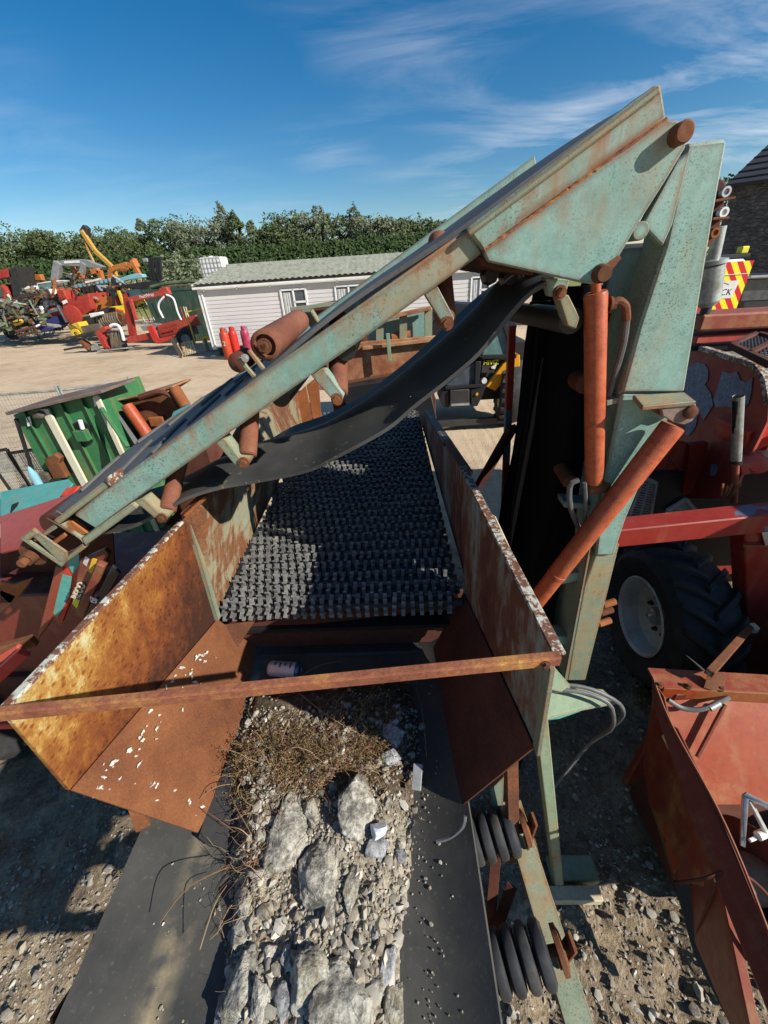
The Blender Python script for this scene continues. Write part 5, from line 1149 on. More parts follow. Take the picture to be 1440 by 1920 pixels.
    MB().sheet([P(1262, 1652, z=.40), P(1290, 1648, z=.44), P(1420, 1900, z=.30), P(1370, 1925, z=.22), P(1300, 1790, z=.25)], .02).build('skid', 'black', t, .004)
    MB().plate([P(1340, 1622, z=.9), P(1352, 1620, z=.93), P(1358, 1648, z=.88), P(1345, 1650, z=.87)], (0, 0, -.03)).build('tab', 'pale', t, .002)
    MB().tube(resample([P(1362, 1640, z=.9), P(1385, 1740, z=.86), P(1412, 1820, z=.82), P(1445, 1900, z=.8)], 12), .006, 6).build('white_rod', 'galv', t)
    MB().tube(resample([P(1275, 1655, z=.8), P(1320, 1648, z=.92), P(1370, 1632, z=.95), P(1410, 1650, z=.93), P(1450, 1690, z=.9)], 16), .0065, 6).build('bent_pipe', 'rust_dark', t)
    # trough and auger
    MB().grid(lambda u, v: (C_.x - .05 + 1.1 * u, C_.y + .01 - .55 * v, .72 - .25 * math.sin(math.pi * min(1, v * 1.1)) * .8 - .06 * v), 8, 16, .01).build('trough', 'rust_dark', t)
    ac = V((C_.x + .02, C_.y - .22, .66)); L_ = 1.1
    au = MB().cyl(ac, ac + V((L_, 0, 0)), .085, 24).build('auger_drum', 'scrap', t)
    def fl(u, v): a = u * 2 * math.pi * 3.2; r = .085 + .115 * v; return ac + V((.05 + L_ * u * .95, math.cos(a) * r, math.sin(a) * r))
    MB().grid(fl, 120, 3, .005).build('auger_flight', 'rust_dark', au)
    # pale reel bracket
    pts = [P(1392, 1492, z=.98), P(1400, 1486, z=.99), P(1450, 1512, z=.97), P(1448, 1522, z=.97), P(1404, 1500, z=.98), P(1398, 1590, z=.8), P(1388, 1586, z=.8)]
    MB().sheet(pts, .012).build('reel_bracket', 'steel', t, .002)
    MB().bar(P(1404, 1500, z=.97), P(1436, 1560, z=.86), .02, .012).build('reel_bracket', 'steel', t, .002)
    MB().bar(P(1405, 1576, z=.84), P(1445, 1560, z=.84), .012, .012).build('reel_pin', 'white', t, .002); MB().cyl(P(1420, 1568, z=.85), P(1438, 1560, z=.85), .016, 12).build('reel_roller', 'white', t, .002)
    MB().box((2.35, .86, .36), (2.1, .5, .6)).build('header_shade_block', 'rust_dark', t, .01)  # block and rear sheet added so the header shades the ground
    MB().box((2.3, 1.12, .6), (2.1, .04, .9)).build('rear_shade_sheet', 'header_dark', t, .006)
header()
# ---------------------------------------------------------------- machines behind
def skip_machine():
    t = thing('rusty_crusher_hopper', 'rusty hopper machine with shaded teal ribs behind the slanting boom', 'hopper machine', (-.2, 6.2, 0))
    Y = lambda y, *q: [P(a, b, y=y) for a, b in q]
    MB().plate(Y(5.6, (600, 655), (690, 640), (838, 628), (846, 690), (780, 716), (640, 735), (590, 730)), (0, .05, 0)).build('side_wall', 'rust_panel', t, .006)
    MB().plate(Y(6.3, (545, 578), (640, 562), (700, 560), (700, 640), (560, 690)), (0, .05, 0)).build('back_wall', 'rust', t, .006)
    a, b = P(545, 580, y=6.2), P(705, 560, y=6.2); MB().bar(a, b, .08, .05).build('top_rim', 'teal_dirty', t, .006)
    MB().plate(Y(5.75, (690, 600), (806, 575), (808, 632), (690, 648)), (0, .03, 0)).build('upper_wall', 'teal', t, .004)
    for a, b in (((690, 603), (808, 577)), ((680, 652), (812, 636))): MB().bar(P(*a, y=5.6), P(*b, y=5.6), .16, .04).build('flange', 'rust_panel', t, .004)
    for x in (712, 756, 803): MB().bar(P(x, 600 - (x - 712) * .22, y=5.62), P(x, 644 - (x - 712) * .12, y=5.62), .10, .025, (0, 1, 0)).build('rib', 'teal_dirty', t, .003)
    MB().bar(P(727, 625, y=5.45), P(731, 677, y=5.45), .05, .04, (0, 1, 0)).build('stay', 'teal_frame', t, .004)
    MB().bar(P(640, 722, y=5.5), P(800, 694, y=5.5), .14, .06).build('lower_flange', 'rust', t, .006)
    MB().plate(Y(5.2, (640, 728), (800, 700), (820, 790), (660, 800)), (0, .4, 0)).build('under_body', 'black', t, .01)
    MB().cyl(P(735, 634, y=5.68), P(770, 628, y=5.68), .06, 16).build('cross_tube', 'rust_orange', t)
    for x in (-.9, .25): MB().box((x, 6.1, .55), (.15, .15, 1.1)).build('leg', 'rust_dark', t, .006)
    MB().box((-.1, 6.0, 1.05), (1.4, .6, .3)).build('frame', 'rust_dark', t, .01)
    s = P(483, 775, y=3.6); tag(MB().lathe((s.x, s.y, 0), (0, 0, 1), [(0, 0), (0, .05), (s.z - .05, .05), (s.z - .03, .06), (s.z, .06), (s.z, 0)], 18).build('rusty_pipe', 'rust', None), 'rusty upright pipe with a collar under the slanting boom', 'pipe')
skip_machine()
def loader():
    t = thing('wheel_loader', 'yellow wheeled loader with tinted cab glass parked behind the hanging belt', 'loader', (1.7, 7.9, 0))
    Y = lambda y, *q: [P(a, b, y=y) for a, b in q]
    gl = MB().plate(Y(7.6, (903, 668), (916, 640), (948, 612), (962, 612), (966, 666)), (0, .02, 0)).build('cab_window', 'glass_teal', t)
    for a, b in (((903, 669), (968, 668)), ((946, 608), (963, 668))): MB().bar(P(*a, y=7.57), P(*b, y=7.57), .07, .05, (0, 1, 0)).build('cab_frame', 'black', t, .006)
    MB().plate(Y(7.65, (808, 610), (830, 570), (965, 575), (970, 615), (900, 668), (806, 700)), (0, 1.0, 0)).build('cab_roof_side', 'black', t, .02)
    MB().plate(Y(7.6, (838, 722), (860, 702), (894, 676), (895, 724)), (0, .02, 0)).build('door_glass', 'glass', t)
    MB().plate(Y(7.55, (892, 678), (902, 678), (898, 726), (890, 726)), (0, .06, 0)).build('door_post', 'black', t, .006)
    MB().bar(P(835, 727, y=7.55), P(912, 722, y=7.55), .06, .06).build('door_sill', 'black', t, .006)
    MB().plate(Y(7.7, (900, 672), (952, 674), (930, 712), (908, 726), (900, 726)), (0, .5, 0)).build('side_body', 'dark', t, .01)
    pn = MB().plate(Y(7.62, (904, 680), (932, 680), (926, 699), (903, 699)), (0, .02, 0)).build('tag_panel', 'dark', t, .002)
    a = P(906, 684.5, y=7.6); b = P(930, 683, y=7.6); text('HIVIZ', .115, 'yellow_tape', pn, a, b - a, (0, 0, 1))
    MB().plate(Y(7.6, (921, 688), (932, 682), (928, 692), (922, 691)), (0, .01, 0)).build('sticker', 'white', pn, 0)
    MB().plate(Y(7.55, (828, 733), (842, 731), (842, 764), (832, 764), (824, 750)), (0, .5, 0)).build('step_box', 'black', t, .01)
    MB().plate(Y(7.5, (844, 732), (880, 730), (880, 762), (844, 764)), (0, .45, 0)).build('step_box', 'dark', t, .01)
    MB().bar(P(845, 759, y=7.48), P(879, 757, y=7.48), .12, .03).build('step_tread', 'steel', t, .004)
    MB().plate(Y(7.5, (882, 732), (911, 725), (904, 744), (895, 762), (884, 762)), (0, .5, 0)).build('fuel_tank', 'black', t, .01)
    MB().lathe(P(894, 739, y=7.49), (0, -1, 0), [(0, 0), (0, .028), (.02, .024), (.02, 0)], 14).build('marker_lamp', 'amber', t)
    MB().lathe(P(907, 713, y=7.6), (0, -1, 0), [(0, 0), (0, .05), (.06, .05), (.06, 0)], 16).build('filler_cap', 'white', t)
    MB().plate(Y(7.6, (911, 725), (930, 700), (951, 673), (975, 665), (975, 706), (948, 712), (938, 722), (929, 733)), (0, .5, 0)).build('mudguard', 'amber', t, .012)
    c = P(953, 753, y=7.9); c.z = .62
    wl = MB().lathe(c, (1, -.12, 0), [(-.2, .3), (-.24, .42), (-.2, .58), (-.1, .62), (.1, .62), (.2, .58), (.24, .42), (.2, .3)], 36).build('wheel', 'tyre', t)
    MB().lathe(c, (1, -.12, 0), [(-.18, 0), (-.16, .2), (-.2, .3), (.2, .3)], 24).build('rim', 'amber', wl)
    ax = V((1, -.12, 0)).normalized(); b_ = ax.cross(V((0, 0, 1)))
    for k in range(22):
        a = 2 * math.pi * k / 22; d = b_ * math.cos(a) + V((0, 0, 1)) * math.sin(a); tn = ax.cross(d)
        MB().box(c - ax * .12 + d * .61, (.22, .07, .05), Matrix((ax, tn, d)).transposed()).build('tyre_lug', 'tyre', wl, .006)
    d_ = dup_wheel = wl.copy(); COL.objects.link(d_); d_.location += V((-1.9, .6, 0))
    MB().box((1.75, 8.6, 1.0), (1.6, 1.2, 1.1)).build('engine_body', 'black', t, .03)
    bar_ = MB().bar(P(820, 795, z=.16), P(948, 786, z=.16), .1, .12); tag(bar_.build('steel_beam', 'dark', None, .006), 'long dark steel beam lying on the ground before the loader', 'beam')
    tag(MB().bar(P(822, 801, z=.08), P(870, 792, z=.08), .16, .03).build('wooden_plank', 'pale', None, .004), 'pale plank lying under the end of the dark beam', 'plank')
loader()
def clipz(pts, zc, sg):
    out = []
    for i in range(len(pts)):
        a, b = V(pts[i - 1]), V(pts[i]); da, db = (a.z - zc) * sg, (b.z - zc) * sg
        if (da < 0) != (db < 0): out.append(a.lerp(b, da / (da - db)))
        if db >= 0: out.append(b)
    return out
def right_background():
    # recovery van with chevrons
    t = thing('chevron_van', 'white van with red and yellow chevrons on its rear doors', 'van', (7.0, 10.4, 0))
    y = 10.0; A, B, C_, D_ = P(1296, 496, y=y), P(1398, 484, y=y), P(1388, 582, y=y), P(1270, 590, y=y)
    x0, x1 = P(1296, 540, y=y).x, P(1395, 540, y=y).x; z0, z1 = .6, 2.6
    prof = [(x0 - .15, z0), (x1, z0), (x1 + .02, 1.9), (x1 - .08, z1 - .08), (x1 - .22, z1), (x0 + .1, z1), (x0 - .1, z1 - .2)]
    MB().plate([(x, y, z) for x, z in prof], (0, 4.2, 0)).build('body', 'white', t, .05)
    cxm = (x0 + x1) / 2 - .05; k = 0
    for i in range(-3, 20):
        for sd in (-1, 1):
            z = z0 - .9 + i * .17; pts = [(cxm + sd * .02, y - .012, z + .62), (cxm + sd * .02, y - .012, z + .62 + .17), (cxm + sd * .62, y - .012, z + .17 - .16), (cxm + sd * .62, y - .012, z - .16)]
            uq = clipz(clipz(pts, z0 + .05, 1), 2.56, -1)
            if len(uq) > 2: MB().plate(uq, (0, .006, 0)).build('chevron', 'chev_r' if i % 2 else 'chev_y', t, 0)
    sg = MB().plate([(cxm - .52, y - .02, 1.86), (cxm + .42, y - .02, 1.86), (cxm + .46, y - .02, 2.2), (cxm - .48, y - .02, 2.2)], (0, .006, 0)).build('sign_panel', 'white', t, .002)
    text('H', .17, 'black', sg, (cxm - .46, y - .022, 1.93), (1, 0, 0), (0, 0, 1)); text('OCK', .17, 'black', sg, (cxm + .0, y - .022, 1.93), (1, 0, 0), (0, 0, 1), shear=.1)
    MB().tube([(cxm - .12 + .38 * k / 8, y - .024, 2.08 + .1 * math.sin(math.pi * (k + 2) / 12)) for k in range(9)], .005, 4).build('sign_arc', 'grey', sg)
    for dz in (-.95, .62): MB().bar((cxm - .6, y - .02, 1.7 + dz), (cxm + .62, y - .02, 1.7 + dz), .012, .012).build('door_seam', 'white', t)
    MB().bar((cxm + .012, y - .02, .7), (cxm + .012, y - .02, 2.5), .012, .016, (1, 0, 0)).build('door_gap', 'dark', t)
    MB().bar((x0, y + .3, 2.66), (x1, y + .3, 2.66), .3, .07).build('light_bar', 'black', t, .01); MB().box((x1 - .1, y + .3, 2.76), (.16, .16, .14)).build('beacon', 'yellow_tape', t, .02)
    # grey vehicle beside it
    t = thing('grey_van', 'dark grey van with a pale windscreen beside the chevron van', 'van', (9.3, 10.8, 0))
    g = lambda *q: [P(a, b, y=10.6) for a, b in q]
    MB().plate(g((1394, 536), (1408, 516), (1560, 512), (1600, 620), (1384, 640)), (0, 4, 0)).build('body', 'black', t, .06)
    MB().plate([v + V((0, -.02, 0)) for v in g((1400, 525), (1470, 522), (1470, 560), (1388, 564))], (0, .01, 0)).build('windscreen', 'glass_dark', t)
    MB().bar(P(1397, 520, y=10.55), P(1500, 516, y=10.55), .3, .06).build('roof_edge', 'grey', t, .02)
    # stone cottage with a slate roof
    t = thing('stone_cottage', 'dark stone cottage with a slate roof at the right edge', 'cottage', (16.5, 20.5, 0))
    c0 = V((13.75, 20.0, 0)); ux = V((.80, -.60, 0)); uy = V((.60, .80, 0)); hz = 5.0
    cs = [c0, c0 + ux * 5.5, c0 + ux * 5.5 + uy * 7, c0 + uy * 7]
    MB().plate(cs, (0, 0, hz)).build('wall', 'stone_wall', t)
    e0, e1 = c0 - ux * .3 - uy * .25, c0 + ux * 5.8 - uy * .25
    r0, r1 = c0 + ux * 1.6 + uy * 3.5 + V((0, 0, hz + 2.6)), c0 + ux * 5.8 + uy * 3.5 + V((0, 0, hz + 2.6))
    b0, b1 = c0 - ux * .3 + uy * 7.25, c0 + ux * 5.8 + uy * 7.25
    Z = V((0, 0, hz - .1))
    rf = MB().add([e0 + Z, e1 + Z, r1, r0, b0 + Z, b1 + Z], [(0, 1, 2, 3), (4, 3, 2, 5), (0, 3, 4), (1, 5, 2), (0, 4, 5, 1)]).build('roof', 'slate', t)
    for k in range(1, 12):
        v = k / 12; MB().bar(e0 + Z + (r0 - e0 - Z) * v + V((0, 0, .02)), e1 + Z + (r1 - e1 - Z) * v + V((0, 0, .02)), .05, .03).build('slate_course', 'slate', rf)
    MB().bar(e0 + Z, e1 + Z, .12, .12).build('gutter', 'black', t, .01)
    w0 = c0 + ux * 3.2 - uy * .03 + V((0, 0, 2.0)); MB().plate([w0, w0 + ux * .9, w0 + ux * .9 + V((0, 0, 1.2)), w0 + V((0, 0, 1.2))], uy * .1).build('window', 'glass', t)
    MB().tube([c0 + ux * 2.6 - uy * .08 + V((0, 0, 1)), c0 + ux * 2.6 - uy * .08 + V((0, 0, hz))], .05, 8).build('downpipe', 'black', t)
right_background()
# ---------------------------------------------------------------- static caravan, container, tank, gas bottles
def caravan():
    X0, X1, YF, D, H = -8.05, 5.2, 18.6, 3.1, 2.68
    t = thing('static_caravan', 'long white clad static caravan with a grey green tiled roof', 'caravan', ((X0 + X1) / 2, YF + D / 2, 0))
    MB().box(((X0 + X1) / 2, YF + D / 2 + .04, (H + .35) / 2), (X1 - X0, D, H - .35)).build('body', 'white', t)
    wins = [(P(525, 540, y=YF).x, 1.05), (P(628, 535, y=YF).x, 1.1), (P(884, 525, y=YF).x, .75)]
    n = 15; hb = (H - .42) / n
    for k in range(n):
        z = .40 + hb * k; segs = [(X0 + .12, X1)]
        if z > .95:
            segs = []; a = X0 + .12
            for wx, ww in wins: segs.append((a, wx)); a = wx + ww
            segs.append((a, X1))
        for a, b in segs: MB().box(((a + b) / 2, YF - .012 - .006 * (k % 2 == 0), z + hb / 2), (b - a, .03, hb - .014), Matrix.Rotation(.06, 3, 'X')).build('cladding_board', 'plank', t)
    MB().box((X0 + .05, YF - .02, (H + .3) / 2), (.16, .1, H - .3)).build('corner_trim', 'white', t, .005)
    MB().bar((X0 + .14, YF - .07, .3), (X0 + .14, YF - .07, H), .06, .06, (1, 0, 0)).build('downpipe', 'white', t, .01)
    MB().box(((X0 + X1) / 2, YF + D / 2, .2), (X1 - X0 - .3, D - .3, .4)).build('underskirt', 'dark', t)
    MB().box(((X0 + X1) / 2, YF - .02, H - .14), (X1 - X0, .05, .26)).build('fascia', 'plank', t)
    MB().bar((X0 - .15, YF - .17, H + .0), (X1 + .1, YF - .17, H + .0), .1, .09).build('gutter', 'white', t, .01)
    for k in range(10): x = X0 + .3 + k * 1.4; MB().box((x, YF - .15, H - .07), (.04, .06, .09)).build('gutter_clip', 'white', t)
    for i, (wx, ww) in enumerate(wins):
        f = MB(); z0, z1 = .95, 2.42
        for a, b in (((wx, z0), (wx + ww, z0)), ((wx, z1), (wx + ww, z1)), ((wx, z0), (wx, z1)), ((wx + ww, z0), (wx + ww, z1)), ((wx + ww * .5, z0), (wx + ww * .5, z1)), ((wx + ww * .5, 1.95), (wx + ww, 1.95))):
            f.bar((a[0], YF - .04, a[1]), (b[0], YF - .04, b[1]), .075, .075, (0, 1, 0))
        wo = f.build('window', 'white', t, .005)
        MB().box((wx + ww / 2, YF - .02, (z0 + z1) / 2), (ww - .05, .02, z1 - z0 - .05)).build('pane', 'glass', wo)
        MB().grid(lambda u, v: (wx + .08 + ww * .36 * u, YF - .034 + .006 * math.sin(u * 25), z0 + .1 + (z1 - z0 - .2) * v), 16, 2, .002).build('net_curtain', 'curtain_cloth', wo)
    # pantile roof: stepped and rolled
    xr0, xr1 = X0 - .2, X1 + .1; yr0 = YF - .15; ridge_y = YF + D / 2; rh = .72; hip = .0; nr = 9
    def roof(x, s): return 0
    nx = 300
    vs = []; fs = []
    for r in range(nr):
        for e in (0, 1):
            v = (r + e) / nr
            for i in range(nx + 1):
                u = i / nx; x = xr0 + 1.25 * v + (xr1 - xr0 - 1.25 * v) * u; y = yr0 + (ridge_y - yr0) * v
                roll = .055 * abs(math.sin(x * math.pi / .24 + .5 * (r % 2) * math.pi * 0))
                vs.append((x, y, H + .05 + rh * v + roll + (.075 if e == 0 else 0)))
    w = nx + 1
    for r in range(nr):
        a = 2 * r * w
        fs += [(a + i, a + i + 1, a + w + i + 1, a + w + i) for i in range(nx)]
        if r: fs += [(a - w + i, a - w + i + 1, a + i + 1, a + i) for i in range(nx)]
    tag(MB().add(vs, fs).build('roof_tiles', 'tile', t, angle=30), kind='stuff')
    A, B = V((xr0, yr0, H + .04)), V((xr0, YF + D + .15, H + .04)); Rg0, Rg1 = V((xr0 + 1.25, ridge_y, H + rh + .06)), V((xr1, ridge_y, H + rh + .06))
    MB().add([A, B, Rg0], [(0, 2, 1)]).add([B, (xr1, YF + D + .15, H + .04), Rg1, Rg0], [(0, 1, 2, 3)]).build('roof_back', 'tile', t)
    MB().bar(A + V((0, 0, .06)), Rg0, .14, .06).build('hip_capping', 'tile', t, .01); MB().bar(Rg0, Rg1, .16, .06).build('ridge_capping', 'tile', t, .01)
    q = P(655, 510, y=YF + .75); MB().box(q, (.3, .2, .14)).build('roof_vent', 'dark', t, .03)
caravan()
def gas():
    data = [(430, 669, 409, 614, .19, 'gas_orange', 'orange red gas bottle standing leftmost against the caravan wall'), (450, 668, 438, 617, .18, 'gas_red', 'bright red gas bottle in the middle of the three'), (466, 650, 456, 617, .18, 'gas_pink', 'magenta gas bottle with a pale worn shoulder')]
    for k, (bx, by, tx, ty, r, m, lab) in enumerate(data):
        y = (17.7, 17.9, 18.0)[k]; p = P(bx - (0, 4, 2)[k], by, y=y); p.z = 0; h = 1.18
        t = thing('gas_bottle', lab, 'gas bottle', p, 'gas bottles by the caravan')
        MB().lathe(p, (0, 0, 1), [(0, 0), (0, r * .9), (.05, r), (h - .28, r), (h - .2, r * .96), (h - .13, r * .84), (h - .10, r * .5), (h - .10, 0)], 24).build('cylinder', m, t)
        MB().lathe(p, (0, 0, 1), [(h - .12, r * .6), (h + .03, r * .6), (h + .05, r * .5), (h + .07, 0)], 18).build('shroud', m, t)
        MB().tube([p + V((r * .4, -.02, h)), p + V((r * .9, -.04, h)), p + V((r * .95, -.04, h - .12))], .015, 6).build('handle', 'dark' if k != 1 else m, t)
        if k == 0: text('2', .26, 'cream', t, p + V((-.06, -r - .004, .55)), (1, 0, 0), (0, 0, 1), depth=.004)
gas()
def yard_objects():
    # dark green container with sheeted roof
    t = thing('green_container', 'dark green corrugated container with pipes and sheeting on its roof', 'container', (-11, 25.8, 0))
    a, b = P(300, 540, y=24.6), P(402, 540, y=24.6); n = 22; x0, x1 = a.x - 1.0, b.x + 1.0
    for k in range(n):
        x = x0 + (x1 - x0) * (k + .5) / n; MB().plate([(x - .11, 24.6, .15), (x + .11, 24.6, .15), (x + .11, 24.6, 2.62), (x - .11, 24.6, 2.62)], (0, .06 if k % 2 else .02, 0)).build('wall_rib', 'green_dark', t)
    MB().box(((x0 + x1) / 2, 25.9, 1.4), (x1 - x0, 2.4, 2.5)).build('body', 'green_dark', t, .01)
    for z in (.1, 2.68): MB().bar((x0, 24.63, z), (x1, 24.63, z), .12, .14).build('rail', 'green_dark', t)
    MB().tube(resample([(x0 + .4, 24.8, 2.86), (x0 + 1.5, 24.75, 2.98), (x0 + 2.6, 24.8, 3.0), (x0 + 3.6, 24.8, 2.95), (x1, 24.8, 2.98)], 20), .09, 10).build('hose_coil', 'scrap_green', t)
    for k in range(3): MB().bar((x0 + .8 + .3 * k, 25.2 + .3 * k, 2.84), (x1 - .4, 25.5 + .3 * k, 2.86), .16, .07).build('roof_pipe', 'scrap', t, .01)
    # water tank in a cage
    p = P(378, 512, y=25); q = P(415, 488, y=25); t = thing('caged_water_tank', 'white plastic water tank in a wire cage behind the caravan roof', 'tank', (p.x + .65, 25.5, 0))
    zb = 2.85; MB().box((p.x + .65, 25.5, zb + .62), (1.2, 1.1, 1.18)).build('tank', 'white', t, .06)
    MB().lathe((p.x + .6, 25.3, zb + 1.2), (0, 0, 1), [(0, .0), (0, .14), (.06, .14), (.06, 0)], 14).build('lid', 'white', t)
    cg = MB()
    for k in range(7): x = p.x + .05 + .2 * k; cg.tube([(x, 24.92, zb), (x, 24.92, zb + 1.2)], .012, 4); cg.tube([(p.x + .03, 24.95 + .18 * k, zb), (p.x + .03, 24.95 + .18 * k, zb + 1.2)], .012, 4)
    for k in range(6): z = zb + .03 + .23 * k; cg.tube([(p.x + .03, 26.05, z), (p.x + .03, 24.92, z), (p.x + 1.27, 24.92, z)], .012, 4)
    cg.build('cage', 'steel', t); MB().box((p.x + .65, 25.5, zb - 1.42), (1.3, 1.2, 2.84)).build('plinth', 'scrap', t)
    # bale wrapper
    t = thing('bale_wrapper', 'red bale wrapper with white lettered arm and pale pipe loops', 'bale wrapper', (-12, 22.4, 0))
    Y = lambda y, *q: [P(a_, b_, y=y) for a_, b_ in q]
    def br(a_, b_, w_, h_, name, m, y=22.4, bev=.01): return MB().bar(P(*a_, y=y), P(*b_, y=y), w_, h_, (0, 1, 0)).build(name, m, t, bev)
    arm = br((243, 562), (312, 548), .22, .24, 'arm', 'farm_red'); a_ = P(262, 560, y=22.25); text('FastWrap', .20, 'white', arm, a_, P(285, 555, y=22.25) - a_, (0, 0, 1), shear=.2)
    br((238, 558), (250, 632), .3, .26, 'mast', 'red_shade'); br((244, 560), (256, 600), .16, .14, 'mast_side', 'farm_red', 22.2)
    MB().plate(Y(22.3, (298, 540), (312, 538), (318, 552), (306, 560), (298, 552)), (0, .3, 0)).build('arm_head', 'farm_red', t, .02)
    MB().tube(resample(Y(22.3, (312, 553), (325, 560), (333, 585), (340, 600)), 12), .05, 8).build('pipe_loop', 'white', t); MB().tube(resample(Y(22.3, (308, 556), (298, 568), (298, 580), (306, 596)), 12), .05, 8).build('pipe_loop', 'white', t)
    br((240, 638), (290, 628), .3, .16, 'drawbar', 'farm_red', 22.2); br((300, 620), (372, 600), .5, .22, 'roller_bed', 'farm_red', 22.4)
    for k in range(3): br((302, 616 + 7 * k), (334, 608 + 7 * k), .1, .1, 'roller', 'red_shade', 22.0)
    MB().plate(Y(22.0, (274, 613), (284, 610), (298, 634), (330, 626), (336, 618), (334, 632), (296, 645), (288, 640)), (0, .2, 0)).build('side_guard', 'red_bright', t, .01)
    c = P(348, 632, y=21.9); c.z = .46; wl = MB().lathe(c, (.3, -1, 0), [(-.12, 0), (-.12, .24), (-.14, .4), (-.1, .46), (.1, .46), (.14, .4), (.12, .2), (.08, 0)], 24).build('wheel', 'tyre', t); MB().lathe(c, (.3, -1, 0), [(.10, 0), (.13, .2), (.14, .22)], 16).build('rim', 'grey', wl)
    MB().plate(Y(21.9, (334, 618), (345, 612), (362, 615), (366, 628), (360, 622), (345, 618), (337, 628)), (0, .5, 0)).build('mudguard', 'black', t, .01)
    for x in (338, 344, 348): br((x, 575), (x + 9, 604), .04, .04, 'control_pipe', 'farm_red' if x < 340 else 'cream')
    MB().plate(Y(22.5, (250, 565), (265, 560), (268, 568), (255, 572)), (0, .3, 0)).build('yellow_cap', 'yellow', t, .01)
    MB().plate(Y(22.4, (262, 612), (290, 606), (304, 610), (300, 618), (268, 620)), (0, .3, 0)).build('engine_cover', 'grey', t, .02)
    for k in range(5): br((255 + 9 * k, 570 - 2 * k), (272 + 9 * k, 604 - 1.5 * k), .05, .03, 'film_arm', 'black' if k % 2 else 'steel', 22.9)
    # small red engine frame with pale pipe
    t = thing('red_engine_frame', 'small red engine frame with worn seats and a white pipe', 'machine', (-15, 22.0, 0))
    Y2 = lambda *q: [P(a_, b_, y=22.4) for a_, b_ in q]
    MB().plate(Y2((178, 625), (184, 617), (196, 612), (200, 618), (190, 626), (200, 648), (206, 652), (200, 656), (192, 650)), (0, .5, 0)).build('frame', 'farm_red', t, .02)
    for k in range(3): MB().plate(Y2((204 + 8 * k, 626 - k), (209 + 8 * k, 624 - k), (218 + 7 * k, 650), (208 + 7 * k, 654)), (0, .35, 0)).build('seat_back', 'scrap', t, .03)
    MB().tube(resample(Y2((207, 612), (213, 609), (222, 611), (228, 622), (232, 638)), 12), .08, 8).build('pipe', 'white', t)
    MB().bar(P(185, 658, y=22.1), P(240, 652, y=22.1), .3, .06).build('sledge', 'galv', t, .01); MB().box(P(215, 645, y=22.8), (1.2, .4, .6)).build('engine', 'dark', t, .05)
    # grab bucket with tines, hazard box
    t = thing('tined_grab_bucket', 'brown grab bucket with curved tines beside a striped box', 'bucket', (-15.5, 24.5, 0))
    for k in range(9): MB().tube(resample([P(184 + 4.2 * k, 592 - .8 * k, y=24.6), P(186 + 4.2 * k, 604 - .8 * k, y=24.2), P(196 + 3.8 * k, 613 - .8 * k, y=24.3)], 6), .05, 6).build('tine', 'scrap', t)
    MB().plate([P(*q, y=24.8) for q in ((184, 590), (215, 584), (230, 590), (231, 610), (222, 612), (215, 600))], (0, .4, 0)).build('shell', 'rust', t, .02)
    t = thing('hazard_striped_box', 'yellow machine box with orange hazard stripes above the grab bucket', 'machine box', (-15, 26, 0))
    MB().plate([P(*q, y=25.5) for q in ((202, 576), (236, 572), (236, 590), (228, 592), (216, 577))], (0, .8, 0)).build('box', 'yellow_tape', t, .02)
    for k in range(4): MB().plate([P(215 + 4 * k, 579 + 1 * k, y=25.45), P(218 + 4 * k, 578 + k, y=25.45), P(228 + 2 * k, 594, y=25.45), P(225 + 2 * k, 595, y=25.45)], (0, .03, 0)).build('stripe', 'orange', t)
    # pallets and plank
    t = thing('wooden_pallet', 'broken wooden pallet leaning by the bale wrapper wheel', 'pallet', P(350, 660, z=0))
    for k in range(5): MB().bar(P(340 + 5 * k, 644 - k, y=19.6), P(348 + 4.5 * k, 666 - 1.2 * k, y=19.0), .1, .03, (0, 1, 0)).build('slat', 'pale', t, .003)
    for k in range(3): MB().bar(P(340 + 1.5 * k, 645 + 7 * k, y=19.5 - .2 * k), P(362 + 1 * k, 640 + 7.5 * k, y=19.6 - .2 * k), .1, .05, (0, 1, 0)).build('bearer', 'wood', t, .003)
    tag(MB().bar(P(322, 634, y=20.2), P(342, 670, z=.03), .28, .05, (0, 1, 0)).build('leaning_plank', 'wood', None, .005), 'broad brown plank leaning in front of the bale wrapper', 'plank')
    t = thing('yellow_bench', 'pale yellow timber bench between container and caravan', 'bench', P(388, 622, y=20.5)); t.location.z = 0
    q = P(388, 612, y=20.5); MB().box((q.x, 20.5, .62), (.75, .4, .12)).build('top', 'yellow', t, .01)
    for dx in (-.3, .3): MB().box((q.x + dx, 20.5, .28), (.1, .36, .56)).build('leg', 'pale', t, .01)
    MB().bar(P(348, 585, y=20.9), P(385, 578, y=20.9), .05, .05).build('rail', 'yellow', t)
    MB().bar(P(349, 585, y=20.9), V((P(349, 585, y=20.9).x, 20.9, .3)), .05, .05, (1, 0, 0)).build('rail_post', 'yellow', t)
    # black pallet fork mast
    t = thing('fork_mast', 'black upright fork mast standing before the trees', 'fork mast', (-13.5, 28, 0))
    for x in (280, 286, 293, 299): MB().bar(P(x, 487, y=28), P(x + 3, 524, y=28), .16, .12, (0, 1, 0)).build('mast_rail', 'black', t, .01)
    for yy in (486, 500, 514): MB().bar(P(277, yy, y=28.1), P(303, yy - 1, y=28.1), .2, .15).build('cross_bar', 'black', t, .01)
    MB().bar(P(290, 520, y=28.2), V((P(292, 530, y=28.2).x, 28.2, 0)), .5, .3, (1, 0, 0)).build('mast_foot', 'black', t)
    MB().box(P(274, 488, y=28), (.3, .3, .2)).build('lamp', 'grey', t, .03)
yard_objects()
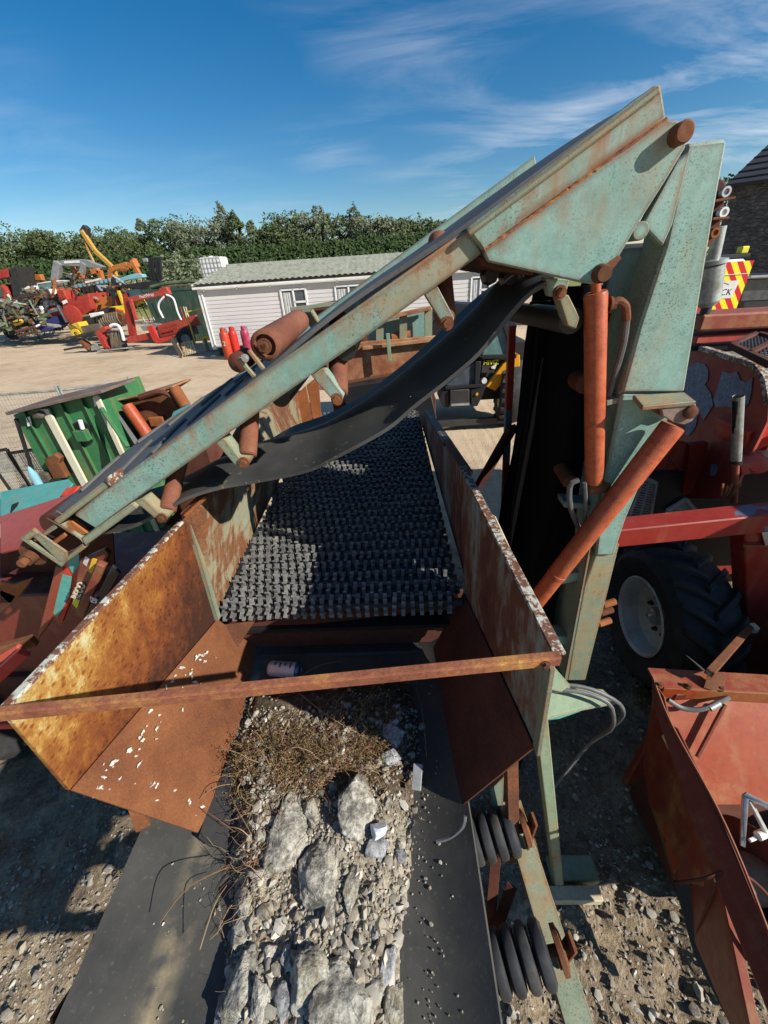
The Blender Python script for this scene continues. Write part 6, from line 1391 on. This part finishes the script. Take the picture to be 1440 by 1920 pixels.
def far_machines():
    def mk(name, lab, cat, y):
        t = thing(name, lab, cat, (0, y, 0))
        def f(q, m, nm='body', d=1.2, dy=0., bev=.02):
            o = MB().plate([P(a, b, y=y + dy) for a, b in q], (0, d, 0)).build(nm, m, t, bev); return o
        def l(q, m, nm='arm', w_=.35, dy=0.):
            for a, b in zip(q, q[1:]): MB().bar(P(*a, y=y + dy), P(*b, y=y + dy), w_, w_, (0, 1, 0)).build(nm, m, t, .02)
        return t, f, l
    t, f, l = mk('yellow_crane', 'tall weathered yellow crane arm rising against the trees', 'crane', 36)
    l([(153, 432), (178, 470), (212, 502), (222, 530)], 'crane', 'boom', .28); l([(156, 440), (166, 470), (176, 492)], 'crane', 'stay', .14); f([(148, 432), (155, 421), (163, 428), (162, 446), (152, 448)], 'dark', 'grab_head', .5); f([(205, 525), (240, 520), (245, 560), (205, 565)], 'crane', 'cab', 2)
    t, f, l = mk('grey_timber_loader', 'grey folded loader arm with a white stripe', 'loader arm', 33)
    l([(104, 528), (110, 492)], 'grey', 'upright', .45); f([(108, 494), (114, 488), (150, 486), (160, 487), (192, 500), (188, 505), (156, 500), (116, 498)], 'grey', 'arm', .5); f([(120, 489.5), (149, 488), (149, 493), (120, 494)], 'white', 'stripe', .02, -.03, 0); l([(150, 528), (158, 494)], 'grey', 'ram', .3); f([(100, 525), (112, 520), (116, 556), (98, 560)], 'dark', 'pedestal', 1)
    t, f, l = mk('orange_excavator', 'orange excavator with its bent arm above the blue beam', 'excavator', 31)
    l([(208, 524), (208, 508), (214, 503), (240, 496), (248, 500)], 'farm_orange', 'boom', .3); l([(247, 488), (254, 502), (265, 521)], 'farm_orange', 'dipper', .28); f([(244, 486), (250, 484), (258, 500), (250, 504)], 'farm_orange', 'knuckle', .4); f([(178, 545), (240, 535), (245, 570), (180, 575)], 'farm_orange', 'body', 2); l([(172, 510), (186, 507), (192, 525)], 'farm_orange', 'side_frame', .3)
    for k in range(3): l([(226 + 4 * k, 508), (232 + 4 * k, 503)], 'rust_orange', 'link', .12, -.3)
    t, f, l = mk('blue_steel_beam', 'long pale blue jib lying across the machines', 'jib', 29)
    f([(139, 534), (206, 522), (207, 529), (140, 541)], 'lblue', 'jib', .5); f([(216, 524), (240, 516), (252, 513), (266, 514), (268, 520), (240, 525), (218, 531)], 'lblue', 'jib_head', .5); f([(208, 520), (216, 518), (216, 538), (208, 540)], 'dark', 'joint', .4)
    for k in range(8): f([(146 + 8 * k, 531.5 - 1.45 * k), (148 + 8 * k, 531 - 1.45 * k), (149 + 8 * k, 537 - 1.45 * k), (147 + 8 * k, 537.6 - 1.45 * k)], 'teal', 'stiffener', .04, -.06, 0)
    f([(180, 560), (190, 545), (192, 600), (182, 600)], 'dark', 'prop', .3); f([(240, 545), (250, 542), (250, 600), (240, 600)], 'dark', 'prop', .3)
    t, f, l = mk('red_baler', 'red baler with a round side drum in the middle of the scrap line', 'baler', 27)
    f([(126, 562), (165, 550), (172, 580), (160, 590), (134, 590)], 'farm_red', 'body', 2.0); c = P(138, 590, y=26.9); MB().lathe(c, (0, -1, 0), [(0, 0), (0, .55), (.14, .55), (.16, .5), (.16, 0)], 28).build('drum', 'farm_red', t); f([(105, 546), (118, 543), (134, 580), (126, 596), (114, 566)], 'farm_red', 'chute', .8)
    for k in range(4): f([(112 + 4 * k, 556 + 9 * k), (119 + 4 * k, 553 + 9 * k), (122 + 4 * k, 558 + 9 * k), (115 + 4 * k, 562 + 9 * k)], 'white' if k % 2 else 'red_shade', 'panel', .05, -.06, 0)
    a = P(153, 560, y=26.93); x = P(170, 554, y=26.93) - a; b0 = .0
    f([(130, 600), (165, 592), (165, 610), (132, 614)], 'dark', 'chassis', 1.4)
    t, f, l = mk('orange_hopper', 'vivid orange seed hopper right of the red baler', 'seed hopper', 27.5)
    f([(160, 562), (212, 554), (211, 572), (205, 575), (178, 585), (172, 584), (166, 570)], 'farm_orange', 'hopper', 1.6); f([(168, 567), (186, 564), (186, 566), (170, 570)], 'red_shade', 'slot', .03, -.03, 0); f([(176, 585), (208, 575), (206, 600), (180, 605)], 'dark', 'frame', 1.2); f([(183, 572), (189, 571), (187, 580), (183, 580)], 'black', 'vent', .1, -.1)
    t, f, l = mk('red_tractor', 'red tractor with a pale roofed teal windowed cab', 'tractor', 31)
    f([(80, 545), (108, 540), (122, 552), (116, 566), (84, 566)], 'farm_red', 'bonnet', 1.6); f([(70, 532), (98, 528), (100, 545), (74, 548)], 'glass_teal', 'cab', 1.5); f([(68, 531), (98, 526), (98, 530), (69, 535)], 'white', 'roof', 1.7); c = P(78, 566, y=30.8); MB().lathe(c, (0, -1, 0), [(0, 0), (0, .3), (-.1, .7), (.2, .8), (.35, .7), (.3, .3), (.3, 0)], 20).build('wheel', 'tyre', t)
    t, f, l = mk('orange_loader_arm', 'bent orange loader arm lying beside the lorry trailer', 'loader arm', 35)
    l([(38, 532), (52, 523), (66, 520), (80, 520)], 'farm_orange', 'arm', .4); l([(56, 523), (62, 528)], 'rust_orange', 'link', .3); f([(40, 535), (84, 528), (86, 560), (42, 565)], 'scrap', 'support', 1)
    t, f, l = mk('red_lorry', 'red lorry cab with a dark grey trailer at the left edge', 'lorry', 33)
    f([(-20, 510), (16, 503), (22, 519), (0, 522), (-20, 524)], 'farm_red', 'roof_fairing', 2); f([(-30, 545), (2, 534), (14, 548), (22, 568), (-20, 570)], 'farm_red', 'cab', 2.2); f([(15, 504), (31, 500), (42, 565), (26, 566)], 'dark', 'trailer_front', 1.6); f([(-12, 540), (2, 538), (6, 556), (-10, 558)], 'glass_dark', 'windscreen', .1, -.08, 0)
    for k in range(4): f([(12 + 3 * k, 553 + 5 * k), (15 + 3 * k, 551 + 5 * k), (18 + 3 * k, 556 + 5 * k), (15 + 3 * k, 557 + 5 * k)], 'white', 'marker', .05, -.1, 0)
    t, f, l = mk('white_cab', 'white and orange vehicle cab lying among the scrap', 'vehicle cab', 28)
    f([(74, 566), (80, 560), (103, 557), (107, 574), (82, 580)], 'dark', 'cab', 1.4); f([(80, 565), (101, 562), (103, 572), (82, 575)], 'glass', 'pane', .05, -.08, 0); f([(82, 582), (112, 574), (120, 596), (112, 602), (92, 602)], 'orange', 'front', 1.2)
    l([(76, 574), (92, 603)], 'white', 'pillar', .16, -.1); l([(109, 572), (126, 604)], 'white', 'pillar', .16, -.1); f([(88, 582), (107, 577), (109, 583), (91, 588)], 'white', 'grille', .08, -.1, .01)
    t, f, l = mk('navy_crate', 'navy blue open metal crate in front of the white cab', 'crate', 27.5)
    f([(63, 601), (88, 594), (108, 593), (112, 605), (100, 618), (78, 624)], 'blue', 'crate', 1.1); f([(74, 602), (86, 599), (88, 606), (76, 609)], 'cream', 'patch', .02, -.03, 0); l([(56, 598), (78, 628)], 'scrap', 'rail', .14, -.2); l([(60, 600), (84, 595)], 'dark', 'rim', .1, -.1)
    t, f, l = mk('yellow_engine', 'yellow painted engine block in front of the scrap line', 'engine', 26)
    f([(126, 610), (146, 604), (154, 618), (150, 628), (136, 630)], 'yellow', 'block', .8); c = P(144, 625, y=25.8); MB().lathe(c, (0, -1, 0), [(0, .1), (0, .26), (.1, .26), (.1, .1)], 18).build('pulley', 'yellow', t); l([(128, 606), (152, 622)], 'dark', 'pipe', .08, -.1)
    t, f, l = mk('white_tractor_cab', 'pale framed cab with small windows behind the orange hopper', 'vehicle cab', 29.5)
    f([(153, 541), (178, 535), (184, 552), (158, 556)], 'grey', 'cab', 1.4); f([(158, 541), (166, 539), (169, 551), (162, 552)], 'glass', 'pane', .05, -.06, 0); f([(168, 539), (175, 537), (178, 549), (171, 550)], 'glass', 'pane', .05, -.06, 0); f([(184, 547), (206, 543), (212, 556), (188, 558)], 'lblue', 'bonnet', 1.2); f([(186, 546), (202, 544), (204, 553), (188, 555)], 'black', 'pane', .05, -.06, 0)
    t, f, l = mk('red_seed_drill', 'dark red drill with a yellow stay behind the wrapper', 'seed drill', 26.8)
    f([(212, 556), (234, 550), (238, 574), (216, 578)], 'red_shade', 'body', 1.2); l([(222, 545), (232, 572)], 'yellow', 'stay', .16, -.1); l([(212, 540), (214, 575)], 'black', 'post', .12, -.2); f([(210, 538), (270, 528), (300, 532), (262, 542)], 'black', 'canopy', 1.4)
    t, f, l = mk('scrap_bucket', 'grey brown loader bucket lying left of the red engine frame', 'bucket', 24)
    f([(150, 612), (186, 606), (190, 620), (178, 628), (156, 624)], 'scrap', 'bucket', .9); f([(166, 588), (186, 585), (188, 590), (170, 596)], 'white', 'panel', .4)
    t, f, l = mk('steel_channel', 'rusty open steel channel in front of the red engine frame', 'channel', 22.5)
    f([(146, 640), (152, 638), (168, 656), (164, 659)], 'rust', 'channel', .5); l([(132, 634), (180, 622)], 'dark', 'bar', .14); f([(170, 648), (182, 643), (186, 656), (170, 658)], 'galv', 'plate', .1); l([(120, 656), (150, 650)], 'dark', 'bar', .1)
    t, f, l = mk('green_elevator', 'narrow green elevator leg standing in the scrap heap', 'elevator', 28.5)
    f([(36, 580), (42, 577), (50, 612), (42, 616)], 'green', 'casing', .4); f([(30, 614), (56, 608), (58, 620), (32, 624)], 'dark', 'base', .8); l([(40, 578), (34, 566)], 'scrap_green', 'spout', .2)
    t, f, l = mk('black_a_frame', 'black tilted frame resting on scrap beside the navy crate', 'frame', 27.8)
    l([(44, 612), (60, 582), (88, 602)], 'black', 'bar', .22); l([(52, 600), (74, 594)], 'black', 'brace', .14)
    t, f, l = mk('small_yellow_gearbox', 'small yellow gearbox low in the scrap heap', 'gearbox', 27)
    f([(24, 602), (33, 599), (36, 606), (30, 611), (24, 609)], 'yellow', 'case', .4); l([(20, 606), (40, 603)], 'dark', 'shaft', .08, -.05)
    t, f, l = mk('grey_green_engine', 'grey green engine block at the left of the scrap heap', 'engine', 28)
    f([(4, 582), (22, 577), (28, 596), (20, 606), (6, 604)], 'scrap_green', 'block', .8); f([(8, 576), (18, 573), (20, 580), (10, 583)], 'galv', 'cover', .5); l([(2, 600), (30, 592)], 'rust', 'pipe', .12, -.1)
    t, f, l = mk('rusty_tine_harrow', 'low rusty harrow frame with tines at the front of the heap', 'harrow', 26.5)
    l([(30, 622), (66, 612)], 'rust', 'beam', .12); l([(34, 630), (70, 620)], 'rust', 'beam', .12)
    for k in range(6): l([(34 + 6 * k, 622 - 1.6 * k), (37 + 6 * k, 634 - 1.6 * k)], 'dark', 'tine', .06, -.05)
    t, f, l = mk('orange_mower_arm', 'folded orange mower arm standing behind the grey loader arm', 'mower arm', 33.8)
    l([(136, 500), (142, 518), (156, 528)], 'farm_orange', 'arm', .28); l([(160, 506), (166, 540)], 'farm_orange', 'arm', .26); f([(150, 525), (172, 520), (174, 545), (152, 550)], 'dark', 'head', .8)
    t, f, l = mk('pale_sprayer_tank', 'pale rounded tank behind the red tractor cab', 'tank', 32)
    f([(44, 541), (52, 536), (64, 536), (66, 546), (58, 552), (46, 552)], 'white', 'tank', .9); l([(42, 553), (68, 549)], 'farm_orange', 'frame', .14, -.1)
    t, f, l = mk('blue_trailer', 'small blue trailer body behind the bale wrapper', 'trailer', 27.2)
    f([(236, 545), (262, 539), (266, 556), (240, 562)], 'lblue', 'body', 1.2); f([(238, 562), (266, 556), (268, 566), (240, 572)], 'dark', 'chassis', 1.0)
    # mixed small scrap that nobody could count
    rr = random.Random(31)
    def heap(name, lab, spots, n, mats):
        t = thing(name, lab, 'scrap', P(*spots[0], z=0))
        for m in mats:
            mb = MB()
            for k in range(n):
                a, b = rr.choice(spots); p = P(a + rr.gauss(0, 7), b + rr.gauss(0, 4), y=rr.uniform(27, 34)); p.z = max(.1, p.z)
                d = V((rr.gauss(0, 1), rr.gauss(0, .6), rr.gauss(0, .5))).normalized()
                if rr.random() < .75: mb.bar(p - d * rr.uniform(.2, .8), p + d * rr.uniform(.2, .8), rr.uniform(.03, .1), rr.uniform(.03, .14))
                else: mb.box(p, (rr.uniform(.1, .45), rr.uniform(.1, .4), rr.uniform(.06, .3)), Matrix.Rotation(rr.uniform(-.6, .6), 3, 'Y') @ Matrix.Rotation(rr.uniform(-1, 1), 3, 'Z'))
            tag(mb.build('scrap_pieces', m, t), kind='stuff')
    heap('scrap_heap', 'long heap of rusty and green machine scrap along the yard edge', [(10, 585), (30, 590), (50, 600), (20, 605), (55, 580), (40, 615), (10, 612), (65, 612), (60, 560), (95, 610), (-6, 600), (-10, 580), (25, 570), (80, 590)], 95, ['scrap', 'scrap_green', 'dark', 'rust', 'galv'])
    heap('scrap_row', 'row of orange and grey scrap parts behind the red machines', [(60, 545), (110, 535), (140, 520), (165, 530), (190, 560), (205, 545), (225, 540), (100, 555), (130, 545), (250, 535)], 26, ['scrap', 'rust', 'dark', 'scrap_green', 'rust_orange', 'galv'])
    tw = thing('old_wheel', 'old wheel leaning at the front of the scrap heap', 'wheel', P(16, 624, z=0)); c = P(18, 616, y=33); c.z = .5
    MB().lathe(c, (.5, -.8, .1), [(-.14, .3), (-.16, .42), (-.1, .5), (.1, .5), (.16, .42), (.14, .3)], 24).build('tread', 'tyre', tw); MB().lathe(c, (.5, -.8, .1), [(-.06, 0), (-.06, .3), (.06, .3), (.06, 0)], 18).build('rim', 'scrap', tw)
far_machines()
# ---------------------------------------------------------------- trees and hedge
def trees():
    rr = random.Random(41)
    def crown(mb, c, rx, rz, n, s_, kind):
        for k in range(n):
            while True:
                q = V((rr.uniform(-1, 1), rr.uniform(-1, 1), rr.uniform(-1, 1)))
                if q.length < 1: break
            q = q.normalized() * (q.length ** .45)
            wob = 1 + .38 * mn.noise(V((q.x * 2.2 + c.x, q.y * 2.2, q.z * 2.2 + c.y)))
            taper = (1 - .35 * max(0, q.z)) if kind == 'poplar' else 1
            p = c + V((q.x * rx * wob * taper, q.y * rx * wob * taper, q.z * rz * wob))
            if mn.noise(p * .9) < (-.16 if kind == 'round' else -.06): continue
            a = V((rr.gauss(0, 1), rr.gauss(0, 1), rr.gauss(0, .7))).normalized(); b = a.orthogonal().normalized(); b = (b + a.cross(b) * rr.gauss(0, 1)).normalized()
            L_ = s_ * rr.uniform(.6, 1.3)
            mb.add([p - a * L_, p + b * L_ * .5, p + a * L_, p - b * L_ * .5], [(0, 1, 2, 3)])
    T = [(-10, 428, 6.2, 'round', 'broad dark tree at the far left edge of the treeline'), (38, 446, 4.6, 'round', 'dark bushy tree behind the red lorry'), (75, 438, 4.6, 'round', 'rounded dark tree behind the orange loader arm'), (118, 440, 4.4, 'round', 'dark tree just left of the yellow crane tip'), (195, 436, 4.4, 'round', 'tree behind the middle of the yellow crane'),
         (232, 440, 4.2, 'round', 'bushy tree behind the orange excavator arm'), (268, 420, 2.6, 'poplar', 'slim pale topped tree left of the broad pale oak'), (330, 412, 5.2, 'oak', 'broad pale leaved oak above the container'), (375, 422, 4.6, 'oak', 'pale green tree between the oak and the tall poplar'), (412, 394, 3.6, 'poplar', 'tallest silvery poplar above the water tank'),
         (438, 410, 3.2, 'poplar', 'poplar leaning against the right of the tallest one'), (471, 423, 2.4, 'poplar', 'small pointed tree right of the two poplars'), (505, 428, 3.6, 'round', 'low tree left of the airy birch tops'), (535, 402, 4.0, 'oak', 'airy tree above the left part of the caravan roof'), (565, 402, 3.4, 'oak', 'airy light crowned tree left of the silvery pair'),
         (598, 390, 3.4, 'poplar', 'silvery tree rising highest above the caravan roof'), (632, 404, 3.6, 'oak', 'tree just right of the silvery highest one'), (668, 394, 3.0, 'poplar', 'pointed tree above the middle of the slanting boom'), (700, 408, 3.6, 'oak', 'loose tree left of the bushy end of the line'), (735, 414, 4.0, 'round', 'bushy tree near the right end of the line'), (775, 412, 4.4, 'round', 'last bushy tree before the teal boom'), (820, 420, 4.4, 'round', 'tree partly hidden behind the teal boom'), (300, 440, 4.0, 'round', 'dark tree behind the black fork mast'), (158, 446, 4., 'round', 'low tree hidden behind the yellow crane foot')]
    for i, (px, py, r, k, lab) in enumerate(T):
        y = rr.uniform(60, 70); top = P(px, py, y=y); b = V((top.x, y, 4.6)); h = top.z - 4.6
        t = thing('tree', lab, 'tree', b, 'trees along the far edge of the yard')
        tr = MB(); tr.tube([b - V((0, 0, 1)), b + V((0, 0, h * .4)), b + V((.2, 0, h * .7))], [.35, .22, .1], 8)
        for q in range(7):
            a = rr.uniform(0, 6.28); z0 = h * rr.uniform(.2, .6); tr.tube([b + V((0, 0, z0)), b + V((math.cos(a) * r * .4, math.sin(a) * r * .4, z0 + h * .16)), b + V((math.cos(a) * r * .65, math.sin(a) * r * .65, z0 + h * .3))], [.12, .07, .03], 5)
        tr.build('trunk', 'bark', t)
        mb = MB()
        if k == 'poplar':
            for z, f in ((.45, .9), (.68, .72), (.86, .42)): crown(mb, b + V((rr.gauss(0, .3), rr.gauss(0, .3), h * z)), r * .55 * f + .3, h * .26, 1700, .15, k)
        else:
            crown(mb, b + V((0, 0, h * .55)), r * .95, h * .5, 3000, .19, k)
            for q in range(6): a = rr.uniform(0, 6.28); crown(mb, b + V((math.cos(a) * r * .6, math.sin(a) * r * .6, h * rr.uniform(.35, .88))), r * rr.uniform(.3, .5), h * rr.uniform(.14, .24), 900, .17, k)
        mb.build('crown', 'leaf_pale' if k in ('poplar', 'oak') and i % 3 != 1 else 'leaf', t, smooth=False)
    # long dark hedge along the bank
    mb = MB()
    for k in range(42000):
        x = rr.uniform(-62, 16); lo = 1.5 if x < -6 else 3.0; topz = 6.3 + .8 * mn.noise(V((x * .25, 1, 1))) + .4 * mn.noise(V((x * .9, 2, 1))) - (0 if x < 5 else (x - 5) * .25)
        if topz < 3.2: continue
        z = lo + (topz - lo) * rr.random() ** .7; y = 54 - 4.5 * (1 - (z - lo) / (topz - lo)) * rr.uniform(.7, 1) + rr.uniform(0, 1.2); p = V((x, y, z))
        a = V((rr.gauss(0, 1), rr.gauss(0, 1), rr.gauss(0, .8))).normalized(); b = a.orthogonal().normalized(); L_ = rr.uniform(.12, .34)
        mb.add([p - a * L_, p + b * L_ * .5, p + a * L_, p - b * L_ * .5], [(0, 1, 2, 3)])
    tag(mb.build('hedge', 'hedge', None, smooth=False), 'long dark green hedge running below the treeline', 'hedge', kind='stuff')
    # shrub between fork mast and tank
    b = P(345, 500, y=40); b.z = 1.0; t = thing('shrub', 'pale green willow shrub left of the caged water tank', 'shrub', b); mb = MB(); crown(mb, b + V((0, 0, 2.3)), 2.6, 2.0, 2600, .16, 'round'); mb.build('foliage', 'leaf_pale', t, smooth=False); MB().tube([b - V((0, 0, 1.1)), b + V((0, 0, 1.2))], .12, 6).build('stem', 'bark', t)
    b = P(1350, 420, y=45); b.z = 2.0; t = thing('tree', 'small dark tree in the gap beside the stone cottage', 'tree', b); mb = MB(); crown(mb, b + V((0, 0, 3)), 2.4, 3.2, 1800, .2, 'round'); mb.build('crown', 'leaf', t, smooth=False); MB().tube([b - V((0, 0, 1.6)), b + V((0, 0, 1.5))], .16, 6).build('trunk', 'bark', t)
trees()
